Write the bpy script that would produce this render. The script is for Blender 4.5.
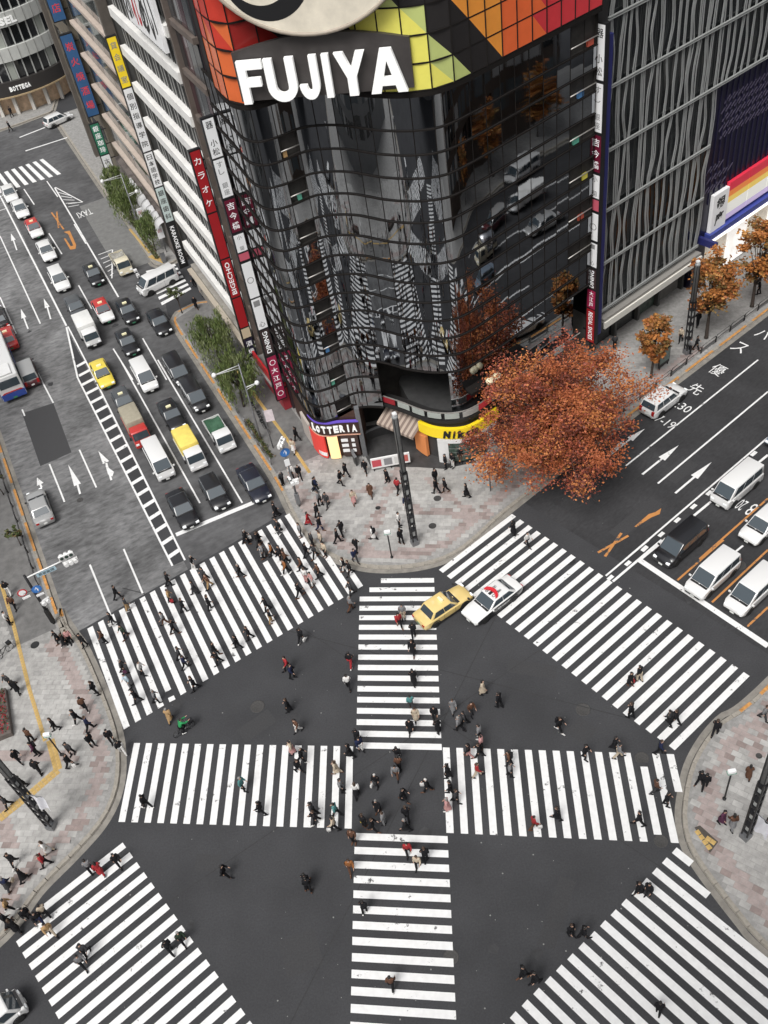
import bpy, bmesh, math, random
import numpy as np
from mathutils import Vector, Matrix

for o in list(bpy.data.objects):
    bpy.data.objects.remove(o, do_unlink=True)
SC = bpy.context.scene
COL = SC.collection
R = math.radians

# ---------------------------------------------------------------- camera, sky, sun, exposure
cam_data = bpy.data.cameras.new('camera')
cam = bpy.data.objects.new('camera', cam_data)
COL.objects.link(cam)
cam_data.sensor_fit = 'VERTICAL'
cam_data.sensor_height = 36.0
cam_data.lens = 36.0 * 947.15 / 1024.0
cam_data.clip_start = 0.5
cam_data.clip_end = 3000.0
_rot = Matrix(((0.982871, 0.184296, -0.000000), (-0.132200, 0.705039, -0.696737), (-0.128406, 0.684803, 0.717327)))
cam.matrix_world = Matrix.Translation((0, 0, 56.62)) @ _rot.to_4x4()
SC.camera = cam

world = bpy.data.worlds.new('World')
SC.world = world
world.use_nodes = True
wn = world.node_tree.nodes
wl = world.node_tree.links
bg = wn['Background']
sky = wn.new('ShaderNodeTexSky')
sky.sky_type = 'NISHITA'
sky.sun_disc = False
sky.sun_elevation = R(62)
sky.sun_rotation = R(200)
sky.altitude = 0
sky.air_density = 1.0
sky.dust_density = 6.0
sky.ozone_density = 1.0
hsv = wn.new('ShaderNodeHueSaturation')      # the sky is an even grey cloud cover
hsv.inputs['Saturation'].default_value = 0.22
wl.new(sky.outputs['Color'], hsv.inputs['Color'])
wl.new(hsv.outputs['Color'], bg.inputs['Color'])
bg.inputs['Strength'].default_value = 0.108

sun_data = bpy.data.lights.new('sun', 'SUN')
sun_data.energy = 1.9
sun_data.angle = R(24)
sun_data.color = (1.0, 0.985, 0.965)
sun = bpy.data.objects.new('sun', sun_data)
COL.objects.link(sun)
# the sun stands behind the clouds, to the left of and behind the camera
sun.rotation_euler = Vector((-0.34, -0.46, 0.82)).to_track_quat('Z', 'Y').to_euler()

SC.view_settings.view_transform = 'Standard'
SC.view_settings.look = 'None'
SC.view_settings.gamma = 1.0
SC.view_settings.exposure = 0.22
SC.view_settings.use_curve_mapping = False

# ---------------------------------------------------------------- survey frames
# A = the avenue running up to the left, B = the avenue running up to the right.
DA = Vector((-0.33489, 0.94226)); NA = Vector((0.94226, 0.33489))
DB = Vector((0.84010, 0.54243)); NB = Vector((0.54243, -0.84010))
ANG_A = math.atan2(DA.y, DA.x); ANG_B = math.atan2(DB.y, DB.x)
def A(t, n): return (DA.x*t + NA.x*n, DA.y*t + NA.y*n)
def B(t, n): return (DB.x*t + NB.x*n, DB.y*t + NB.y*n)
PAVE_Z = 0.13

# ---------------------------------------------------------------- mesh helpers
class MB:
    """collects faces; build() links them as ONE mesh object"""
    def __init__(s): s.v = []; s.f = []; s.m = []; s.s = []
    def add(s, vs, fs, mi=0, smooth=False):
        b = len(s.v); s.v.extend([tuple(x) for x in vs])
        for f in fs: s.f.append(tuple(b+i for i in f)); s.m.append(mi); s.s.append(smooth)
    def quad(s, a, b, c, d, mi=0): s.add((a, b, c, d), ((0, 1, 2, 3),), mi)
    def box(s, x0, x1, y0, y1, z0, z1, mi=0):
        s.add([(x0,y0,z0),(x1,y0,z0),(x1,y1,z0),(x0,y1,z0),(x0,y0,z1),(x1,y0,z1),(x1,y1,z1),(x0,y1,z1)],
              [(0,3,2,1),(4,5,6,7),(0,1,5,4),(1,2,6,5),(2,3,7,6),(3,0,4,7)], mi)
    def obox(s, c, ux, uy, uz, mi=0):
        c = Vector(c); ux = Vector(ux); uy = Vector(uy); uz = Vector(uz); P = []
        for k in (-1, 1):
            for i, j in ((-1,-1),(1,-1),(1,1),(-1,1)): P.append(c+ux*i+uy*j+uz*k)
        s.add(P, [(0,3,2,1),(4,5,6,7),(0,1,5,4),(1,2,6,5),(2,3,7,6),(3,0,4,7)], mi)
    def bar(s, p, q, w, h=None, mi=0):
        p = Vector(p); q = Vector(q); d = (q-p); L = d.length
        if L < 1e-6: return
        d /= L; up = Vector((0,0,1)) if abs(d.z) < .95 else Vector((1,0,0))
        x = d.cross(up).normalized(); y = x.cross(d).normalized(); h = h or w
        s.obox((p+q)/2, d*L/2, x*w/2, y*h/2, mi)
    def prism(s, poly, z0, z1, mi=0, top=True, bottom=True, mtop=None):
        n = len(poly); ar = sum(poly[i][0]*poly[(i+1)%n][1]-poly[(i+1)%n][0]*poly[i][1] for i in range(n))
        if ar < 0: poly = poly[::-1]
        vs = [(p[0],p[1],z0) for p in poly]+[(p[0],p[1],z1) for p in poly]
        s.add(vs, [(i,(i+1)%n,n+(i+1)%n,n+i) for i in range(n)], mi)
        if top: s.add([(p[0],p[1],z1) for p in poly], [tuple(range(n))], mi if mtop is None else mtop)
        if bottom: s.add([(p[0],p[1],z0) for p in poly], [tuple(range(n))[::-1]], mi)
    def tube(s, pts, rad, n=8, mi=0, caps=True, smooth=True):
        pts = [Vector(p) for p in pts]
        if not isinstance(rad, (list, tuple)): rad = [rad]*len(pts)
        b = len(s.v); ref = None
        for i, p in enumerate(pts):
            d = (pts[min(i+1,len(pts)-1)]-pts[max(i-1,0)]).normalized()
            if ref is None:
                ref = Vector((0,0,1)) if abs(d.z) < .9 else Vector((1,0,0))
            x = d.cross(ref).normalized(); y = d.cross(x).normalized(); ref = y if False else ref
            for k in range(n):
                a = 2*math.pi*k/n; s.v.append(tuple(p+(x*math.cos(a)+y*math.sin(a))*rad[i]))
        for i in range(len(pts)-1):
            for k in range(n):
                s.f.append((b+i*n+k, b+i*n+(k+1)%n, b+(i+1)*n+(k+1)%n, b+(i+1)*n+k)); s.m.append(mi); s.s.append(smooth)
        if caps:
            s.f.append(tuple(b+k for k in range(n))[::-1]); s.m.append(mi); s.s.append(False)
            e = b+(len(pts)-1)*n; s.f.append(tuple(e+k for k in range(n))); s.m.append(mi); s.s.append(False)
    def lathe(s, prof, n=12, mi=0, c=(0,0,0), smooth=True):
        b = len(s.v)
        for r_, z in prof:
            for k in range(n):
                a = 2*math.pi*k/n; s.v.append((c[0]+r_*math.cos(a), c[1]+r_*math.sin(a), c[2]+z))
        for i in range(len(prof)-1):
            for k in range(n):
                s.f.append((b+i*n+k, b+i*n+(k+1)%n, b+(i+1)*n+(k+1)%n, b+(i+1)*n+k)); s.m.append(mi); s.s.append(smooth)
        s.f.append(tuple(b+k for k in range(n))[::-1]); s.m.append(mi); s.s.append(False)
        e = b+(len(prof)-1)*n; s.f.append(tuple(e+k for k in range(n))); s.m.append(mi); s.s.append(False)
    def mesh(s, name, mats, fix=True):
        me = bpy.data.meshes.new(name); me.from_pydata(s.v, [], s.f)
        for m in (mats if isinstance(mats, (list, tuple)) else [mats]): me.materials.append(m)
        me.polygons.foreach_set('material_index', s.m); me.polygons.foreach_set('use_smooth', s.s)
        if fix:
            bm = bmesh.new(); bm.from_mesh(me); bmesh.ops.recalc_face_normals(bm, faces=bm.faces); bm.to_mesh(me); bm.free()
        me.update(); return me
    def build(s, name, mats, parent=None, fix=True):
        return obj(name, s.mesh(name, mats, fix), parent)

def obj(name, me, parent=None, loc=None, rz=None):
    o = bpy.data.objects.new(name, me); COL.objects.link(o)
    if parent is not None: o.parent = parent
    if loc is not None: o.location = loc
    if rz is not None: o.rotation_euler = (0, 0, rz)
    return o
def tag(o, label=None, cat=None, group=None, kind=None):
    if label: o['label'] = label
    if cat: o['category'] = cat
    if group: o['group'] = group
    if kind: o['kind'] = kind
    return o
def thing(name, label, cat, loc=(0,0,0), rz=0.0, group=None):
    o = bpy.data.objects.new(name, None); COL.objects.link(o); o.empty_display_size = .3
    o.location = loc; o.rotation_euler = (0, 0, rz)
    return tag(o, label, cat, group)
def bevel_box_mesh(name, x0, x1, y0, y1, z0, z1, r, mats, seg=2):
    bm = bmesh.new()
    vs = [bm.verts.new(p) for p in [(x0,y0,z0),(x1,y0,z0),(x1,y1,z0),(x0,y1,z0),(x0,y0,z1),(x1,y0,z1),(x1,y1,z1),(x0,y1,z1)]]
    for f in [(0,3,2,1),(4,5,6,7),(0,1,5,4),(1,2,6,5),(2,3,7,6),(3,0,4,7)]: bm.faces.new([vs[i] for i in f])
    bmesh.ops.bevel(bm, geom=bm.edges[:], offset=r, segments=seg, affect='EDGES', profile=.5)
    me = bpy.data.meshes.new(name); bm.to_mesh(me); bm.free()
    for m in (mats if isinstance(mats, (list, tuple)) else [mats]): me.materials.append(m)
    return me
def hull_mesh(name, pts, r, mats, seg=2):
    """eight corner points (bottom ring then top ring), bevelled"""
    bm = bmesh.new(); vs = [bm.verts.new(p) for p in pts]
    for f in [(0,3,2,1),(4,5,6,7),(0,1,5,4),(1,2,6,5),(2,3,7,6),(3,0,4,7)]: bm.faces.new([vs[i] for i in f])
    bmesh.ops.recalc_face_normals(bm, faces=bm.faces)
    if r: bmesh.ops.bevel(bm, geom=bm.edges[:], offset=r, segments=seg, affect='EDGES', profile=.5)
    me = bpy.data.meshes.new(name); bm.to_mesh(me); bm.free()
    for p in me.polygons: p.use_smooth = True
    for m in (mats if isinstance(mats, (list, tuple)) else [mats]): me.materials.append(m)
    try: me.set_sharp_from_angle(angle=R(38))
    except Exception: pass
    return me
_text_cache = {}
def text_mesh(body, size, extrude=0.0, offset=0.0, res=2):
    """lettering as a mesh in its own XY plane, centred on its own middle"""
    c = bpy.data.curves.new('lettering', 'FONT'); c.body = body; c.size = size; c.extrude = extrude; c.offset = offset
    c.align_x = 'CENTER'; c.align_y = 'CENTER'; c.resolution_u = res
    o = bpy.data.objects.new('lettering', c); COL.objects.link(o)
    dg = bpy.context.evaluated_depsgraph_get(); me = bpy.data.meshes.new_from_object(o.evaluated_get(dg))
    bpy.data.objects.remove(o, do_unlink=True); bpy.data.curves.remove(c)
    return me
def place_text(body, size, origin, ux, uy, material, parent, extrude=0.0, offset=0.0, name='lettering', fit=None):
    """lettering laid in the plane of ux (reading direction) and uy (up), in the parent's frame; fit=(w,h) scales it to a field"""
    me = text_mesh(body, size, extrude, offset); me.materials.clear(); me.materials.append(material)
    if fit and len(me.vertices):
        xs = [v.co.x for v in me.vertices]; ys = [v.co.y for v in me.vertices]
        w = max(xs)-min(xs); h = max(ys)-min(ys); cx = (max(xs)+min(xs))/2; cy = (max(ys)+min(ys))/2
        sx = fit[0]/max(w,1e-3) if fit[0] else 1; sy = fit[1]/max(h,1e-3) if fit[1] else sx
        if not fit[0]: sx = sy
        for v in me.vertices: v.co.x = (v.co.x-cx)*sx; v.co.y = (v.co.y-cy)*sy
    ux = Vector(ux).normalized(); uy = Vector(uy).normalized(); uz = ux.cross(uy)
    M = Matrix(((ux.x,uy.x,uz.x,origin[0]),(ux.y,uy.y,uz.y,origin[1]),(ux.z,uy.z,uz.z,origin[2]),(0,0,0,1)))
    me.transform(M)
    return obj(name, me, parent)

# ---------------------------------------------------------------- materials
_mats = {}
def mat(name, rgb, rough=.6, metal=0.0, spec=.5, var=0.0, scale=4.0, bump=0.0, coat=0.0, emit=0.0, stretch=None, var2=0.0, scale2=.3):
    if name in _mats: return _mats[name]
    m = bpy.data.materials.new(name); m.use_nodes = True; _mats[name] = m
    nt = m.node_tree; b = nt.nodes['Principled BSDF']
    b.inputs['Base Color'].default_value = (*rgb, 1); b.inputs['Roughness'].default_value = rough
    b.inputs['Metallic'].default_value = metal; b.inputs['Specular IOR Level'].default_value = spec
    if coat: b.inputs['Coat Weight'].default_value = coat; b.inputs['Coat Roughness'].default_value = .06
    if emit: b.inputs['Emission Color'].default_value = (*rgb, 1); b.inputs['Emission Strength'].default_value = emit
    if var or bump:
        tc = nt.nodes.new('ShaderNodeTexCoord'); src = tc.outputs['Object']
        if stretch:
            if len(stretch) > 3:
                vr = nt.nodes.new('ShaderNodeVectorRotate'); vr.rotation_type = 'Z_AXIS'; vr.inputs['Angle'].default_value = stretch[3]; nt.links.new(src, vr.inputs['Vector']); src = vr.outputs['Vector']
            mp = nt.nodes.new('ShaderNodeMapping'); nt.links.new(src, mp.inputs['Vector'])
            mp.inputs['Scale'].default_value = stretch[0:3]
            src = mp.outputs['Vector']
        n = nt.nodes.new('ShaderNodeTexNoise'); n.inputs['Scale'].default_value = scale; n.inputs['Detail'].default_value = 6; n.inputs['Roughness'].default_value = .65
        nt.links.new(src, n.inputs['Vector'])
        if var:
            mr = nt.nodes.new('ShaderNodeMapRange'); mr.inputs['From Min'].default_value = .3; mr.inputs['From Max'].default_value = .7
            mr.inputs['To Min'].default_value = 1-var; mr.inputs['To Max'].default_value = 1+var
            nt.links.new(n.outputs['Fac'], mr.inputs['Value']); fac = mr.outputs['Result']
            if var2:
                n2 = nt.nodes.new('ShaderNodeTexNoise'); n2.inputs['Scale'].default_value = scale2; n2.inputs['Detail'].default_value = 4
                nt.links.new(tc.outputs['Object'], n2.inputs['Vector'])
                m2 = nt.nodes.new('ShaderNodeMapRange'); m2.inputs['From Min'].default_value = .3; m2.inputs['From Max'].default_value = .7
                m2.inputs['To Min'].default_value = 1-var2; m2.inputs['To Max'].default_value = 1+var2
                nt.links.new(n2.outputs['Fac'], m2.inputs['Value'])
                mu = nt.nodes.new('ShaderNodeMath'); mu.operation = 'MULTIPLY'; nt.links.new(fac, mu.inputs[0]); nt.links.new(m2.outputs['Result'], mu.inputs[1]); fac = mu.outputs[0]
            mx = nt.nodes.new('ShaderNodeVectorMath'); mx.operation = 'SCALE'; mx.inputs[0].default_value = rgb
            nt.links.new(fac, mx.inputs['Scale']); nt.links.new(mx.outputs['Vector'], b.inputs['Base Color'])
        if bump:
            bp = nt.nodes.new('ShaderNodeBump'); bp.inputs['Strength'].default_value = bump; bp.inputs['Distance'].default_value = .02
            nt.links.new(n.outputs['Fac'], bp.inputs['Height']); nt.links.new(bp.outputs['Normal'], b.inputs['Normal'])
    return m
def paint_mat(name, rgb, under, wear=.625):
    """road paint, worn through to the asphalt in scattered scuffs"""
    m = mat(name, rgb, .65); nt = m.node_tree; b = nt.nodes['Principled BSDF']
    tc = nt.nodes.new('ShaderNodeTexCoord')
    n1 = nt.nodes.new('ShaderNodeTexNoise'); n1.inputs['Scale'].default_value = 1.7; n1.inputs['Detail'].default_value = 9; n1.inputs['Roughness'].default_value = .72
    n2 = nt.nodes.new('ShaderNodeTexNoise'); n2.inputs['Scale'].default_value = .45; n2.inputs['Detail'].default_value = 3
    nt.links.new(tc.outputs['Object'], n1.inputs['Vector']); nt.links.new(tc.outputs['Object'], n2.inputs['Vector'])
    ad = nt.nodes.new('ShaderNodeMath'); ad.operation = 'MULTIPLY_ADD'; ad.inputs[1].default_value = .45
    nt.links.new(n2.outputs['Fac'], ad.inputs[0]); nt.links.new(n1.outputs['Fac'], ad.inputs[2])
    mr = nt.nodes.new('ShaderNodeMapRange'); mr.inputs['From Min'].default_value = wear+.225; mr.inputs['From Max'].default_value = wear+.285
    nt.links.new(ad.outputs[0], mr.inputs['Value'])
    n3 = nt.nodes.new('ShaderNodeTexNoise'); n3.inputs['Scale'].default_value = 3; n3.inputs['Detail'].default_value = 5
    nt.links.new(tc.outputs['Object'], n3.inputs['Vector'])
    m3 = nt.nodes.new('ShaderNodeMapRange'); m3.inputs['To Min'].default_value = .80; m3.inputs['To Max'].default_value = 1.06; nt.links.new(n3.outputs['Fac'], m3.inputs['Value'])
    sc = nt.nodes.new('ShaderNodeVectorMath'); sc.operation = 'SCALE'; sc.inputs[0].default_value = rgb; nt.links.new(m3.outputs['Result'], sc.inputs['Scale'])
    mx = nt.nodes.new('ShaderNodeMix'); mx.data_type = 'RGBA'; mx.inputs[7].default_value = (*under, 1)
    nt.links.new(mr.outputs['Result'], mx.inputs[0]); nt.links.new(sc.outputs['Vector'], mx.inputs[6]); nt.links.new(mx.outputs[2], b.inputs['Base Color'])
    return m

M_ASPHALT = mat('asphalt', (.0495,.0500,.0530), .9, spec=.25, var=.16, scale=9, var2=.16, scale2=.22, bump=.25)
M_ASPHALT_WORN = mat('worn_asphalt', (.155,.155,.156), .9, spec=.25, var=.46, scale=2.2, var2=.34, scale2=.17, bump=.25, stretch=(1,.38,1,-ANG_A))
M_ASPHALT_LANE = mat('lane_asphalt', (.092,.092,.094), .9, spec=.25, var=.28, scale=1.6, var2=.25, scale2=.2, bump=.2, stretch=(1,.5,1,-ANG_A))
M_PATCH = mat('new_asphalt', (.060,.060,.062), .9, spec=.2, var=.12, scale=12, bump=.2)
M_PAINT = paint_mat('road_paint', (.80,.80,.79), (.07,.07,.07))
M_PAINT_OLD = paint_mat('worn_road_paint', (.66,.66,.65), (.09,.09,.09), .50)
M_ORANGE = paint_mat('orange_road_paint', (.55,.24,.07), (.07,.07,.07), .56)
M_KERB = mat('kerb_stone', (.31,.285,.245), .85, var=.22, scale=3, bump=.2)
M_SLAB = [mat('paving_grey', (.355,.347,.332), .8, var=.2, scale=2.2, var2=.12, scale2=.5), mat('paving_light', (.43,.422,.405), .8, var=.16, scale=2.2), mat('paving_dark', (.30,.294,.283), .8, var=.2, scale=2.2),
          mat('paving_pink', (.34,.285,.268), .8, var=.2, scale=2.2), mat('paving_brown', (.255,.205,.19), .8, var=.2, scale=2.2)]
M_JOINT = mat('paving_joint', (.27,.265,.255), .9, var=.25, scale=3)
M_TACTILE = mat('tactile_yellow', (.50,.34,.12), .75, var=.2, scale=3)
M_DARKMETAL = mat('dark_metal', (.022,.022,.024), .42, metal=.3, var=.2, scale=6)
M_GREYMETAL = mat('grey_metal', (.22,.225,.235), .42, metal=.5, var=.12, scale=5)
M_WHITE = mat('white_paint', (.78,.78,.77), .5, var=.05, scale=3)
M_BLACK = mat('black_paint', (.014,.014,.015), .4)
M_GLASSDARK = mat('dark_window', (.012,.014,.016), .05, spec=.9)
M_RUBBER = mat('rubber', (.016,.016,.016), .8)
M_CHROME = mat('bright_metal', (.62,.62,.63), .25, metal=1.0)

# surveyed positions, metres
PEOPLE = [
    (-22.23, 50.89, 'A', 'kk', 'm', '', 0.08, 115),
    (-21.31, 49.46, 'A', 'dt', 'm', '', 0.43, 126),
    (-22.37, 48.27, 'A', 'kd', 'm', 'w', 3.51, 111),
    (-22.96, 46.63, 'A', 'uk', 'm', '', 3.33, 102),
    (-21.35, 46.76, 'A', 'ek', 'm', '', 3.81, 123),
    (-21.25, 43.45, 'A', 'dk', 'm', 'v', 0.09, 122),
    (-20.73, 42.05, 'A', 'lg', 'm', '', 3.8, 127),
    (-19.8, 42.89, 'A', 'wk', 'm', '', 6.28, 140),
    (-20.07, 40.55, 'A', 'kk', 'm', '', 3.25, 135),
    (-18.67, 40.24, 'A', 'gk', 'm', '', 0.24, 154),
    (-18.02, 51.24, 'A', 'kk', 'm', '', 0.45, 167),
    (-17.87, 49.44, 'A', 'tk', 'm', 'r', 0.22, 169),
    (-16.76, 48.25, 'A', 'kk', 'm', '', 0.51, 182),
    (-18.22, 47.3, 'A', 'gu', 'm', '', 3.43, 163),
    (-17.48, 46.24, 'A', 'kk', 'm', '', 0.31, 172),
    (-16.96, 43.66, 'A', 'dk', 'm', '', 0.35, 178),
    (-16.58, 42.82, 'A', 'nk', 'm', '', 0.28, 183),
    (-15.82, 40.73, 'A', 'kk', 'm', '', 3.4, 193),
    (-16.02, 52.56, 'A', 'kw', 'm', '', 0.07, 192),
    (-15.06, 51.06, 'A', 'dk', 'm', '', 3.26, 204),
    (-14.74, 50.24, 'A', 'ut', 'm', '', 3.63, 208),
    (-15.89, 49.9, 'A', 'dd', 's', '', 3.54, 193),
    (-14.71, 48.02, 'A', 'kk', 'm', '', 0.35, 208),
    (-14.31, 43.42, 'A', 'kk', 'm', 'w', 6.23, 214),
    (-14.06, 42.65, 'A', 'kk', 'm', '', 3.43, 217),
    (-12.59, 43.75, 'A', 'kk', 'm', '', 3.25, 236),
    (-11.68, 44.39, 'A', 'kk', 'm', '', 3.26, 248),
    (-12.17, 50.77, 'A', 'kk', 'm', '', 3.31, 239),
    (-11.64, 54.36, 'A', 'kk', 'm', 'w', 0.46, 245),
    (-10.5, 53.92, 'A', 'kk', 'm', '', 0.47, 258),
    (-10.3, 52.42, 'A', 'gw', 's', '', 0.51, 262),
    (-9.49, 52.36, 'A', 'ok', 'm', '', 3.47, 271),
    (-10.24, 46.82, 'A', 'kk', 'm', '', 3.4, 265),
    (-9.98, 45.56, 'A', 'kt', 'm', '', 0.34, 270),
    (-9.04, 56.88, 'A', 'kk', 'm', '', 0.27, 274),
    (-8.88, 54.94, 'A', 'dk', 'm', '', 3.53, 277),
    (-2.63, 59.82, 'P', 'kk', 'm', '', 2.39, 345),
    (-0.92, 59.85, 'P', 'kk', 'm', '', 4.48, 365),
    (0.8, 58.23, 'P', 'kk', 's', '', 3.85, 387),
    (-3.18, 58.98, 'P', 'kk', 'm', '', 5.91, 340),
    (-5.35, 58.75, 'P', 'nk', 'm', '', 6.23, 315),
    (-0.83, 56.9, 'P', 'uu', 's', '', 4.55, 370),
    (-2.33, 56.35, 'P', 'bp', 's', '', 5.08, 353),
    (1.49, 56.75, 'P', 'rk', 'm', '', 0.96, 397),
    (1.94, 54.6, 'P', 'nw', 'm', 'w', 4.48, 406),
    (4.75, 56.99, 'P', 'kk', 'x', '', 5.33, 435),
    (4.62, 55.85, 'P', 'kk', 'm', '', 2.52, 436),
    (5.39, 55.8, 'P', 'kk', 'm', '', 3.48, 445),
    (6.99, 54.74, 'P', 'kk', 's', '', 3.01, 466),
    (1.04, 52.87, 'P', 'wk', 'x', '', 6.02, 398),
    (0.93, 51.0, 'P', 'kk', 'm', '', 1.99, 401),
    (-1.22, 51.99, 'P', 'wk', 's', 'k', 2.53, 372),
    (-6.32, 54.93, 'P', 'rr', 's', '', 0.01, 307),
    (-5.16, 56.94, 'P', 'gk', 'm', '', 2.64, 319),
    (-4.57, 56.63, 'P', 'dd', 'm', '', 3.97, 326),
    (-5.5, 55.63, 'P', 'kk', 'm', '', 5.87, 316),
    (-5.41, 54.04, 'P', 'kn', 'm', '', 5.8, 319),
    (-3.7, 53.15, 'P', 'kk', 'm', 'w', 2.06, 341),
    (-4.12, 52.38, 'P', 'kk', 'm', '', 6.21, 337),
    (-2.71, 51.07, 'P', 'kk', 'm', '', 1.18, 356),
    (-2.94, 49.95, 'P', 'nd', 'm', '', 5.17, 354),
    (-5.46, 52.45, 'A', 'bd', 'x', '', 3.39, 320),
    (-7.07, 53.89, 'A', 'gd', 'x', '', 3.34, 300),
    (-6.2, 52.64, 'A', 'dk', 'x', '', 0.37, 311),
    (-6.77, 51.63, 'A', 'kk', 'm', '', 0.36, 305),
    (-6.09, 51.32, 'A', 'dk', 'm', '', 3.58, 314),
    (-5.25, 51.25, 'A', 'bk', 'x', '', 3.83, 324),
    (-3.87, 49.23, 'A', 'kw', 'm', '', 3.29, 344),
    (-3.5, 48.87, 'A', 'kk', 'm', '', 3.49, 349),
    (-3.62, 46.83, 'A', 'dd', 'm', '', 3.36, 350),
    (-3.82, 45.33, 'A', 'gu', 'm', '', 0.35, 350),
    (-7.23, 50.2, 'A', 'uk', 'm', '', 3.42, 301),
    (-7.01, 48.92, 'A', 'wp', 'x', '', 0.72, 305),
    (-6.53, 48.45, 'A', 'pw', 'm', '', 3.53, 311),
    (-5.93, 49.19, 'A', 'uk', 'm', '', 3.27, 318),
    (-7.63, 47.59, 'A', 'kk', 'm', '', 0.34, 298),
    (-8.53, 51.36, 'A', 'uk', 'm', '', 0.24, 284),
    (-8.49, 50.18, 'A', 'ok', 'm', '', 3.63, 285),
    (-7.78, 43.21, 'X', 'kk', 'm', 'w', 0.94, 300),
    (-0.03, 43.6, 'N', 'gb', 'x', '', 4.67, 402),
    (-0.42, 42.95, 'N', 'rk', 'm', '', 4.94, 398),
    (0.47, 41.77, 'N', 'kk', 'm', '', 1.46, 413),
    (0.2, 40.3, 'N', 'kk', 's', 'k', 4.39, 412),
    (-6.55, 65.75, 'P', 'kk', 'm', '', 2.62, 296),
    (-6.93, 64.24, 'P', 'bw', 's', '', 4.27, 293),
    (-6.66, 60.72, 'P', 'kk', 'm', '', 4.93, 298),
    (-5.44, 58.81, 'P', 'kn', 'm', '', 5.91, 314),
    (-8.18, 60.3, 'P', 'dk', 'x', '', 2.36, 282),
    (-7.3, 60.83, 'P', 'wk', 'x', '', 4.44, 291),
    (-8.96, 56.78, 'A', 'kk', 's', '', 3.7, 275),
    (-8.75, 54.74, 'A', 'kd', 'm', '', 3.76, 279),
    (-11.6, 54.28, 'A', 'kk', 'm', 'w', 6.26, 245),
    (-10.64, 53.74, 'A', 'kd', 'm', '', 0.24, 257),
    (-10.23, 52.33, 'A', 'gk', 'm', '', 3.32, 262),
    (-9.5, 52.29, 'A', 'ok', 'm', '', 3.43, 271),
    (-8.8, 51.77, 'A', 'kk', 'm', '', 3.3, 280),
    (-8.47, 51.27, 'A', 'uk', 'm', '', 3.7, 285),
    (5.33, 60.75, 'P', 'gw', 'x', '', 3.08, 434),
    (6.53, 58.56, 'P', 'kw', 'x', '', 3.76, 452),
    (7.3, 59.01, 'P', 'ku', 'x', '', 4.58, 460),
    (5.92, 58.56, 'P', 'kk', 'x', '', 3.3, 445),
    (1.56, 65.2, 'P', 'wk', 'x', '', 3.54, 385),
    (-9.12, 37.43, 'X', 'kk', 's', '', 3.09, 287),
    (-8.59, 35.67, 'X', 'uw', 'm', '', 3.87, 296),
    (-9.06, 34.04, 'W', 'bp', 's', '', 3.11, 291),
    (-8.44, 33.32, 'W', 'kk', 'm', '', 6.25, 301),
    (-8.72, 32.6, 'W', 'kk', 'm', 'd', 5.59, 298),
    (-12.51, 32.0, 'W', 'ck', 'm', '', 5.99, 242),
    (-11.37, 30.1, 'W', 'kk', 'm', '', 2.9, 260),
    (-8.02, 29.34, 'W', 'dk', 'm', '', 2.91, 312),
    (-7.88, 28.78, 'W', 'kk', 'm', '', 3.36, 315),
    (-6.53, 28.99, 'W', 'ck', 'm', '', 2.74, 335),
    (-6.73, 28.11, 'W', 'bk', 'm', 'w', 3.0, 334),
    (-6.23, 31.99, 'W', 'bb', 's', '', 2.81, 335),
    (-6.03, 30.59, 'W', 'gk', 'x', '', 6.16, 341),
    (-5.1, 30.12, 'C', 'wk', 's', '', 1.55, 355),
    (-5.22, 33.0, 'W', 'kk', 's', '', 3.03, 349),
    (-4.61, 34.01, 'X', 'kk', 'm', '', 1.27, 356),
    (-4.48, 33.32, 'C', 'nw', 'm', '', 5.14, 359),
    (-3.72, 30.53, 'C', 'kk', 'm', 'w', 4.17, 376),
    (-3.87, 28.73, 'C', 'kk', 's', '', 4.26, 377),
    (-3.6, 27.84, 'C', 'gg', 'x', '', 2.77, 383),
    (-4.88, 27.95, 'C', 'kk', 'x', 'y', 0.8, 363),
    (-4.36, 27.5, 'C', 'kk', 'm', '', 6.07, 372),
    (-5.65, 27.03, 'S', 'uk', 'x', '', 4.38, 352),
    (-6.01, 25.25, 'S', 'ou', 'm', '', 4.74, 350),
    (-13.81, 26.33, 'X', 'kk', 'm', '', 6.16, 223),
    (-8.78, 24.87, 'C', 'kk', 'm', '', 1.37, 305),
    (-4.76, 38.41, 'X', 'wk', 'm', '', 1.52, 347),
    (-0.62, 35.83, 'N', 'cd', 'm', '', 1.61, 410),
    (-0.45, 34.81, 'N', 'bb', 's', '', 4.81, 415),
    (-0.94, 33.99, 'N', 'kk', 's', '', 4.56, 410),
    (0.83, 34.64, 'N', 'kk', 'm', '', 4.58, 434),
    (0.87, 33.61, 'N', 'kk', 's', '', 1.99, 437),
    (2.15, 34.98, 'X', 'gg', 's', '', 4.77, 452),
    (3.33, 34.41, 'X', 'ud', 'm', '', 5.17, 471),
    (2.72, 33.82, 'X', 'dk', 'm', '', 3.03, 464),
    (2.31, 33.44, 'X', 'gk', 'm', '', 2.44, 459),
    (4.41, 35.9, 'X', 'bb', 's', '', 5.95, 482),
    (5.3, 34.65, 'X', 'kk', 'm', '', 2.35, 499),
    (8.75, 32.02, 'X', 'kk', 'm', 'k', 5.53, 559),
    (3.49, 32.55, 'X', 'gk', 'x', '', 2.63, 479),
    (3.46, 31.81, 'E', 'pk', 'x', '', 2.69, 481),
    (2.55, 31.38, 'E', 'kp', 'm', '', 2.87, 469),
    (3.22, 31.24, 'E', 'kk', 'm', '', 2.85, 479),
    (2.8, 29.9, 'E', 'rb', 'm', '', 6.21, 477),
    (4.99, 30.29, 'E', 'uk', 'm', 'k', 2.87, 509),
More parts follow.
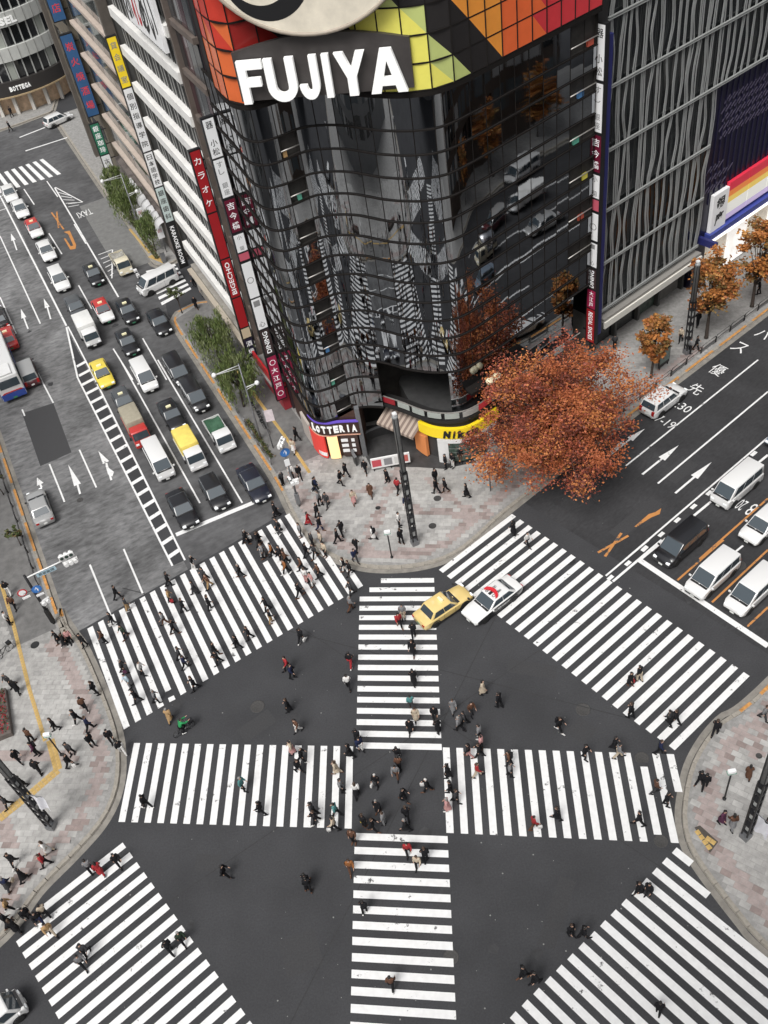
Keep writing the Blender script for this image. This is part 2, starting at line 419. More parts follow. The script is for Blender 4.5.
    (4.86, 29.51, 'E', 'gk', 'm', '', 6.06, 510),
    (0.95, 30.19, 'E', 'kk', 's', '', 2.73, 448),
    (0.91, 29.03, 'E', 'kk', 'm', '', 2.99, 450),
    (1.13, 28.41, 'E', 'dk', 'm', '', 6.04, 456),
    (0.51, 27.94, 'E', 'pp', 's', '', 2.78, 447),
    (-0.53, 29.51, 'C', 'kk', 'm', 'w', 2.96, 427),
    (-2.16, 29.16, 'C', 'kd', 's', '', 5.8, 403),
    (-2.1, 32.1, 'C', 'kd', 'm', '', 1.46, 397),
    (-2.11, 31.42, 'C', 'uk', 'm', '', 1.33, 398),
    (-2.37, 30.87, 'C', 'gu', 'm', '', 4.47, 396),
    (-2.13, 27.9, 'C', 'kk', 'm', '', 1.52, 406),
    (-2.29, 27.15, 'C', 'kk', 's', '', 3.22, 405),
    (5.5, 25.78, 'E', 'ru', 'm', 'w', 0.05, 534),
    (7.04, 26.08, 'E', 'kk', 's', '', 2.86, 557),
    (-2.39, 25.63, 'S', 'rk', 'm', '', 4.68, 407),
    (-1.4, 25.03, 'S', 'kk', 'm', '', 1.55, 425),
    (-1.93, 24.72, 'S', 'bk', 'm', '', 4.42, 417),
    (9.79, 49.83, 'B', 'kk', 's', '', 2.38, 513),
    (10.55, 48.37, 'B', 'wk', 'm', '', 5.43, 527),
    (-0.13, 37.8, 'N', 'kk', 's', '', 1.78, 413),
    (14.3, 34.47, 'B', 'kk', 's', 'r', 5.26, 630),
    (15.0, 34.67, 'B', 'kb', 'm', '', 2.17, 640),
    (13.58, 32.04, 'B', 'kk', 'm', '', 2.32, 631),
    (15.8, 31.06, 'B', 'dk', 'm', '', 2.09, 670),
    (16.2, 30.97, 'B', 'kk', 'm', '', 2.4, 676),
    (21.66, 30.06, 'H', 'gd', 'm', '', 5.54, 765),
    (18.35, 29.66, 'H', 'kk', 'm', '', 0.82, 716),
    (9.82, 29.73, 'E', 'kk', 'm', '', 5.6, 585),
    (11.86, 30.0, 'E', 'kk', 's', '', 6.0, 615),
    (11.92, 29.38, 'E', 'gb', 'm', '', 6.08, 619),
    (14.53, 29.12, 'E', 'nk', 'm', '', 5.85, 660),
    (13.4, 26.61, 'E', 'us', 'm', '', 6.24, 656),
    (13.76, 25.66, 'E', 'kk', 'm', '', 5.89, 667),
    (11.77, 24.77, 'E', 'kk', 'm', '', 2.96, 640),
    (16.18, 26.54, 'H', 'kk', 'm', '', 0.44, 701),
    (16.41, 26.28, 'H', 'kk', 'm', '', 0.99, 706),
    (19.15, 26.34, 'H', 'uu', 's', '', 1.14, 750),
    (16.53, 23.88, 'H', 'vk', 's', '', 5.27, 723),
    (17.02, 23.5, 'H', 'ug', 's', '', 1.53, 733),
    (18.75, 22.95, 'H', 'dk', 'm', '', 5.19, 766),
    (10.47, 20.79, 'R', 'kk', 's', '', 3.62, 640),
    (10.97, 20.59, 'R', 'kk', 'm', '', 3.85, 649),
    (6.02, 19.19, 'X', 'kk', 'm', '', 5.14, 571),
    (6.66, 18.91, 'X', 'kk', 'm', '', 0.1, 584),
    (9.47, 14.48, 'R', 'kk', 'm', '', 1.03, 659),
    (-8.69, 24.56, 'X', 'kk', 'm', '', 1.66, 307),
    (-5.48, 22.62, 'S', 'kk', 'm', '', 1.23, 363),
    (-4.46, 18.21, 'S', 'uk', 'm', '', 1.31, 391),
    (2.91, 17.47, 'X', 'kk', 'm', '', 3.59, 524),
    (3.43, 17.06, 'X', 'kk', 'm', '', 3.6, 535),
    (-31.37, 53.45, 'L', 'kw', 'm', '', 1.77, 7),
    (-30.7, 51.78, 'L', 'uk', 'm', '', 4.62, 12),
    (-30.89, 50.22, 'L', 'wk', 'x', '', 6.23, 7),
    (-26.6, 47.42, 'L', 'kk', 's', '', 3.74, 56),
    (-26.03, 46.91, 'L', 'kk', 's', '', 0.53, 62),
    (-25.61, 47.14, 'L', 'pk', 'm', '', 5.08, 68),
    (-24.48, 46.55, 'L', 'kk', 'm', '', 4.19, 82),
    (-23.18, 41.86, 'L', 'kk', 'm', '', 3.08, 94),
    (-29.88, 44.03, 'L', 'dk', 'm', '', 4.11, 8),
    (-29.25, 43.38, 'L', 'kk', 's', '', 1.64, 15),
    (-23.9, 40.67, 'L', 'uk', 'm', '', 1.91, 83),
    (-24.32, 39.66, 'L', 'kk', 'm', '', 3.24, 76),
    (-23.4, 38.88, 'L', 'nk', 'm', '', 0.43, 87),
    (-25.94, 39.43, 'L', 'kk', 'm', '', 3.69, 53),
    (-27.61, 38.82, 'L', 'uk', 'm', '', 1.15, 29),
    (-17.62, 38.47, 'X', 'tt', 's', '', 1.6, 168),
    (-28.34, 37.36, 'L', 'kk', 'm', '', 5.65, 16),
    (-27.08, 37.62, 'L', 'vk', 'm', 'k', 3.69, 34),
    (-26.71, 36.11, 'L', 'kk', 'm', '', 1.53, 36),
    (-24.54, 37.14, 'L', 'dk', 'm', '', 4.39, 69),
    (-24.53, 36.16, 'L', 'kk', 'm', 'w', 6.26, 68),
    (-23.1, 37.5, 'L', 'kk', 'm', '', 5.64, 90),
    (-21.71, 37.52, 'L', 'kk', 'm', '', 5.02, 109),
    (-20.91, 36.49, 'L', 'kw', 'm', 'w', 2.09, 120),
    (-27.78, 35.3, 'L', 'kk', 's', '', 3.66, 20),
    (-28.61, 33.96, 'L', 'dk', 'm', '', 3.68, 5),
    (-19.01, 32.06, 'W', 'kk', 'm', '', 2.65, 145),
    (-25.36, 30.08, 'L', 'wb', 's', '', 3.27, 46),
    (-25.42, 29.22, 'L', 'rk', 'm', '', 3.28, 43),
    (-27.52, 29.71, 'L', 'kk', 'm', '', 4.63, 12),
    (-26.76, 28.54, 'L', 'kk', 's', '', 0.49, 21),
    (-27.71, 28.16, 'L', 'nd', 's', 'b', 1.34, 5),
    (-20.69, 28.45, 'Q', 'kk', 'm', '', 5.33, 116),
    (-22.44, 28.31, 'Q', 'gk', 'm', '', 2.01, 89),
    (-21.83, 28.08, 'Q', 'rr', 's', '', 2.04, 98),
    (-27.42, 26.74, 'L', 'tk', 'm', '', 0.25, 7),
    (-26.87, 25.41, 'Q', 'kk', 's', '', 2.13, 13),
    (-27.45, 25.9, 'L', 'kk', 'm', '', 0.97, 4),
    (-26.14, 25.99, 'Q', 'kk', 'm', '', 5.39, 26),
    (-25.36, 25.61, 'Q', 'kn', 'm', '', 5.15, 38),
    (-25.08, 25.99, 'Q', 'bk', 'm', '', 2.23, 43),
    (-24.61, 24.8, 'Q', 'tb', 'm', '', 5.28, 48),
    (-22.28, 23.2, 'Q', 'dk', 'm', '', 4.75, 84),
    (-22.4, 22.55, 'Q', 'gk', 'm', '', 5.35, 81),
    (-17.18, 22.43, 'Q', 'kk', 'm', '', 2.29, 168),
    (-16.44, 22.85, 'Q', 'ek', 'm', '', 5.29, 180),
    (32.6, 71.4, 'U', 'kk', 'm', '', 1.33, 698),
    (30.31, 69.56, 'U', 'bk', 'm', '', 4.15, 681),
    (26.89, 70.45, 'U', 'dk', 'm', '', 5.16, 642),
    (31.18, 67.91, 'U', 'kk', 'm', '', 6.03, 697),
    (30.48, 67.64, 'U', 'gk', 'x', '', 0.13, 690),
    (24.25, 70.36, 'U', 'dk', 'x', '', 1.19, 615),
    (39.81, 74.56, 'U', 'kk', 'm', '', 2.66, 759),
    (26.01, 74.01, 'U', 'kk', 'm', '', 3.46, 621),
    (-16.03, 90.58, 'F', 'kk', 's', '', 4.89, 195),
    (-16.27, 95.17, 'F', 'dk', 'm', '', 3.5, 193),
    (-15.17, 92.64, 'F', 'gk', 'm', '', 3.26, 203),
    (-45.68, 154.31, 'F', 'kk', 'm', '', 1.5, 10),
    (-45.07, 148.75, 'F', 'kk', 'm', '', 4.08, 9),
    (-8.96, 40.92, 'X', 'rk', 'm', '', 3.66, 286),
    (-8.68, 40.15, 'X', 'nk', 'm', '', 5.94, 291),
    (-4.4, 40.24, 'X', 'kr', 'm', '', 1.19, 350),
]
VEHICLES = [
    ('sedan', -41.93, 126.61, 5.054, 'white'),
    ('sedan', -39.7, 121.36, 5.054, 'white'),
    ('taxi', -37.08, 115.27, 5.054, 'redwhite'),
    ('sedan', -34.74, 108.87, 5.054, 'white'),
    ('suv', -32.3, 101.33, 5.054, 'white'),
    ('taxi', -28.23, 101.18, 5.054, 'black'),
    ('sedan', -29.71, 94.7, 5.054, 'grey'),
    ('taxi', -26.49, 93.01, 5.054, 'redwhite'),
    ('boxtruck', -27.68, 88.81, 5.054, 'white'),
    ('taxi', -23.67, 91.97, 5.054, 'black'),
    ('taxi', -23.32, 85.93, 5.054, 'black'),
    ('sedan', -20.01, 88.64, 5.054, 'black'),
    ('taxi', -25.67, 81.12, 5.054, 'yellow'),
    ('minivan', -21.15, 79.17, 5.054, 'white'),
    ('minivan', -17.76, 79.0, 5.054, 'black'),
    ('minivan', -15.97, 74.46, 5.054, 'black'),
    ('taxi', -18.24, 72.32, 5.054, 'black'),
    ('taxi', -23.1, 75.76, 5.054, 'grey'),
    ('canvastruck', -21.48, 70.93, 5.054, 'redtan'),
    ('van', -19.23, 65.89, 5.054, 'white'),
    ('covertruck', -16.28, 66.32, 5.054, 'yellow'),
    ('flatbed', -13.63, 68.09, 5.054, 'green'),
    ('sedan', -16.96, 59.23, 5.054, 'black'),
    ('hatch', -14.15, 60.55, 5.054, 'black'),
    ('sedan', -10.67, 60.71, 5.054, 'navy'),
    ('flatbed', -24.99, 102.37, 5.054, 'cream'),
    ('van', -20.43, 96.57, -2.606, 'white'),
    ('taxi', -36.95, 91.1, 1.912, 'red'),
    ('sedan', -38.68, 95.57, 1.912, 'dark'),
    ('minivan', -33.69, 83.75, 1.912, 'maroon'),
    ('sedan', -29.9, 62.86, 1.912, 'silver'),
    ('suv', 25.89, 61.53, 0.573, 'white'),
    ('van', 27.77, 49.89, 3.715, 'white'),
    ('minivan', 21.59, 45.24, 3.715, 'black'),
    ('minivan', 22.76, 41.85, 3.715, 'white'),
    ('minivan', 24.88, 39.79, 3.715, 'white'),
    ('hatch', 28.21, 45.71, 3.715, 'white'),
    ('sedan', 34.26, 54.93, 3.715, 'bluegrey'),
    ('taxi', 3.04, 43.65, 0.486, 'cream'),
    ('police', 6.69, 43.36, -2.594, 'white'),
    ('wagon', -37.61, 148.62, 0.593, 'white'),
    ('keivan', -27.15, 20.18, 0.573, 'white'),
]
MARKS = [
    ('lane_line', 'w', [(-32.94, 84.33), (-33.08, 84.27), (-30.77, 78.56), (-30.63, 78.62)]),
    ('lane_line', 'w', [(-33.81, 78.51), (-33.95, 78.46), (-33.53, 77.3), (-33.39, 77.35)]),
    ('lane_line', 'w', [(-29.94, 69.23), (-30.08, 69.18), (-28.05, 63.56), (-27.91, 63.62)]),
    ('lane_line', 'w', [(-27.2, 70.5), (-27.34, 70.45), (-25.24, 64.68), (-25.1, 64.73)]),
    ('lane_line', 'w', [(-24.89, 55.3), (-25.04, 55.25), (-22.85, 49.3), (-22.71, 49.35)]),
    ('lane_line', 'w', [(-22.08, 56.37), (-22.22, 56.32), (-20.35, 50.99), (-20.2, 51.04)]),
    ('lane_line', 'w', [(-24.1, 83.88), (-24.24, 83.83), (-15.69, 60.14), (-15.55, 60.19)]),
    ('lane_line', 'w', [(-20.07, 82.63), (-20.21, 82.58), (-11.96, 59.18), (-11.82, 59.23)]),
    ('lane_line', 'w', [(-43.61, 127.9), (-43.79, 127.83), (-30.87, 92.25), (-30.68, 92.32)]),
    ('lane_line', 'w', [(-41.85, 116.23), (-41.99, 116.18), (-33.96, 93.68), (-33.81, 93.73)]),
    ('lane_line', 'w', [(-39.53, 101.09), (-39.67, 101.04), (-36.56, 92.59), (-36.42, 92.64)]),
    ('lane_line', 'w', [(-35.25, 114.47), (-35.39, 114.41), (-33.07, 108.45), (-32.93, 108.5)]),
    ('lane_line', 'w', [(-30.09, 100.41), (-30.23, 100.36), (-28.21, 94.76), (-28.07, 94.81)]),
    ('lane_line', 'w', [(-25.01, 86.18), (-25.15, 86.13), (-22.7, 79.92), (-22.56, 79.98)]),
    ('lane_line', 'w', [(-21.87, 87.09), (-22.01, 87.04), (-19.17, 78.85), (-19.03, 78.9)]),
    ('lane_line', 'w', [(-40.38, 128.52), (-40.52, 128.47), (-38.39, 123.16), (-38.25, 123.22)]),
    ('lane_line', 'w', [(-37.3, 129.62), (-37.44, 129.56), (-35.31, 124.17), (-35.17, 124.23)]),
    ('lane_line', 'w', [(-35.91, 127.15), (-36.08, 127.09), (-25.24, 96.17), (-25.07, 96.23)]),
    ('lane_line', 'w', [(-32.1, 115.63), (-32.24, 115.58), (-30.21, 109.93), (-30.07, 109.98)]),
    ('lane_line', 'w', [(-35.88, 127.29), (-36.0, 127.2), (-31.63, 121.27), (-31.51, 121.36)]),
    ('lane_line', 'w', [(-33.54, 121.65), (-33.56, 121.5), (-31.58, 121.24), (-31.56, 121.39)]),
    ('hatch_line', 'w', [(-35.24, 125.52), (-35.32, 125.43), (-33.62, 123.88), (-33.54, 123.96)]),
    ('hatch_line', 'w', [(-34.79, 124.31), (-34.86, 124.21), (-33.21, 123.05), (-33.14, 123.15)]),
    ('hatch_line', 'w', [(-34.35, 123.11), (-34.4, 123.0), (-32.81, 122.24), (-32.76, 122.34)]),
    ('hatch_line', 'w', [(-33.92, 121.92), (-33.95, 121.81), (-32.4, 121.43), (-32.37, 121.54)]),
    ('hatch_line', 'w', [(-33.5, 120.75), (-33.5, 120.63), (-32.0, 120.63), (-32.0, 120.75)]),
    ('hatch_line', 'w', [(-28.33, 106.68), (-28.28, 106.55), (-26.65, 107.19), (-26.7, 107.32)]),
    ('hatch_line', 'w', [(-27.95, 105.57), (-27.9, 105.44), (-26.54, 106.05), (-26.59, 106.18)]),
    ('hatch_line', 'w', [(-27.59, 104.47), (-27.52, 104.35), (-26.42, 104.92), (-26.49, 105.04)]),
    ('hatch_line', 'w', [(-27.23, 103.39), (-27.15, 103.27), (-26.31, 103.81), (-26.38, 103.92)]),
    ('hatch_line', 'w', [(-26.88, 102.32), (-26.79, 102.22), (-26.19, 102.71), (-26.28, 102.82)]),
    ('hatch_line', 'w', [(-26.53, 101.26), (-26.42, 101.18), (-26.08, 101.64), (-26.19, 101.72)]),
    ('lane_line', 'w', [(-26.53, 107.24), (-26.68, 107.23), (-26.29, 100.55), (-26.14, 100.56)]),
    ('stop_line', 'w', [(-17.74, 57.07), (-17.6, 56.64), (-10.84, 58.77), (-10.97, 59.2)]),
    ('stop_line', 'w', [(18.6, 45.1), (18.22, 44.86), (24.14, 35.38), (24.52, 35.62)]),
    ('lane_line', 'w', [(-43.03, 123.4), (-42.98, 123.25), (-41.97, 123.59), (-42.02, 123.73)]),
    ('lane_line', 'w', [(20.49, 55.13), (20.57, 55.01), (35.98, 65.12), (35.9, 65.24)]),
    ('lane_line', 'w', [(22.3, 52.49), (22.39, 52.36), (35.04, 60.72), (34.96, 60.85)]),
    ('lane_line', 'w', [(17.31, 45.33), (17.4, 45.21), (32.72, 55.21), (32.63, 55.33)]),
    ('lane_line', 'w', [(18.39, 45.08), (18.5, 44.91), (31.9, 53.22), (31.79, 53.39)]),
    ('lane_line', 'w', [(15.49, 44.17), (15.57, 44.04), (19.75, 46.71), (19.67, 46.84)]),
    ('lane_line', 'w', [(15.82, 43.54), (15.92, 43.37), (20.71, 46.45), (20.6, 46.62)]),
    ('lane_dash', 'w', [(18.84, 46.0), (19.01, 45.75), (19.48, 46.07), (19.31, 46.32)]),
    ('lane_dash', 'w', [(20.48, 47.05), (20.64, 46.8), (21.13, 47.12), (20.96, 47.37)]),
    ('lane_dash', 'w', [(22.14, 48.17), (22.31, 47.92), (22.8, 48.26), (22.64, 48.5)]),
    ('lane_dash', 'w', [(23.82, 49.24), (23.99, 48.99), (24.49, 49.33), (24.32, 49.58)]),
    ('lane_dash', 'w', [(25.49, 50.34), (25.66, 50.09), (26.17, 50.44), (26.0, 50.69)]),
    ('lane_dash', 'w', [(30.47, 53.69), (30.64, 53.44), (31.19, 53.8), (31.02, 54.05)]),
    ('lane_dash', 'w', [(18.78, 45.93), (18.95, 45.68), (19.42, 46.0), (19.25, 46.25)]),
    ('lane_dash', 'w', [(17.16, 44.86), (17.33, 44.61), (17.79, 44.92), (17.62, 45.17)]),
    ('lane_dash', 'w', [(15.5, 43.82), (15.67, 43.58), (16.12, 43.88), (15.95, 44.13)]),
    ('orange_lane_line', 'o', [(20.4, 42.53), (20.48, 42.4), (25.1, 45.35), (25.02, 45.48)]),
    ('orange_lane_line', 'o', [(22.64, 44.09), (22.73, 43.96), (29.94, 48.62), (29.85, 48.75)]),
    ('orange_lane_line', 'o', [(22.05, 40.01), (22.13, 39.88), (27.83, 43.63), (27.75, 43.76)]),
    ('orange_lane_line', 'o', [(23.59, 37.43), (23.67, 37.3), (25.71, 38.59), (25.63, 38.72)]),
    ('lane_dash', 'w', [(25.13, 43.97), (25.21, 43.84), (26.26, 44.46), (26.18, 44.59)]),
    ('lane_dash', 'w', [(23.77, 46.74), (23.85, 46.61), (24.59, 47.04), (24.51, 47.17)]),
    ('lane_arrow', 'w', [(21.44, 53.83), (21.54, 53.68), (23.64, 55.03), (23.77, 54.83), (25.45, 56.3), (23.41, 55.38), (23.54, 55.18)]),
    ('lane_arrow', 'w', [(23.25, 51.11), (23.35, 50.96), (25.4, 52.31), (25.54, 52.11), (27.29, 53.69), (25.17, 52.66), (25.3, 52.46)]),
    ('lane_arrow', 'w', [(19.45, 56.64), (19.55, 56.49), (21.89, 58.02), (22.01, 57.83), (23.44, 59.03), (21.68, 58.37), (21.8, 58.17)]),
    ('lane_arrow', 'w', [(19.79, 57.15), (20.55, 57.78), (21.32, 58.08), (21.06, 57.47), (20.2, 57.04), (19.75, 56.66)]),
    ('orange_arrow', 'o', [(19.1, 48.37), (20.58, 49.37), (21.12, 49.44), (21.7, 49.72), (21.39, 49.16), (20.61, 48.96), (19.22, 48.28)]),
    ('orange_cross', 'o', [(15.59, 46.55), (15.66, 46.37), (18.4, 47.47), (18.33, 47.66)]),
    ('orange_cross', 'o', [(15.95, 46.02), (16.1, 45.88), (18.0, 47.89), (17.86, 48.03)]),
    ('lane_arrow', 'w', [(-26.7, 64.21), (-26.53, 64.27), (-26.89, 65.57), (-26.68, 65.64), (-28.16, 68.62), (-27.28, 65.43), (-27.06, 65.51)]),
    ('lane_arrow', 'w', [(-23.91, 65.28), (-23.74, 65.34), (-24.41, 67.89), (-24.19, 67.97), (-25.38, 69.76), (-24.8, 67.76), (-24.58, 67.84)]),
    ('lane_arrow', 'w', [(-30.46, 66.07), (-30.29, 66.14), (-30.47, 66.6), (-30.26, 66.69), (-31.0, 67.6), (-30.85, 66.44), (-30.64, 66.53)]),
    ('lane_arrow', 'w', [(-24.54, 67.52), (-23.66, 66.38), (-23.76, 65.78), (-24.2, 66.18)]),
    ('lane_arrow', 'w', [(-39.14, 111.57), (-38.98, 111.61), (-39.81, 114.36), (-39.61, 114.42), (-40.51, 116.35), (-40.15, 114.25), (-39.96, 114.31)]),
    ('lane_arrow', 'w', [(-35.28, 93.09), (-35.12, 93.14), (-35.92, 95.56), (-35.73, 95.62), (-36.64, 97.61), (-36.27, 95.45), (-36.08, 95.51)]),
    ('lane_arrow', 'w', [(-32.84, 94.2), (-32.68, 94.24), (-33.37, 96.84), (-33.18, 96.9), (-34.13, 98.94), (-33.72, 96.74), (-33.53, 96.8)]),
    ('orange_cross', 'o', [(-35.53, 120.05), (-35.71, 119.98), (-33.52, 114.7), (-33.34, 114.78)]),
    ('orange_cross', 'o', [(-34.82, 119.98), (-35.02, 119.94), (-34.27, 115.33), (-34.07, 115.36)]),
    ('orange_arrow', 'o', [(-33.36, 114.05), (-32.59, 114.09), (-31.37, 110.08), (-31.37, 109.14), (-32.03, 109.19), (-33.18, 112.34), (-32.94, 112.26), (-32.05, 110.01), (-31.73, 110.08), (-32.71, 113.28)]),
    ('crossing_stripe', 'w', [(-20.02, 92.77), (-16.71, 94.96), (-16.87, 95.44), (-20.19, 93.39)]),
    ('crossing_stripe', 'w', [(-20.36, 94.0), (-17.03, 95.92), (-17.18, 96.4), (-20.52, 94.62)]),
    ('crossing_stripe', 'w', [(-20.69, 95.23), (-17.34, 96.88), (-17.49, 97.35), (-20.86, 95.85)]),
    ('crossing_stripe', 'w', [(-21.02, 96.46), (-17.65, 97.83), (-17.8, 98.31), (-21.19, 97.08)]),
    ('crossing_stripe', 'w', [(-21.36, 97.69), (-17.96, 98.79), (-18.11, 99.27), (-21.53, 98.31)]),
    ('crossing_stripe', 'w', [(-21.69, 98.92), (-18.27, 99.75), (-18.42, 100.22), (-21.86, 99.54)]),
    ('crossing_stripe', 'w', [(-22.03, 100.15), (-18.58, 100.7), (-18.73, 101.18), (-22.2, 100.77)]),
    ('crossing_stripe', 'w', [(-46.2, 134.41), (-43.81, 128.61), (-43.26, 128.77), (-45.71, 134.59)]),
    ('crossing_stripe', 'w', [(-45.22, 134.78), (-42.71, 128.94), (-42.15, 129.1), (-44.73, 134.96)]),
    ('crossing_stripe', 'w', [(-44.24, 135.14), (-41.6, 129.27), (-41.05, 129.43), (-43.75, 135.33)]),
    ('crossing_stripe', 'w', [(-43.26, 135.51), (-40.49, 129.59), (-39.94, 129.76), (-42.77, 135.7)]),
    ('crossing_stripe', 'w', [(-42.27, 135.88), (-39.39, 129.92), (-38.84, 130.08), (-41.78, 136.06)]),
    ('crossing_stripe', 'w', [(-41.29, 136.25), (-38.28, 130.25), (-37.73, 130.41), (-40.8, 136.43)]),
    ('crossing_stripe', 'w', [(-40.31, 136.61), (-37.18, 130.57), (-36.62, 130.74), (-39.82, 136.8)]),
    ('crossing_stripe', 'w', [(-39.33, 136.98), (-36.07, 130.9), (-35.52, 131.07), (-38.84, 137.16)]),
    ('lane_line', 'w', [(-43.6, 146.46), (-43.46, 146.19), (-39.82, 148.13), (-39.97, 148.4)]),
    ('lane_line', 'w', [(-41.95, 141.15), (-41.86, 140.86), (-34.82, 143.19), (-34.91, 143.47)]),
]
patchA = [
    (-33.8, 77.84),
    (-30.7, 78.59),
    (-28.01, 70.31),
    (-30.87, 69.15),
]
ROADTEXT_B = [
    ('17-19', (25.31, 59.57), (2.1, 1.0)),
    ('8:30', (27.34, 61.05), (1.9, 1.0)),
    ('先', (29.35, 62.87), (1.25, 1.45)),
    ('優', (32.11, 64.85), (1.25, 1.6)),
    ('ス', (35.15, 67.38), (1.25, 1.5)),
    ('バ', (37.94, 68.65), (1.25, 1.5)),
]
TACTILE = [
    ('L', [(-32.37, 54.84), (-30.69, 50.22), (-28.52, 43.54), (-26.73, 38.7)], 1),
    ('L', [(-26.37, 38.71), (-25.51, 36.14)], 2),
    ('L', [(-25.51, 36.14), (-27.36, 34.62), (-29.23, 33.23)], 2),
    ('P', [(-9.61, 71.91), (-7.68, 66.79), (-5.78, 61.25)], 1),
    ('F', [(-24.67, 111.36), (-21.85, 104.54)], 1),
    ('F', [(-21.82, 103.84), (-19.94, 101.8)], 2),
    ('P', [(-11.99, 78.38), (-9.61, 71.91)], 1),
    ('R', [(14.95, 23.76), (15.35, 22.45)], 1),
    ('R', [(15.36, 23.22), (15.73, 22.74)], 1),
]
RPAD = [
    (14.91, 23.94),
    (15.28, 24.0),
    (15.95, 22.82),
    (15.23, 22.26),
]
COVERS = [
    (-11.39, 38.36, 0.52, 'r'),
    (13.35, 46.16, 0.42, 'rd'),
    (8.33, 43.04, 0.42, 'rd'),
    (10.73, 33.31, 0.5, 'r'),
    (13.38, 29.07, 0.45, 'r'),
    (12.74, 23.56, 0.42, 'r'),
    (-0.92, 19.24, 0.45, 'r'),
    (-28.61, 47.66, 0.35, 'Ld'),
    (4.59, 55.27, 0.33, 'P'),
    (3.66, 52.3, 0.32, 'P'),
    (25.29, 42.79, 0.45, 'r'),
    (-0.43, 55.46, 0.22, 'Pd'),
    (20.43, 27.68, 0.2, 'R'),
    (-26.56, 63.46, 0.3, 'r'),
]
BIKEPOS = [
    ((-16.58, 37.37), 0.5168075422328762, 'bicycle ridden across the junction by the green-jacketed cyclist'),
    ((-30.84, 47.23), 0.8, 'bicycle parked by the left edge on the grey paving'),
    ((-9.62, 69.21), 1.9, 'bicycle parked at the kerb below the banner'),
    ((-9.3, 67.96), 2.0, 'bicycle parked nearest the corner along the left kerb'),
    ((-10.13, 70.7), 1.85, 'bicycle parked topmost along the left kerb by the lamp'),
]
SCOOT = [
    -22.89,
    99.13,
]
PLANT = [
    (-30.22, 41.53),
]

# ================================================================ THE SETTING
def sheet(name, poly, z, m, parent=None, kind=None):
    mb = MB(); n = len(poly); ar = sum(poly[i][0]*poly[(i+1)%n][1]-poly[(i+1)%n][0]*poly[i][1] for i in range(n))
    if ar < 0: poly = poly[::-1]
    mb.add([(p[0], p[1], z) for p in poly], [tuple(range(n))])
    o = mb.build(name, m, parent, fix=False)
    if kind: o['kind'] = kind
    return o
def spline(pts, step=.5):
    """centripetal-like Catmull-Rom through the points, resampled at about `step` metres"""
    P = [np.array(p, float) for p in pts]; P = [2*P[0]-P[1]]+P+[2*P[-1]-P[-2]]; out = []
    for i in range(1, len(P)-2):
        n = max(2, int(np.linalg.norm(P[i+1]-P[i])/.1))
        for k in range(n):
            t = k/n; a, b, c, d = P[i-1:i+3]
            out.append(.5*((2*b)+(-a+c)*t+(2*a-5*b+4*c-d)*t*t+(-a+3*b-3*c+d)*t**3))
    out.append(P[-2]); out = np.array(out)
    return resample(out, step)
def resample(out, step):
    out = np.array(out); s = np.concatenate([[0], np.cumsum(np.linalg.norm(np.diff(out, axis=0), axis=1))])
    n = max(1, round(s[-1]/step)); q = np.linspace(0, s[-1], n+1)
    return np.stack([np.interp(q, s, out[:,0]), np.interp(q, s, out[:,1])], 1)
def offset_line(P, d):
    """shift a polyline to its left by d"""
    P = np.array(P); T = np.gradient(P, axis=0); T /= np.linalg.norm(T, axis=1)[:,None]
    return P+np.stack([-T[:,1], T[:,0]], 1)*d

ground = sheet('ground', [(-900,-900),(900,-900),(900,1500),(-900,1500)], -0.03, M_ASPHALT, kind='structure')
road = sheet('road', [(-70,-30),(120,-30),(120,190),(-110,190)], 0.0, M_ASPHALT, kind='structure')
sheet('worn_carriageway', [A(53.9,-8.4), A(157,-8.6), A(157,2.0), A(55.2,2.0)], .004, M_ASPHALT_WORN, road)
sheet('lane_carriageway', [A(55.2,2.0), A(157,2.0), A(157,14.0), A(101,14.0), A(92,12.2), A(57.0,12.2), A(56.4,10.0)], .004, M_ASPHALT_LANE, road)
sheet('dark_carriageway', [B(38.4,-38.7), B(126,-38.7), B(126,-15.2), B(39.2,-15.2)], .004, mat('dark_asphalt', (.042,.042,.044), .9, spec=.25, var=.2, scale=5, var2=.22, scale2=.25, bump=.2, stretch=(1,.4,1,-ANG_B+math.pi/2)), road)
sheet('resurfaced_patch', patchA, .008, M_PATCH, road)
sheet('apron', [A(104,10.0), A(124,10.2), A(124,14.0), A(104,13.9)], .008, mat('apron_concrete', (.17,.17,.165), .9, var=.2, scale=1.5), road)

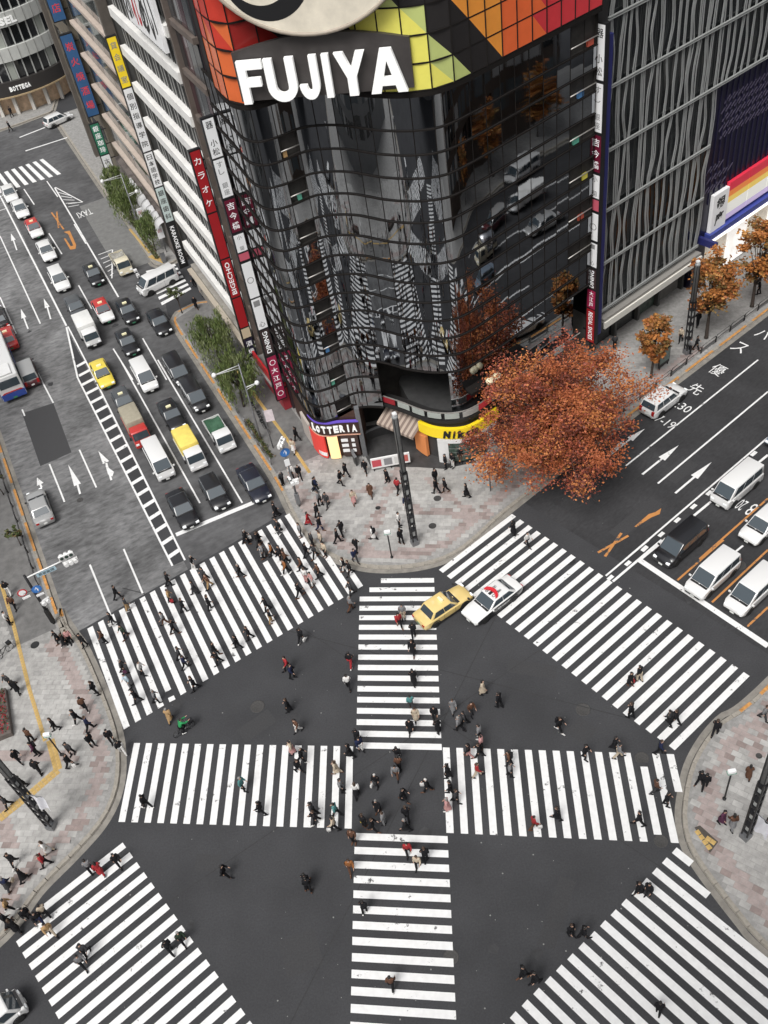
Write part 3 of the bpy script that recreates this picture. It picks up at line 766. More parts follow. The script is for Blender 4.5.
# repairs, joints and oil stains in the asphalt
M_SEAM = mat('asphalt_seam', (.030,.030,.031), .85, var=.3, scale=6); M_REPAIR = mat('asphalt_repair', (.052,.052,.054), .9, spec=.2, var=.16, scale=10); M_OIL = mat('oil_stain', (.034,.034,.036), .7, var=.4, scale=2)
for k, (p, q, w) in enumerate((((-22,52.0),(13.5,32.0),.07), ((-19.5,24.5),(9,38.6),.06), ((9.6,46.5),(-13,13.5),.06), ((-9,46),(14,20),.05), (B(40.3,-28.4),B(100,-28.4),.07), (B(38,-33.6),B(100,-33.6),.06), (B(38,-21.4),B(100,-21.4),.06))):
    p = Vector(p); q = Vector(q); d = (q-p).normalized(); n = Vector((-d.y,d.x))*w/2; sheet('asphalt_joint', [tuple(p+n), tuple(p-n), tuple(q-n), tuple(q+n)], .0085+.0002*k, M_SEAM, road)
for k, (x, y, a, w, h) in enumerate(((-11.5,36.8,.5,2.6,1.3), (8.2,37.2,-.4,3.4,1.1), (-9.5,21.0,.2,2.2,2.2), (5.6,20.6,1.0,4.2,1.0), (-15,27.5,-.2,1.6,1.1), (10.2,31.8,.6,1.5,1.5), (19.5,49.2,.57,5.2,1.2), (24.5,53.5,.57,3.0,1.6), (16.2,39.0,.57,2.2,1.4))):
    c_, s_ = math.cos(a), math.sin(a); sheet('asphalt_repair', [(x+c_*u*w/2-s_*v*h/2, y+s_*u*w/2+c_*v*h/2) for u, v in ((-1,-1),(1,-1),(1,1),(-1,1))], .0052+.0003*k, M_REPAIR, road)
rso = random.Random(9)
for k in range(34):
    x, y = (rso.uniform(-18,14), rso.uniform(18,46)) if k < 18 else (A(rso.uniform(58,120), rso.choice((3.6,6.8,10.0,-2.2,-5.4))+rso.gauss(0,.4)) if k < 28 else B(rso.uniform(38,60), rso.choice((-36.5,-32.5,-26.5,-22.8))+rso.gauss(0,.3)))
    r0 = rso.uniform(.15,.55); sheet('oil_stain', [(x+r0*rso.uniform(.6,1.3)*math.cos(2*math.pi*i/11), y+r0*rso.uniform(.6,1.3)*math.sin(2*math.pi*i/11)) for i in range(11)], .0106+.0001*(k % 12), M_OIL, road)
M_GUM = mat('pale_speck', (.22,.22,.21), .9); specks = MB()
for k in range(190):
    x, y, r0 = rso.uniform(-20,18), rso.uniform(16,50), rso.choice((.02,.025,.03,.03,.05)); specks.add([(x+r0*math.cos(a), y+r0*math.sin(a), .0122) for a in (0,1.05,2.1,3.14,4.2,5.2)], [(0,1,2,3,4,5)])
tag(specks.build('litter_specks', M_GUM, road, fix=False), kind='stuff')

# ---- zebra stripes, each a painted sheet of its own
def stripe(poly, z=.0135, name='crossing_stripe', m=None): return sheet(name, poly, z, m or M_PAINT, road)
rs = random.Random(3)
def fr(ox, oy, ang):
    c, s = math.cos(ang), math.sin(ang)
    return lambda a, b: (ox+c*a-s*b, oy+s*a+c*b)
for k in range(23):                                           # crossing over avenue A
    n0 = -6.95+.905*k
    lo = 44.15+.115*n0; hi = 54.75+.13*n0
    if n0 > 11.3: hi = 55.9-(n0-11.3)*3.3
    if k == 4: lo += .95
    if k == 16: hi -= 3.4
    if hi-lo > .6: stripe([A(lo, n0), A(lo+.05, n0+.46), A(hi+.05, n0+.46), A(hi, n0)])
stripe([A(43.75, -3.33), A(44.15, -3.33), A(44.15, -2.87), A(43.75, -2.87)])
for k in range(25):                                           # crossing over avenue B
    n0 = -38.25+.905*k; lo = 28.72; hi = 36.82
    if n0 > -20: lo += (n0+20)*.05
    if k in (5,): lo += 1.2
    stripe([B(lo, n0), B(hi, n0), B(hi, n0+.46), B(lo, n0+.46)])
ns = fr(-2.85, 48.34, R(82.28)-math.pi/2)                     # long diagonal, upper and lower arm
nsx = math.tan(R(5.4))
for k in range(17):
    y = -.9*k-.02; x0 = 0.05; x1 = 5.84
    if k == 0: x0 = 1.7
    if k == 1: x0 = .8
    stripe([ns(x0, y-x0*nsx), ns(x1, y-x1*nsx), ns(x1, y-.46-x1*nsx), ns(x0, y-.46-x0*nsx)])
nb = fr(-5.55, 27.68, R(82.28)-math.pi/2)
for k in range(16):
    y = -.908*k-.02
    stripe([nb(0.0, y), nb(5.85, y-5.85*nsx), nb(5.85, y-.46-5.85*nsx), nb(0.0, y-.46)])
def arm(top, bot, step, n, cut=()):                           # cross diagonal, left and right arm
    for k in range(n):
        a0, a1 = dict(cut).get(k, (0.0, 1.0)); c = []
        for w in (0.0, .46):
            t = Vector((top[0]+step[0]*(k+w/.905), top[1]+step[1]*(k+w/.905))); b = Vector((bot[0]+step[0]*(k+w/.905), bot[1]+step[1]*(k+w/.905)))
            c.append((tuple(t.lerp(b, a0)), tuple(t.lerp(b, a1))))
        stripe([c[0][0], c[1][0], c[1][1], c[0][1]])
arm((-20.26,37.26), (-21.0,31.46), (.8728,-.1988), 18)
arm((.96,32.45), (.14,26.55), (.8756,-.2138), 17, {14: (.16,.92), 16: (0,.44)})
for k in range(26):                                           # lower left crossing
    n0 = -36.35+.905*k; lo = -9.18; hi = -1.08+.01*k
    if k == 0: lo += 2.2
    stripe([B(lo, n0), B(hi, n0), B(hi, n0+.46), B(lo, n0+.46)])
br = fr(*[float(v) for v in A(16.84, 20.03)], R(125.2))       # lower right crossing
for k in range(20):
    y = .9*k-.42
    ln = 1.0 if k == 0 else (2.75 if k == 1 else 13.5)
    stripe([br(.2+.05*k, y-.05), br(-ln, y-.05), br(-ln, y+.42), br(.2+.05*k, y+.42)])
# ---- lane paint
for i, (nm, c, poly) in enumerate(MARKS):
    sheet(nm, poly, .0150+.0003*(i % 40), M_ORANGE if c == 'o' else M_PAINT, road)
sheet('median_infill', [A(56.3,1.0), A(86,.62), A(96,1.8), A(56.3,2.1)], .0125, M_ASPHALT, road)
for a_, b_ in ((1.02,.60), (2.12,2.10)):                      # hatched strip between the two directions
    sheet('median_line', [A(56.3,a_-.08), A(87,b_-.08), A(87,b_+.08), A(56.3,a_+.08)], .0145, M_PAINT, road)
sheet('median_line', [A(87,.52), A(97,1.75), A(97,1.95), A(87,.70)], .0145, M_PAINT, road)
sheet('median_line', [A(87,2.02), A(97,1.95), A(97,2.1), A(87,2.18)], .0147, M_PAINT, road)
for k in range(19):
    t = 57.2+1.75*k; w = 1.0
    nl = 1.10-.0137*(t-56.3)+(0 if t < 86 else (t-86)*.13); sheet('hatch_bar', [A(t,nl), A(t+.25,2.03), A(t+.70,2.03), A(t+.45,nl)], .0145, M_PAINT, road)
for n_, w_ in ((-28.65,.15), (-28.05,.2), (-24.6,.12), (-20.9,.12)):   # the lane lines run on beyond the picture
    sheet('lane_line', [B(58.5,n_-w_/2), B(125,n_-w_/2), B(125,n_+w_/2), B(58.5,n_+w_/2)], .0128, M_PAINT, road)
def road_text(body, cx, cy, ux, uy, fit, m=M_PAINT):
    return place_text(body, 1.0, (cx, cy, .016), (*ux, 0), (*uy, 0), m, road, fit=fit, name='road_lettering')
uB = (DB.x, DB.y); rB = (DB.y, -DB.x)
for body, px, fit in ROADTEXT_B: road_text(body, px[0], px[1], rB, uB, fit)
road_text('20', *B(49.6,-25.75), (-rB[0],-rB[1]), (-uB[0],-uB[1]), (.55,1.3)); road_text('8', *B(49.7,-24.9), (-rB[0],-rB[1]), (-uB[0],-uB[1]), (.45,1.5))
road_text('TAXI', *A(121.6,10.3), (-NA.x,-NA.y), (-DA.x,-DA.y), (1.9,1.7))

# ---- pavements with kerbs
def seg(P, Q, n=2): return [tuple(np.array(P)+(np.array(Q)-np.array(P))*i/(n-1)) for i in range(n)]
plaza_curve = [A(66,12.15), A(62,12.15), (-8.52,60.0), (-7.75,57.0), (-6.7,53.9), (-4.9,51.2), (-1.9,49.15), (2.0,48.4), (5.35,49.15), (9.2,52.0), (11.9,53.85), B(45,-38.9), B(49,-38.85)]
KERB_P = np.concatenate([resample([A(91.2,17.0), A(92.0,15.6), A(91.6,13.2), A(90.4,12.3), A(88,12.15), A(66,12.15)], .5)[:-1], spline(plaza_curve)[:-1], resample([B(49,-38.85), B(118,-38.85)], .5)])
left_curve = [B(-60,-36.3), B(-16,-36.35), (-27.98,25.08), (-25.82,27.79), (-23.9,29.6), (-22.22,31.4), (-21.35,33.2), (-21.1,35.3), (-21.47,38.16), (-22.7,41.8), (-24.58,46.35), (-25.7,48.3), A(57,-8.42), A(64,-8.65), A(170,-8.7)]
KERB_L = spline(left_curve)
right_curve = [B(118,-15.0), B(60,-15.0), (23.09,32.56), (19.05,30.55), (16.43,28.29), (14.9,25.82), (14.25,24.0), (14.28,22.08), (15.48,18.33), (16.33,16.53), (20.2,11.0), (34,-8.6)]
KERB_R = spline(right_curve)
KERB_F = np.concatenate([resample([A(156,14.1), A(140,14.05), A(103.2,14.0), A(102.2,14.5), A(101.8,15.6), A(102.2,17.2)], .5)])
KERB_C = resample([A(157.5,-9), A(157.3,9), A(158.0,14.5), A(165,17.0), A(200,17.0)], .5)
def mesh_poly(name, poly, z0, z1, m, parent=None):
    mb = MB(); mb.prism([tuple(p) for p in poly], z0, z1); return mb.build(name, m, parent)
def inside(poly, x, y):
    P = np.array(poly); x = np.asarray(x); y = np.asarray(y); r = np.zeros(x.shape, bool); j = len(P)-1
    for i in range(len(P)):
        c = ((P[i,1] > y) != (P[j,1] > y)) & (x < (P[j,0]-P[i,0])*(y-P[i,1])/(P[j,1]-P[i,1]+1e-12)+P[i,0]); r ^= c; j = i
    return r
_ks = MB(); _ks.add([(-.45,-.16,-.02),(.45,-.16,-.02),(.45,.16,-.02),(-.45,.16,-.02),(-.44,-.11,.155),(.44,-.11,.155),(.44,.15,.155),(-.44,.15,.155)],
    [(0,3,2,1),(4,5,6,7),(0,1,5,4),(1,2,6,5),(2,3,7,6),(3,0,4,7)])
KERB_MESH = _ks.mesh('kerb_stone', M_KERB)
def pavement(name, line, side, back, view, skip=None):
    """line = kerb line; side=+1 when the pavement lies to its left; back = closing points; view = stretch of line built stone by stone"""
    inner = offset_line(line, side*.30)
    o = mesh_poly(name, list(map(tuple, inner))+back, -.02, PAVE_Z, M_JOINT); o['kind'] = 'structure'
    s = resample(line, .92); mid = (s[1:]+s[:-1])/2; d = s[1:]-s[:-1]; far = MB(); n = 0
    cen = offset_line(s, side*.15); cm = (cen[1:]+cen[:-1])/2
    for p, q, c in zip(mid, d, cm):
        a = math.atan2(q[1], q[0])+(0 if side > 0 else math.pi)
        if view(p) and n < 295:
            k = obj('kerb_stone', KERB_MESH, o, (c[0], c[1], 0.0), a); n += 1
        else:
            far.obox((c[0], c[1], .07), (q[0]/2, q[1]/2, 0), (-q[1]*.16, q[0]*.16, 0), (0, 0, .085))
    if far.v: tag(far.build('kerb_run', M_KERB, o), kind='stuff')
    g0 = offset_line(line, -side*.02); g1 = offset_line(line, -side*.42); gm = MB()
    for i in range(len(line)-1): gm.quad((*g0[i],.007), (*g0[i+1],.007), (*g1[i+1],.007), (*g1[i],.007))
    gm.build('gutter', mat('gutter_concrete', (.23,.215,.19), .85, var=.25, scale=1.5), o, fix=False)
    return o
pave_plaza = pavement('pavement', KERB_P, 1, [B(118,-70), A(91.2,60)], lambda p: p[0] < 48 and p[1] < 98)
pave_left = pavement('pavement', KERB_L, 1, [A(170,-60), B(-60,-110)], lambda p: -40 < p[0] < 0 and 20 < p[1] < 84)
pave_right = pavement('pavement', KERB_R, 1, [(80,-8)], lambda p: 10 < p[0] < 30 and 10 < p[1] < 40)
pave_far = pavement('pavement', KERB_F, 1, [A(102.2,60), A(156,60)], lambda p: False)
pave_cross = pavement('pavement', KERB_C, 1, [A(200,-9)], lambda p: False)

# paving slabs: real slabs with joints between them, laid in courses
def slabs(parent, poly, line, x0, y0, ang, w, h, nx, ny, seed, bands=()):
    rg = np.random.default_rng(seed); c, s = math.cos(ang), math.sin(ang)
    I, J = np.meshgrid(np.arange(-nx, nx), np.arange(-ny, ny), indexing='ij'); I = I.ravel(); J = J.ravel()
    lx = (I+.5*(J%2)+.5)*w; ly = (J+.5)*h
    X = x0+c*lx-s*ly; Y = y0+s*lx+c*ly; ok = np.ones(len(X), bool)
    for du, dv in ((-.49,-.49),(.49,-.49),(.49,.49),(-.49,.49)):
        ok &= inside(poly, X+c*du*w-s*dv*h, Y+s*du*w+c*dv*h)
    X, Y, lx, ly = X[ok], Y[ok], lx[ok], ly[ok]
    D = np.full(len(X), 1e9)
    for k in range(0, len(line), 2): D = np.minimum(D, np.hypot(X-line[k][0], Y-line[k][1]))
    u = rg.random(len(X)); cl = np.sin(lx*.45+1.3)+np.sin(ly*.6+lx*.2)+rg.normal(0, .7, len(X))
    mi = np.where(cl > 1.4, 1, np.where(cl < -1.5, 2, 0))
    pink = ((D > 1.0) & (D < 2.0))
    for (bx, by, ba, bw, bl) in bands:
        du = (X-bx)*math.cos(ba)+(Y-by)*math.sin(ba); dv = -(X-bx)*math.sin(ba)+(Y-by)*math.cos(ba)
        pink |= (np.abs(dv) < bw/2) & (du > 0) & (du < bl)
    mi = np.where(pink & (u < .93), np.where(rg.random(len(X)) < .22, 4, 3), mi)
    mb = MB(); hw, hh = w/2-.008, h/2-.008
    dz = rg.uniform(.006, .014, len(X))
    for x, y, m_, d_ in zip(X, Y, mi, dz):
        P = [(x+c*a-s*b, y+s*a+c*b) for a, b in ((-hw,-hh),(hw,-hh),(hw,hh),(-hw,hh))]; z0, z1 = PAVE_Z-.01, PAVE_Z+d_
        mb.add([(*p, z0) for p in P]+[(*p, z1) for p in P], [(4,5,6,7),(0,1,5,4),(1,2,6,5),(2,3,7,6),(3,0,4,7)], int(m_))
    return tag(mb.build('paving_slabs', M_SLAB, parent, fix=False), kind='stuff')
_kp = offset_line(KERB_P, .34); _kp = [tuple(p) for p in _kp if p[1] < 84 and p[0] < 44]
plaza_poly = _kp+[B(74,-47.5), B(58,-47.5), (20.3,67.0), (8.5,59.6), (5.6,60.2), (-.6,62.1), (-4.2,62.6), A(80,17.3)]
plaza_poly = [p for p in _kp if p[0]*DA.x+p[1]*DA.y < 61.2 or p[0] > -6]+[B(74,-47.5), B(58,-47.5), (20.9,67.6), (8.5,59.6), (5.6,60.2), (-.6,61.3), (-4.2,61.0), A(61.2,16.6)]
M_SIDEPAVE = mat('side_paving', (.155,.152,.148), .85, var=.22, scale=1.8, var2=.15, scale2=.4)
sheet('side_paving', [A(61.3,12.55), A(90.3,12.6), A(91.4,15.6), A(91,17.2), A(61.3,17.2)], PAVE_Z+.006, M_SIDEPAVE, pave_plaza)
slabs(pave_plaza, plaza_poly, KERB_P, 1.9, 52, R(-16), .62, .40, 60, 60, 1,
      [(-2.0,51.6,R(64),.9,10), (2.3,54.6,R(-22),.9,11), (-6.5,57.8,R(0),.8,6), (4,58,R(-60),.8,7)])
_kl = offset_line(KERB_L, .34)
sheet('side_paving', [A(55.2,-9.1), A(120,-9.1), A(120,-14.0), A(55.2,-12.5)], PAVE_Z+.006, M_SIDEPAVE, pave_left)
left_poly = [tuple(p) for p in _kl if -36 < p[0] and p[0]*DA.x+p[1]*DA.y < 54.8 and p[1] > 20]+[A(54.8,-12.2), A(72,-14.4), A(72,-22), A(50,-26), B(-14,-52)]
slabs(pave_left, left_poly, KERB_L, -27, 38, R(-12), .62, .42, 60, 60, 2, [(-31,38.2,R(-10),.9,7), (-33,36,R(-55),.9,5), (-30,35.0,R(-62),.9,4.5)])
_kr = offset_line(KERB_R, .34)
right_poly = [tuple(p) for p in _kr if 12 < p[0] < 27 and 12 < p[1] < 36]+[(27,12), (27,34)][:1]+[(29,30)]
slabs(pave_right, right_poly, KERB_R, 18, 24, R(-42), .62, .40, 50, 50, 3, [(20,27.5,R(60),.8,5)])

# tactile strips: a run of yellow blocks
_tb = MB(); _tb.box(-.145,.145,-.145,.145,0,.012)
for ix in range(4): _tb.box(-.125+.07*ix,-.085+.07*ix,-.13,.13,.012,.017)
TACT_MESH = _tb.mesh('tactile_block', M_TACTILE)
TACT_N = {}
def tactile(parent, pts, wide=1, step=.31):
    P = resample(pts, step); d = np.diff(P, axis=0)
    for p, q in zip((P[1:]+P[:-1])/2, d):
        a = math.atan2(q[1], q[0])
        for w in range(wide):
            o = (w-(wide-1)/2)*.305
            obj('tactile_block', TACT_MESH, parent, (p[0]-math.sin(a)*o, p[1]+math.cos(a)*o, PAVE_Z+.014), a)
for parent, pts, wide in TACTILE: tactile(parent and {'L': pave_left, 'P': pave_plaza, 'R': pave_right, 'F': pave_far}[parent], pts, wide)
sheet('kerb_ramp_pad', RPAD, PAVE_Z+.018, mat('pad_dark', (.07,.06,.05), .8, var=.2, scale=4), pave_right)
# orange line painted along the kerbs
def kerb_paint(line, side, ok, parent):
    a = offset_line(line, side*.02); b = offset_line(line, side*.24); k = 0
    for i in range(0, len(line)-1, 2):
        if not ok(line[i]): continue
        j = min(i+2, len(line)-1); k += 1
        if k % 5 == 0: continue
        sheet('kerb_marking', [tuple(a[i]), tuple(a[j]), tuple(b[j]), tuple(b[i])], .1575, mat('kerb_orange', (.50,.24,.07), .7, var=.35, scale=3), parent)
kerb_paint(KERB_P, 1, lambda p: (p[1] < 92 and p[0] < -8.5 and p[1] > 60.5) or (p[0] > 22 and p[0] < 48), pave_plaza)
kerb_paint(KERB_L, 1, lambda p: p[1] > 50 and p[1] < 84, pave_left)
kerb_paint(KERB_R, 1, lambda p: p[0] > 20.5 and p[0] < 30 and p[1] > 28, pave_right)
# manhole covers
def cover(parent, x, y, r, z, m):
    mb = MB(); mb.lathe([(r, 0), (r, .006), (r*.9, .006), (r*.88, .003), (.02, .003)], 20); o = mb.build('manhole_cover', m, parent); o.location = (x, y, z)
M_IRON = mat('cast_iron', (.062,.060,.058), .75, metal=.2, var=.3, scale=8)
M_IRON_D = mat('cast_iron_dark', (.026,.026,.027), .7, metal=.2, var=.3, scale=8)
for x, y, r, w in COVERS: cover({'r': road, 'P': pave_plaza, 'L': pave_left, 'R': pave_right}[w[0]], x, y, r, (.003 if w[0] == 'r' else PAVE_Z+.014), M_IRON_D if w.endswith('d') else M_IRON)
# facade line of the curved corner building, left end to right end
FPROF = [(-6.85,70.3),(-5.75,66.8),(-4.72,63.6),(-3.78,62.55),(-2.86,62.55),(-2.07,62.8),(-.77,63.4),(.45,63.3),(1.9,62.7),(3.02,61.85),(4.15,60.95),(5.85,60.05),(7.56,59.65),(8.9,59.95),(11.1,61.3),(14.2,63.42),(17.3,65.55),(20.9,68.0)]

# ================================================================ BUILDINGS
def W(mb, name, mats, parent, fix=True):
    """a part whose mesh is given in world metres"""
    o = mb.build(name, mats, parent, fix)
    if parent.parent is None: o.location = -Vector(parent.location)
    return o
def Wt(body, size, origin, ux, uy, m, parent, **k):
    o = place_text(body, size, origin, ux, uy, m, parent, **k)
    if parent.parent is None: o.location = -Vector(parent.location)
    return o
M_MIRROR = mat('mirror_glass', (.325,.338,.355), .012, metal=1.0, bump=.05, scale=1.5, stretch=(1,1,.10), var=.05)
M_MULLION = mat('bronze_mullion', (.014,.012,.011), .7, spec=.15)
M_CORE = mat('dark_core', (.018,.017,.017), .6, var=.2, scale=1)
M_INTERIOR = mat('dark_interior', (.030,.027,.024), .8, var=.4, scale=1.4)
M_CONC = mat('grey_concrete', (.20,.195,.185), .85, var=.18, scale=1.2)
M_MAROON = mat('maroon_panel', (.15,.010,.032), .35, var=.06, scale=2)
M_REDSIGN = mat('red_sign', (.42,.018,.024), .4, var=.06, scale=1.5)
M_SIGNWHITE = mat('sign_white', (.78,.78,.78), .4, emit=.12)
M_LETTER = mat('letter_white', (.84,.84,.82), .4, emit=.25)
M_PINK = mat('sign_pink', (.60,.12,.17), .4)
M_BLUE = mat('sign_blue', (.045,.13,.29), .5, var=.1, scale=2)
M_NAVY = mat('navy_strip', (.022,.026,.13), .4)
M_LAMPWHITE = mat('lit_shop', (1.0,.93,.82), .5, emit=1.1)
M_YELLOW = mat('sign_yellow', (.85,.62,.02), .4, emit=.15)

# ---- the curved mirror-glass corner building
froot = thing('corner_building', 'curved dark mirror-glass corner building with white FUJIYA letters and coloured sign panels', 'building', (6,66,0))
PR = spline(FPROF, 1.40); NCOL = len(PR)-1
PRd = spline(FPROF, .10)
_tan = np.gradient(PR, axis=0); _tan /= np.linalg.norm(_tan, axis=1)[:,None]
NRM = np.stack([_tan[:,1], -_tan[:,0]], 1)                    # outward
ROWS = [9.5+1.65*k for k in range(13)]+[31.75]
LOWROWS = [9.5-1.65*k for k in range(4)]                      # the left corner reaches further down
def arc(i, u):
    """point and outward normal at column i, fraction u"""
    s = (i+u)/NCOL*(len(PRd)-1); k = min(int(s), len(PRd)-2); f = s-k
    p = PRd[k]*(1-f)+PRd[k+1]*f; a = PRd[max(k-3,0)]; b = PRd[min(k+4,len(PRd)-1)]; t = (b-a)/np.linalg.norm(b-a)
    return p, np.array([t[1], -t[0]])
inner = [tuple(p) for p in offset_line(PR, .30)]
mb = MB(); mb.prism(inner+[(22.0,69.2),(13.5,83.0),(-5.5,86.5),(-8.5,77.0)], 9.3, 47); W(mb, 'core_wall', M_CORE, froot)
# openings: balconies by the left bend and at the right end
def col_of(x): return min(range(NCOL), key=lambda i: abs((PR[i][0]+PR[i+1][0])/2-x))
c0 = col_of(-2.1); OPEN = set()
for r in (1,3,5,7,9,11): OPEN.add((c0, r))
for r in (2,4,6,8,10,12): OPEN.add((NCOL-1, r)); OPEN.add((NCOL-2, r))
low_cols = range(0, c0+3)
rf = random.Random(11)
cells = [(i, ROWS[j], ROWS[j+1], j) for i in range(NCOL) for j in range(len(ROWS)-1)]+[(i, LOWROWS[k+1], LOWROWS[k], -1-k) for i in low_cols for k in range(3)]
LOWOPEN = {(c0,-1),(c0,-3)}
cells = [c for c in cells if (c[0],c[3]) not in OPEN and (c[0],c[3]) not in LOWOPEN]
hidden = lambda c: (c[0] < 1) or (c[1] < 12 and c[0] > NCOL-6)
cells.sort(key=hidden)
def pane_geo(mb, i, z0, z1):
    t1, t2, dz = rf.gauss(0,.0035), rf.gauss(0,.0035), .035; n = 5; V = []; F = []
    for a in range(n+1):
        u = .025+.95*a/n; p, nn = arc(i, u); off = (u-.5)*t1
        for z, w in ((z0+dz, -.5), (z1-dz, .5)):
            q = p+nn*(off+w*t2+.004*math.sin(3*u+z)); V.append((q[0], q[1], z))
    for a in range(n): F.append((2*a, 2*a+2, 2*a+3, 2*a+1))
    mb.add(V, F, 0, True)
rest = MB()
for k, (i, z0, z1, j) in enumerate(cells):
    if k < 300: mb = MB(); pane_geo(mb, i, z0, z1); W(mb, 'glass_pane', M_MIRROR, froot, fix=False)
    else: pane_geo(rest, i, z0, z1)
if rest.v: tag(W(rest, 'glass_panes', M_MIRROR, froot, fix=False), kind='stuff')
def ring(mb, i0, i1, z, off, w, h, step=.2):
    n = max(2, int((i1-i0)*1.4/step)); L = []
    for a in range(n+1):
        s = i0+(i1-i0)*a/n; i = min(int(s), NCOL-1); p, nn = arc(i, s-i); L.append((p+nn*(off+w/2), p+nn*(off-w/2)))
    b = len(mb.v)
    for (o_, i_) in L: mb.v += [(o_[0],o_[1],z-h/2),(o_[0],o_[1],z+h/2),(i_[0],i_[1],z+h/2),(i_[0],i_[1],z-h/2)]
    for a in range(n):
        for k in range(4): mb.f.append((b+4*a+k, b+4*a+4+k, b+4*a+4+(k+1)%4, b+4*a+(k+1)%4)); mb.m.append(0); mb.s.append(False)
for z in ROWS: mb = MB(); ring(mb, 0, NCOL, z, .02, .16, .10); W(mb, 'transom', M_MULLION, froot)
for z in LOWROWS[1:]: mb = MB(); ring(mb, 0, c0+3, z, .02, .16, .10); W(mb, 'transom', M_MULLION, froot)
for i in range(NCOL+1):
    mb = MB(); p = PR[min(i,NCOL)]; q = NRM[min(i,NCOL)]; z0 = LOWROWS[3] if i <= c0+3 else 9.5
    mb.bar((p[0]+q[0]*.01, p[1]+q[1]*.01, z0), (p[0]+q[0]*.01, p[1]+q[1]*.01, 31.75), .03, .05); W(mb, 'mullion', M_MULLION, froot)
# balconies: a recessed dark room with a floor, a rail and a few things left on it
M_RAIL = mat('rail_steel', (.5,.48,.45), .4, metal=.6)
pops = [mat('balcony_things_a', (.45,.28,.12), .7), mat('balcony_things_b', (.55,.10,.06), .7), mat('balcony_things_c', (.08,.22,.45), .7), mat('balcony_things_d', (.75,.66,.10), .7), mat('balcony_things_e', (.12,.42,.30), .7)]
done = set()
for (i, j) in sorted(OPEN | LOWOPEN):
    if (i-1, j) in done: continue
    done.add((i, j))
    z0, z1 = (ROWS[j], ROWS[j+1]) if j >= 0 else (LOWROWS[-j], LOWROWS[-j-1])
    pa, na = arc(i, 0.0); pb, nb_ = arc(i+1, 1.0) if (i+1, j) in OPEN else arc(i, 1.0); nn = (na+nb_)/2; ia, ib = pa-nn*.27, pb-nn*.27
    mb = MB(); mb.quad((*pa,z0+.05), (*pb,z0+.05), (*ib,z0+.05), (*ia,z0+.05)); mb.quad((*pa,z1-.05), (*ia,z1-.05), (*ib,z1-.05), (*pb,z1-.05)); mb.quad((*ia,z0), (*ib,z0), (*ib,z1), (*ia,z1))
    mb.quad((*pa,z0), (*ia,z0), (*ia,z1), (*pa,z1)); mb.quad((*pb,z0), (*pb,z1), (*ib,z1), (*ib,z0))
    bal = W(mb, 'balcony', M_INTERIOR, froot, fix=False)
    mb = MB(); e = .03; mb.tube([(pa[0]+nn[0]*e, pa[1]+nn[1]*e, z0+.62), (pb[0]+nn[0]*e, pb[1]+nn[1]*e, z0+.62)], .045, 6); mb.build('rail', M_RAIL, bal)
    if rf.random() < .6:
        mb = MB(); u = rf.uniform(.15,.8); p = pa+(pb-pa)*u-nn*.12; mb.obox((p[0],p[1],z0+.32), ((pb-pa)[0]*.11,(pb-pa)[1]*.11,0), (nn[0]*.08,nn[1]*.08,0), (0,0,.22)); mb.build('stored_box', rf.choice(pops), bal)
# coloured sign band above the glass
SIGN = ['......oooooo...........yyyyyyyygg....OTTTTTRRRRRRRRR', '......oooooo...........yyyyyyyg....OOOTTTTTRRRRRRRRR', '......rrorroddd........yyyyyyg...OOOOOTTTTTRRRRRRRRR',
        '......rrrrrrrrdd.......yyyg.....OOOOOOTTTTTRRRRRRRRR', '......rrrrrrrrr.................OOOOOOTTTTTRRRRRRRRR', '......rrrrrrrrr.................OOOOOOTTTTTRRRRRRRRR', '......rrrrrrrrr...............OOOOOOOOTTTTTRRRRRRRRR']
SCOL = {'r': (.60,.055,.035), 'o': (.74,.16,.05), 'd': (.30,.025,.022), 'y': (.86,.80,.16), 'g': (.55,.62,.22), 'O': (.90,.34,.06), 'T': (.86,.16,.05), 'R': (.66,.05,.06), '.': (.028,.026,.026)}
sband = [mat('sign_panel_'+{'.': 'dark', 'r': 'red', 'o': 'vermilion', 'd': 'deep_red', 'y': 'yellow', 'g': 'lime', 'O': 'orange', 'T': 'tangerine', 'R': 'crimson'}[k], v, .18, spec=.6, var=.05, scale=1) for k, v in SCOL.items()]
skey = list(SCOL)
def soff(i): p, nn = arc(min(i, NCOL-1), 0 if i < NCOL else 1.0); return p+nn*.36
for j, row in enumerate(SIGN):
    z0, z1 = 31.95+1.65*j, 31.95+1.65*(j+1)
    for i in range(3, NCOL):
        a, b = soff(i), soff(i+1); d = (b-a)/np.linalg.norm(b-a)*.04; a = a+d; b = b-d; e = .04
        mb = MB(); mb.add([(*a,z0+e), (*b,z0+e), (*a,z1-e)], [(0,1,2)], skey.index(row[2*i])); mb.add([(*b,z0+e), (*b,z1-e), (*a,z1-e)], [(0,1,2)], skey.index(row[2*i+1]))
        W(mb, 'sign_panel', sband, froot, fix=False)
mb = MB()
for j in range(8): ring(mb, 3, NCOL, 31.95+1.65*j, .30, .14, .09)
W(mb, 'sign_frame', M_MULLION, froot)
mb = MB()
for i in range(3, NCOL+1): a = soff(i); mb.bar((*a, 31.85), (*a, 43.4), .08, .08)
W(mb, 'sign_frame', M_MULLION, froot)
mb = MB(); ring(mb, 3, NCOL, 31.72, .12, .50, .30); W(mb, 'sign_ledge', M_MULLION, froot)
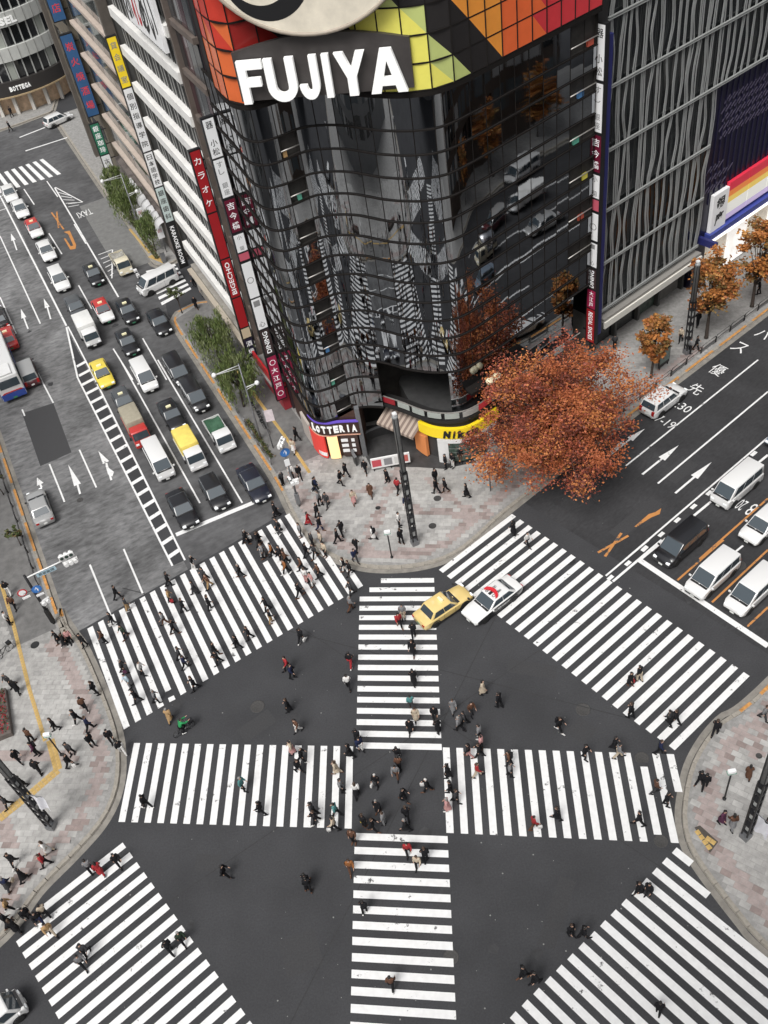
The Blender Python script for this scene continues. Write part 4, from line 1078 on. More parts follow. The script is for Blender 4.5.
# white block letters on a dark backing
LP = [Vector((-3.95,61.95,0)), Vector((7.75,59.0,0))]; ld = (LP[1]-LP[0]).normalized(); ln = Vector((ld.y, -ld.x, 0))
mb = MB(); P0 = LP[0]-ld*.1+ln*.1; P1 = LP[0]+ld*11.0+ln*.1
pts = [(P0.x,P0.y,32.3), (P1.x,P1.y,32.3)]+[(P0.x+(P1.x-P0.x)*u, P0.y+(P1.y-P0.y)*u, 35.3+.75*math.sin(math.pi*u)) for u in (1,.85,.7,.5,.3,.15,0)]
n = len(pts); back = [(p[0]-ln.x*.3, p[1]-ln.y*.3, p[2]) for p in pts]
mb.add(pts+back, [tuple(range(n)), tuple(range(2*n-1, n-1, -1))]+[(k, (k+1)%n, n+(k+1)%n, n+k) for k in range(n)]); W(mb, 'letter_backing', mat('backing_grey', (.050,.044,.042), .5, var=.2, scale=1), froot)
def block_letter(ch):
    s = .34 if ch not in 'UI' else .29; hb = .20
    if ch == 'F': return [[(0,0),(.33,0),(.33,.40),(.86,.40),(.86,.60),(.33,.60),(.33,.80),(1,.80),(1,1),(0,1)]]
    if ch == 'I': return [[(0,0),(1,0),(1,1),(0,1)]]
    if ch == 'Y': return [[(.35,0),(.65,0),(.65,.42),(1,1),(.70,1),(.50,.64),(.30,1),(0,1),(.35,.42)]]
    if ch == 'A': return [[(0,0),(.27,0),(.355,.20),(.645,.20),(.73,0),(1,0),(.655,1),(.345,1)], ][:0]+[[(0,0),(.27,0),(.50,.74),(.50,1),(.345,1)], [(.73,0),(1,0),(.655,1),(.501,1),(.501,.74)], [(.30,.17),(.70,.17),(.645,.36),(.355,.36)]]
    ou = [(.5+.5*math.cos(a), .36+.37*math.sin(a)) for a in np.linspace(math.pi, 2*math.pi, 13)]; iu = [(.5+.21*math.cos(a), .36+.17*math.sin(a)) for a in np.linspace(2*math.pi, math.pi, 11)]
    if ch == 'U': return [[(0,1)]+ou+[(1,1),(.71,1)]+iu+[(.29,1)]]
    oj = [(.5+.5*math.cos(a), .36+.37*math.sin(a)) for a in np.linspace(math.pi*1.02, 2*math.pi, 13)]; ij = [(.5+.13*math.cos(a), .36+.17*math.sin(a)) for a in np.linspace(2*math.pi, math.pi*1.05, 11)]
    return [[(p[0], p[1]) for p in oj]+[(1,1),(.63,1)]+ij]
x = 0.0
for ch, wd in (('F',1.75),('U',2.05),('J',1.45),('I',1.0),('Y',2.05),('A',2.45)):
    c = LP[0]+ld*(x+wd/2+.1)+ln*.42; hh = 2.62
    gl = block_letter(ch); w_ = wd-.14-(.42 if ch == 'I' else 0); o0 = LP[0]+ld*(x+.1+(wd-w_)/2)+ln*.30; mb = MB()
    for poly in gl:
        n = len(poly); F = [(o0.x+ld.x*u*w_+ln.x*.30, o0.y+ld.y*u*w_+ln.y*.30, 32.3+v*hh) for u, v in poly]; K = [(p[0]-ln.x*.32, p[1]-ln.y*.32, p[2]) for p in F]
        mb.add(F+K, [tuple(range(n)), tuple(range(2*n-1, n-1, -1))]+[(k, (k+1)%n, n+(k+1)%n, n+k) for k in range(n)])
    W(mb, 'sign_letter', M_LETTER, froot); x += wd-.02
# round cream sign with a dark swirl
dc = Vector((1.35,60.5,0))+ln*.25; DR = 7.0; dz = 43.15; mb = MB(); N = 64
ring_o = [(dc+ld*(DR*math.cos(2*math.pi*k/N))) for k in range(N)]
fr_ = [(p.x+ln.x*.3, p.y+ln.y*.3, dz+DR*math.sin(2*math.pi*k/N)) for k, p in enumerate(ring_o)]; bk = [(p.x-ln.x*.3, p.y-ln.y*.3, dz+DR*math.sin(2*math.pi*k/N)) for k, p in enumerate(ring_o)]
mb.add(fr_+bk, [tuple(range(N)), tuple(range(2*N-1, N-1, -1))]+[(k, (k+1)%N, N+(k+1)%N, N+k) for k in range(N)]); disc = W(mb, 'round_sign', mat('cream_sign', (.74,.68,.56), .5, var=.12, scale=.8), froot)
def crescent(cx, cz, ro, ri, ox, oz, zl):
    mb = MB(); V = []; 
    for k in range(N):
        a = 2*math.pi*k/N; V.append((cx+ro[0]*math.cos(a), cz+ro[1]*math.sin(a)))
    for k in range(N):
        a = 2*math.pi*k/N; V.append((cx+ox+ri[0]*math.cos(a), cz+oz+ri[1]*math.sin(a)))
    mb.add([tuple((dc+ld*u+ln*(.3+zl)))[:2]+(v,) for u, v in V], [(k, (k+1)%N, N+(k+1)%N, N+k) for k in range(N)])
    mb.build('swirl', M_BLACK, disc, fix=False)
crescent(-2.35, 40.1, (2.75,3.0), (2.2,2.5), -.40, .40, .012); crescent(-2.45, 41.2, (1.6,2.2), (1.15,1.75), -.18, .30, .018)
mb = MB(); mb.tube([tuple(dc+ld*(DR*math.cos(2*math.pi*k/N))+ln*.28)[:2]+(dz+DR*math.sin(2*math.pi*k/N),) for k in range(N+1)], .12, 6); mb.build('rim', mat('sign_rim', (.35,.30,.24), .5), disc)
# lower storeys: corner shop on the left, passage, rounded shop on the right
lot = spline([A(68.0,17.05), A(66,16.95), (-4.75,63.5), (-3.6,62.45), (-2.4,62.3), (-.75,61.95)], .3)
lot_in = offset_line(lot, .35)
mb = MB(); mb.prism([tuple(p) for p in lot_in]+[(-.2,64.5),(0,70),(-5,71.5)], 0.0, 4.6); W(mb, 'shop_wall', mat('shop_brown', (.055,.028,.020), .6, var=.2, scale=2), froot)
def band(mb, L, z0, z1, lo=0.0, hi=1.0, mi=0, th=.25):
    n = len(L)-1; a, b = int(lo*n), max(int(lo*n)+1, int(round(hi*n)))
    O = offset_line(L, -.02); I = offset_line(L, th)
    for k in range(a, b):
        mb.add([(*O[k],z0),(*O[k+1],z0),(*I[k+1],z0),(*I[k],z0),(*O[k],z1),(*O[k+1],z1),(*I[k+1],z1),(*I[k],z1)], [(0,3,2,1),(4,5,6,7),(0,1,5,4),(1,2,6,5),(2,3,7,6),(3,0,4,7)], mi)
mb = MB(); band(mb, lot, 2.95, 4.3, .55, 1.0); shop = W(mb, 'shop_sign', mat('shop_sign_brown', (.045,.022,.018), .4), froot)
for zz_, c in ((4.33,(.10,.06,.35)), (2.9,(.45,.25,.18))):
    mb = MB(); band(mb, offset_line(lot, -.04), zz_-.05, zz_+.05, .55, 1.0); mb.build('trim_light', mat('trim_%d' % int(zz_*10), c, .5, emit=.5), shop)
lo_pts = offset_line(lot, -.06)
for k, ch in enumerate('LOTTERIA'):
    u = .60+.385*(k+.5)/8; s = u*(len(lo_pts)-1); i = int(s); p = lo_pts[i]*(1-(s-i))+lo_pts[min(i+1,len(lo_pts)-1)]*(s-i); t = lo_pts[min(i+2,len(lo_pts)-1)]-lo_pts[max(i-2,0)]; t = t/np.linalg.norm(t)
    place_text(ch, 1, (p[0], p[1], 3.62), (t[0],t[1],0), (0,0,1), M_LETTER, shop, extrude=.03, offset=.05, fit=(.43 if ch != 'I' else .13, .78))
M_RED_LIT = mat('poster_red', (.62,.05,.04), .5, emit=.35); M_WARM = mat('poster_warm', (.95,.62,.30), .5, emit=.7); M_POST_D = mat('menu_board', (.06,.035,.03), .5)
for lo_, hi_, m_ in ((.52,.60,M_RED_LIT), (.62,.71,M_RED_LIT), (.73,.82,M_WARM), (.84,.98,M_POST_D), (.30,.50,mat('side_window', (.45,.40,.36), .3, emit=.15))):
    mb = MB(); band(mb, offset_line(lot, -.03), .25 if m_ is not M_POST_D else .4, 2.75, lo_, hi_, th=.2); W(mb, 'shop_window', m_, froot)
for lo_ in (.63,.645,.655,.68): 
    mb = MB(); band(mb, offset_line(lot, -.05), .5, .9, lo_, lo_+.012, th=.1); W(mb, 'poster_print', M_SIGNWHITE, froot)
for zz_ in (.9,1.5,2.1):
    for lo_ in (.86,.92): mb = MB(); band(mb, offset_line(lot, -.05), zz_, zz_+.35, lo_, lo_+.03, th=.1); W(mb, 'menu_print', M_SIGNWHITE, froot)
nik = spline([(3.6,62.2), (4.5,60.6), (5.7,59.55), (7.5,59.0), (9.0,59.35), (11.2,60.8), (14,62.7), (18,65.4)], .3)
nik_in = offset_line(nik, .45)
mb = MB(); mb.prism([tuple(p) for p in nik_in]+[(18,68.5),(5,70),(3.4,66)], 0, 4.55); W(mb, 'shop_wall', mat('shop_dark', (.05,.05,.05), .6, var=.2, scale=2), froot)
mb = MB(); band(mb, offset_line(nik, -.10), 3.0, 4.05, .10, .52, th=.30); ny = W(mb, 'shop_sign', M_YELLOW, froot)
np_ = offset_line(nik, -.17)
for k, ch in enumerate('Nikon'):
    u = .222+.165*(k+.5)/5; s = u*(len(np_)-1); i = int(s); p = np_[i]*(1-(s-i))+np_[i+1]*(s-i); t = np_[i+2]-np_[i-2]; t = t/np.linalg.norm(t)
    place_text(ch, 1, (p[0], p[1], 3.5+(0 if ch in 'Nk' else (-.09 if ch != 'i' else 0))), (t[0],t[1],0), (.18*t[0],.18*t[1],1), M_BLACK, ny, extrude=.02, offset=.09, fit=(.60 if ch != 'i' else .2, .80 if ch in 'Nki' else .60))
mb = MB(); band(mb, offset_line(nik, -.05), .35, 2.8, .24, .45, th=.3); W(mb, 'shop_window', mat('green_shop_glass', (.05,.075,.06), .1, spec=.8, var=.5, scale=2), froot)
mb = MB(); band(mb, offset_line(nik, -.08), 2.45, 2.85, .20, .50, th=.3); band(mb, offset_line(nik, -.08), 0, 2.5, .20, .235, th=.3); band(mb, offset_line(nik, -.08), 0, 2.5, .455, .49, th=.3); W(mb, 'shop_frame', M_WHITE, froot)
mb = MB(); band(mb, offset_line(nik, -.04), .3, 2.5, .05, .12, th=.3); W(mb, 'shop_door', mat('orange_door', (.55,.20,.07), .5, emit=.3), froot)
for zz_ in (.9,1.35,1.8): mb = MB(); band(mb, offset_line(nik, -.065), zz_, zz_+.05, .245, .445, th=.2); W(mb, 'shelf', mat('shelf_grey', (.2,.22,.2), .5), froot)
# first floor gallery with panel parapet
gal = spline([(-.4,64.2), (1.2,63.4), (3.0,61.9), (4.6,60.35), (6.0,59.5), (7.5,59.15), (9.0,59.5), (11.5,61.1), (15,63.5), (19.8,66.6)], .3)
mb = MB(); band(mb, gal, 4.5, 4.85, 0, 1, th=1.3); W(mb, 'gallery_slab', M_CORE, froot)
gm = [mat('parapet_white', (.38,.41,.38), .3), mat('parapet_maroon', (.30,.02,.03), .4), mat('parapet_red', (.60,.05,.06), .4, emit=.1), mat('parapet_grey', (.40,.40,.38), .3)]
for k in range(13):
    mb = MB(); lo_ = .10+k*.064; band(mb, gal, 5.02, 5.55, lo_, lo_+.050, th=.05); W(mb, 'parapet_panel', gm[1] if k in (0,) else gm[0] if k < 5 else gm[2] if k == 6 else gm[3], froot)
mb = MB(); band(mb, offset_line(gal, .02), 5.60, 5.67, .1, 1, th=.06); W(mb, 'parapet_rail', M_RAIL, froot)
mb = MB(); band(mb, offset_line(gal, .9), 4.85, 9.3, .38, 1, th=.3); W(mb, 'gallery_window', M_MIRROR, froot)
mb = MB(); band(mb, gal, 6.9, 7.15, .45, .75, th=1.4); W(mb, 'fascia', M_MULLION, froot)
for k, (u, w_) in enumerate(((.545,.16),(.56,.22),(.578,.12))): 
    s = u*(len(gal)-1); i = int(s); mb = MB(); mb.lathe([(.02,0),(.28,.05),(.34,.28),(.2,.45),(.05,.5)], 10, c=(gal[i][0]-.1, gal[i][1]-.25, 7.2)); W(mb, 'ornament', mat('ornament_cream', (.8,.72,.5), .5, emit=.2), froot)
# passage behind: back wall, awning, board, pillar, curved stair parapet
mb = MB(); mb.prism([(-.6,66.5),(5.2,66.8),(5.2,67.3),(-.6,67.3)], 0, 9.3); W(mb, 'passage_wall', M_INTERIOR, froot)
mb = MB(); mb.prism([(-.9,62.0),(-.5,62.0),(-.5,62.5),(-.9,62.5)], 0, 5.6); W(mb, 'pillar', M_GREYMETAL, froot)
mb = MB(); a0, a1 = Vector((2.3,64.4,3.9)), Vector((5.1,61.5,3.9)); dv = Vector((-1.5,-1.2,-1.15)); ns_ = 16
for k in range(ns_):
    p = a0.lerp(a1, k/ns_); q = a0.lerp(a1, (k+1)/ns_); mb.quad(p, q, q+dv, p+dv, k % 2)
    mb.quad(p+dv, q+dv, q+dv+Vector((0,0,-.25)), p+dv+Vector((0,0,-.25)), k % 2)
W(mb, 'striped_awning', [mat('awning_tan', (.42,.34,.28), .8), mat('awning_brown', (.20,.15,.125), .8)], froot, fix=False)
mb = MB(); p = a0+Vector((.15,-.1,.1)); q = a1+Vector((.15,-.1,.1)); mb.bar(p, q, .12, .75); aw = W(mb, 'awning_sign', mat('awning_red', (.30,.05,.035), .5, emit=.1), froot)
mb = MB(); P_ = [(1.55+3.3*math.cos(a), 61.9+2.6*math.sin(a)) for a in np.linspace(R(200), R(20), 14)]
for k in range(13): mb.bar((*P_[k],.55), (*P_[k+1],.55), .18, 1.1)
W(mb, 'stair_parapet', mat('parapet_dark', (.035,.035,.036), .5, var=.2, scale=2), froot)
mb = MB()
for k in range(13): mb.bar((*P_[k],1.13), (*P_[k+1],1.13), .26, .05)
W(mb, 'stair_coping', M_GREYMETAL, froot)
mb = MB(); mb.box(-.35,3.05,59.9,60.05,.45,1.55); bd = W(mb, 'notice_board', M_WHITE, froot)
for x0, x1, c in ((-.25,.55,(.55,.08,.10)), (.8,1.5,(.25,.25,.26)), (1.7,2.1,(.62,.62,.6)), (2.4,2.9,(.5,.12,.1))): mb = MB(); mb.box(x0,x1,59.885,59.9,.65,1.4); mb.build('poster', mat('poster_%d' % int(x0*100+90), c, .6), bd)
for x0 in (-.2,1.3,2.85): mb = MB(); mb.box(x0,x0+.08,59.92,60.04,.0,.45); mb.build('board_leg', M_DARKMETAL, bd)
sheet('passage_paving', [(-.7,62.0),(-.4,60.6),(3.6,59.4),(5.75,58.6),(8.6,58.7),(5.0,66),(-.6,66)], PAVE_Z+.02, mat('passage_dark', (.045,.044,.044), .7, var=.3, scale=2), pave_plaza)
ddark = mat('duct_dark', (.06,.055,.05), .5)
# ---- vertical blade signs (a box of stacked panels standing off the wall)
def blade(name, label, x, y, ang, panels, width=1.1, thick=.35, wall=None, group=None, framem=None):
    """panels: (z0, z1, material, text, text material); the blade's broad faces look along +-ang normal"""
    r = thing(name, label, 'sign', (x, y, panels[-1][0]), ang, group); zb = panels[-1][0]; zt = panels[0][1]
    mb = MB(); mb.box(-width/2-.06, width/2+.06, -thick/2, thick/2, -.1, zt-zb+.1); mb.build('frame', framem or M_DARKMETAL, r)
    for z in (zb+1, (zb+zt)/2, zt-1): 
        mb = MB(); mb.box(width/2, width/2+(wall or .5), -.05, .05, z-zb-.05, z-zb+.05); mb.build('bracket', M_DARKMETAL, r)
    for z0, z1, m_, tx, tm in panels:
        mb = MB(); e = .03; mb.box(-width/2+e, width/2-e, -thick/2-.012, thick/2+.012, z0-zb+e, z1-zb-e); pn = mb.build('sign_face', m_, r)
        if tx:
            for sgn in (-1, 1):
                y_ = sgn*(thick/2+.018); ux = (-1,0,0) if sgn > 0 else (1,0,0)
                if tx[0] in '<>':
                    body = tx[1:]; up = (0,0,1) if tx[0] == '<' else (0,0,-1); L = (z1-z0)*.84
                    lat = Vector((0,0,1)).cross(Vector(ux)) 
                    uxx = Vector(up); nrm = Vector((0,sgn,0)); uyy = nrm.cross(uxx)
                    place_text(body, 1, (0, y_, (z0+z1)/2-zb), uxx, uyy, tm, pn, offset=.02, fit=(L, width*.5))
                else:
                    n = len(tx); h = (z1-z0)*.9/n
                    for k, ch in enumerate(tx):
                        if ch == ' ': continue
                        s_ = min(h*.8, width*.66); place_text(ch, 1, (0, y_, z1-zb-(z1-z0)*.05-h*(k+.5)), ux, (0,0,1), tm, pn, offset=.01, fit=(s_, s_))
    return r
T_RED = mat('text_red', (.5,.02,.03), .5); T_BLK = mat('text_black', (.03,.03,.03), .5); T_WHT = mat('text_white', (.85,.85,.85), .5, emit=.2); T_GREY = mat('text_grey', (.28,.28,.28), .5)
def fpanels(z):
    return [(z+25.3,z+28.2,M_SIGNWHITE,'器 小松',T_BLK), (z+20.9,z+25.1,M_SIGNWHITE,'すし 銀座',T_GREY), (z+17.0,z+20.7,M_MAROON,'吉今橋',T_WHT), (z+14.2,z+16.8,M_SIGNWHITE,'小 菊',T_GREY), (z+12.9,z+14.1,M_PINK,'',None),
            (z+9.6,z+12.7,M_SIGNWHITE,'〇',T_GREY), (z+6.6,z+9.4,M_SIGNWHITE,'一  心',T_GREY), (z+4.4,z+6.5,mat('sign_dark', (.05,.03,.03), .5),'<DINING',T_WHT), (z,z+4.3,M_PINK if False else mat('sign_magenta', (.38,.02,.075), .4),'〇大江戸〇',T_WHT)]
SD = mat('sign_dark', (.05,.03,.03), .5)
blade('blade_sign', 'tall stacked blade sign on the left edge of the curved mirror-glass building', *A(68.6,16.5), math.atan2(NA.y,NA.x), [(25.4,28.4,M_SIGNWHITE,'器 小松',T_BLK),(22.2,25.3,M_SIGNWHITE,'すし 銀座',T_GREY),(19.2,22.0,M_MAROON,'吉今橋',T_WHT),(17.4,19.0,M_SIGNWHITE,'小 菊',T_GREY),(16.6,17.3,M_PINK,'',None),(13.0,16.4,M_SIGNWHITE,'〇',T_GREY),(9.8,12.9,M_SIGNWHITE,'一  心',T_GREY),(7.0,9.7,SD,'<DINING',T_WHT),(1.9,6.8,fpanels(0)[-1][2],'〇大江戸〇',T_WHT)], .92, .35, wall=.3)
blade('blade_sign', 'tall stacked blade sign with REGAL SHOES panel at the right edge of the mirror-glass building', *B(54.9,-45.75), math.atan2(-NB.y,-NB.x), [(26.7,30.6,M_SIGNWHITE,'器 小松',T_BLK),(22.8,26.5,M_SIGNWHITE,'すし 銀座',T_GREY),(19.6,22.6,M_MAROON,'吉今橋',T_WHT),(17.4,19.4,M_SIGNWHITE,'小 菊',T_GREY),(16.3,17.3,M_PINK,'',None),(13.6,16.1,M_SIGNWHITE,'〇',T_GREY),(11.1,13.4,M_SIGNWHITE,'一  心',T_GREY),(8.9,10.9,mat('sign_dark', (.05,.03,.03), .5),'<DINING',T_WHT),(6.9,8.8,mat('sign_magenta', (.38,.02,.075), .4),'大江戸',T_WHT),(3.3,6.8,M_REDSIGN,'>REGAL SHOES',T_WHT)], .95, .4, wall=.5)
# ---- narrow dark building between the mirror building and the white-banded one
r = thing('narrow_building', 'narrow dark glass building between the mirror-glass block and the white-banded block', 'building', (*A(71.5,20),0))
mb = MB(); mb.prism([A(68.6,17.35), A(74.3,17.35), A(74.3,34), A(68.6,34)], 0, 46); W(mb, 'wall', mat('plum_wall', (.045,.03,.034), .5, var=.2, scale=.8), r)
for k in range(12):
    z0 = 5.4+3.55*k
    mb = MB(); mb.prism([A(68.6,16.95), A(74.3,16.95), A(74.3,17.4), A(68.6,17.4)], z0-.45, z0); W(mb, 'floor_band', mat('band_taupe', (.13,.105,.09), .6, var=.2, scale=1), r)
    for i in range(4):
        t = 68.75+1.4*i; mb = MB(); mb.prism([A(t,17.22), A(t+1.28,17.22), A(t+1.28,17.34), A(t,17.34)], z0+.08, z0+2.95)
        W(mb, 'window_pane', mat('plum_glass_%d' % ((i+k)%3), [(.05,.018,.026),(.025,.028,.032),(.06,.065,.07)][(i+k)%3], .08, spec=.8), r)
mb = MB(); mb.prism([A(74.0,16.8), A(74.38,16.8), A(74.38,17.5), A(74.0,17.5)], 0, 46); W(mb, 'pier', mat('band_taupe', (.13,.105,.09), .6), r)
mb = MB(); mb.prism([A(68.8,15.9), A(73.8,15.9), A(73.8,17.3), A(68.8,17.3)], 3.3, 3.55); W(mb, 'canopy', M_CONC, r)
mb = MB(); mb.prism([A(68.8,16.6), A(73.8,16.6), A(73.8,17.3), A(68.8,17.3)], .2, 3.2); W(mb, 'shop_front', mat('shop_red', (.30,.03,.04), .5, emit=.1), r)
mb = MB(); mb.prism([A(69.2,16.05), A(73.5,16.05), A(73.5,16.25), A(69.2,16.25)], 3.6, 4.5); W(mb, 'shop_fascia', M_REDSIGN, r)

# ---- white-banded office block
r = thing('banded_building', 'office block with white horizontal bands and black louvres on the left avenue', 'building', (*A(84,20),0))
mb = MB(); mb.prism([A(74.5,17.9), A(94.6,17.9), A(94.6,40), A(74.5,40)], 0, 48); W(mb, 'wall', mat('louvre_dark', (.016,.016,.017), .5), r)
mwb = mat('white_band', (.80,.79,.76), .6, var=.10, scale=.7)
for k in range(12):
    z0 = 5.15+3.4*k
    mb = MB(); mb.prism([A(74.45,16.6), A(94.7,16.6), A(94.7,18.0), A(74.45,18.0)], z0+.05, z0+.90); W(mb, 'white_band', mwb, r)
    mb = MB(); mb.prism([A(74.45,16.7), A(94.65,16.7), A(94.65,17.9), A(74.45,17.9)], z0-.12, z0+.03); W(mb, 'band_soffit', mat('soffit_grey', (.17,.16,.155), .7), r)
    fins = MB()
    for i in range(43):
        t = 74.8+.46*i; fins.prism([A(t,17.05), A(t+.10,17.05), A(t+.10,17.85), A(t,17.85)], z0+.97, z0+3.26, 1 if (i*7+k*3) % 5 < 2 else 0)
    tag(W(fins, 'louvre_fins', [mat('louvre_fin', (.045,.045,.045), .5), mat('louvre_fin_pale', (.36,.36,.35), .5)], r), kind='stuff')
    for i in range(7):
        t = 75.0+2.8*i; mb = MB(); mb.prism([A(t,17.55), A(t+2.5,17.55), A(t+2.5,17.82), A(t,17.82)], z0+1.1, z0+3.0); W(mb, 'window_pane', M_GLASSDARK if (i*3+k) % 4 else mat('blind_window', (.34,.34,.33), .5), r)
mb = MB(); mb.prism([A(75.2,16.62), A(94.0,16.62), A(94.0,17.2), A(75.2,17.2)], .2, 3.55); W(mb, 'shop_front', mat('shop_grey', (.32,.30,.27), .5, var=.3, scale=1), r)
mb = MB(); mb.prism([A(75.2,16.1), A(94.0,16.1), A(94.0,16.6), A(75.2,16.6)], 2.95, 3.15); W(mb, 'canopy', mat('canopy_buff', (.42,.37,.30), .6), r)
mb = MB(); mb.prism([A(75.0,16.3), A(84.8,16.3), A(84.8,16.6), A(75.0,16.6)], 31.2, 38); bb = W(mb, 'billboard', M_SIGNWHITE, r)
for k, ch in enumerate('ふれあい'):
    p = A(83.6-2.3*k, 16.28); place_text(ch, 1, (p[0],p[1],33.4), (-DA.x,-DA.y,0), (0,0,1), T_BLK if k != 1 else T_RED, bb, offset=.03, fit=(2.0,3.6))
blade('blade_sign', 'red karaoke blade sign on the white-banded office block', *A(74.2,16.15), math.atan2(NA.y,NA.x), [(18.6,24.0,M_REDSIGN,'カラオケ',T_WHT),(14.2,18.5,M_REDSIGN,'',None),(10.2,14.1,M_REDSIGN,'<BIGECHO',T_WHT),(6.9,10.1,M_REDSIGN,'',None),(5.7,6.8,mat('sign_cream', (.70,.58,.40), .5),'',None),(3.6,5.6,mat('sign_navy', (.018,.016,.04), .5),'酒場',T_WHT)], .88, .35, wall=.3)
blade('blade_sign', 'long yellow and white blade sign at the far corner of the white-banded block', *A(95.3,16.1), math.atan2(NA.y,NA.x), [(22.6,27.2,M_YELLOW,'貸会議室',T_GREY),(16.2,22.5,M_SIGNWHITE,'個別指導学院',T_BLK),(12.4,16.1,M_SIGNWHITE,'日本語学校',T_BLK),(8.4,12.3,mat('sign_pale_green', (.62,.72,.70), .5),'銀座歯科',T_BLK),(2.9,8.3,M_BLACK,'>KARAOKE ROOM',T_WHT)], .92, .35, wall=.3)

# ---- building with slanting glass bays and blue signs beyond the side street
r = thing('bay_building', 'grey glass building with pale ledges beyond the side street crossing', 'building', (*A(114,20),0))
mb = MB(); mb.prism([A(101.5,17.6), A(126.0,17.6), A(126.0,40), A(101.5,40)], 0, 44); W(mb, 'wall', mat('bay_grey', (.10,.10,.095), .6, var=.2, scale=.6), r)
for k in range(10):
    z0 = 6.0+3.7*k
    mb = MB(); mb.prism([A(101.4,16.9), A(124,16.9), A(124,17.7), A(101.4,17.7)], z0+.15, z0+.50); W(mb, 'ledge', mat('ledge_buff', (.50,.42,.36), .6, var=.1, scale=1), r)
    for i in range(9):
        t = 101.7+2.5*i; mb = MB(); mb.prism([A(t,17.4), A(t+2.35,17.4), A(t+2.35,17.58), A(t,17.58)], z0+.6, z0+3.6); W(mb, 'window_pane', mat('bay_glass_%d' % ((i*5+k*3)%3), [(.10,.115,.11),(.045,.05,.05),(.20,.215,.205)][(i*5+k*3)%3], .06, spec=.8), r)
mb = MB(); mb.prism([A(101.35,16.8), A(102.1,16.8), A(102.1,17.8), A(101.35,17.8)], 0, 44); W(mb, 'pier', mat('pier_brown', (.12,.105,.09), .7, var=.2, scale=1), r)
mb = MB(); mb.prism([A(102.5,16.8), A(125,16.8), A(125,17.5), A(102.5,17.5)], .2, 4.2); W(mb, 'shop_front', mat('shop_taupe', (.15,.13,.12), .5, var=.5, scale=.8), r)
mdome = mat('awning_silver', (.58,.58,.58), .45, metal=.2)
for k in range(8):
    p = A(104.2+1.75*k, 16.2); mb = MB(); nseg = 7
    for a in range(nseg):
        a0_, a1_ = math.pi*.5*a/nseg, math.pi*.5*(a+1)/nseg
        for s0, s1 in ((0,1),(1,2),(2,3),(3,4)):
            def q(ang_, sv): 
                w = -.82+.41*sv; rr = 1.0-.10*abs(w); return (p[0]+DA.x*w-NA.x*rr*math.cos(ang_)+NA.x*.6, p[1]+DA.y*w-NA.y*rr*math.cos(ang_)+NA.y*.6, 3.6+1.1*rr*math.sin(ang_)*(1-.25*abs(w)))
            mb.add([q(a0_,s0), q(a0_,s1), q(a1_,s1), q(a1_,s0)], [(0,1,2,3)], 0, True)
    W(mb, 'dome_awning', mdome, r, fix=False)
r2 = thing('brown_building', 'narrow brown building edge carrying blue signs with red characters', 'building', (*A(131,20),0))
mb = MB(); mb.prism([A(126.3,17.0), A(137.5,16.4), A(137.5,40), A(126.3,40)], 0, 46); W(mb, 'wall', mat('brown_wall', (.145,.125,.095), .8, var=.25, scale=.7), r2)
for k in range(11):
    for i in range(3):
        t = 127.2+3.2*i; n_ = 17.0-.054*(t-126.3); mb = MB(); mb.prism([A(t,n_-.06), A(t+1.9,n_-.16), A(t+1.9,n_+.2), A(t,n_+.2)], 5.5+3.6*k, 7.3+3.6*k); W(mb, 'window_pane', M_GLASSDARK, r2)
mb = MB(); mb.prism([A(136.6,15.9), A(137.6,15.9), A(137.6,16.6), A(136.6,16.6)], 0, 46); W(mb, 'pier', mat('pier_brown', (.12,.105,.09), .7), r2)
T_SRED = mat('text_bright_red', (.62,.05,.06), .5, emit=.15)
blade('blade_sign', 'lower blue sign with five red characters on the brown building', *A(126.1,16.2), math.atan2(NA.y,NA.x), [(9.6,19.4,M_BLUE,'炭火焼酒場',T_SRED)], 1.5, .5, wall=.6)
blade('blade_sign', 'upper blue sign with red characters cut by the top edge', *A(126.1,16.2), math.atan2(NA.y,NA.x), [(21.0,31,M_BLUE,'居酒屋本店',T_SRED)], 1.5, .5, wall=.6)
mgreen = mat('sign_green', (.04,.22,.13), .5, var=.1, scale=2)
blade('blade_sign', 'green hanging sign above the far left pavement', *A(123.5,15.5), math.atan2(NA.y,NA.x), [(5.6,9.6,mgreen,'銀座珈琲',T_WHT),(3.9,5.5,M_SIGNWHITE,'本',T_GREY)], 1.15, .3, wall=.7)

# ---- rounded pale building on the far corner
cx, cy, cr = -46.0, 165.6, 11.2
r = thing('rounded_building', 'rounded pale building with ribbon windows and dark shop ring on the far corner', 'building', (cx,cy,0))
def cyl(name, z0, z1, r0, m, a0=R(150), a1=R(400), n=60, parent=r):
    mb = MB(); V = [(cx+r0*math.cos(a0+(a1-a0)*k/n), cy+r0*math.sin(a0+(a1-a0)*k/n)) for k in range(n+1)]; mb.prism(V+[(cx+8,cy+20),(cx-25,cy+20)], z0, z1); return W(mb, name, m, parent)
cyl('shop_wall', 0, 3.1, cr-1.4, mat('shop_warm', (.35,.25,.17), .6, var=.6, scale=.9, emit=.15))
cyl('sign_ring', 3.1, 5.2, cr+.2, mat('ring_dark', (.04,.036,.034), .4)); cyl('ring_trim', 3.0, 3.2, cr+.35, mat('trim_gold', (.45,.34,.2), .4))
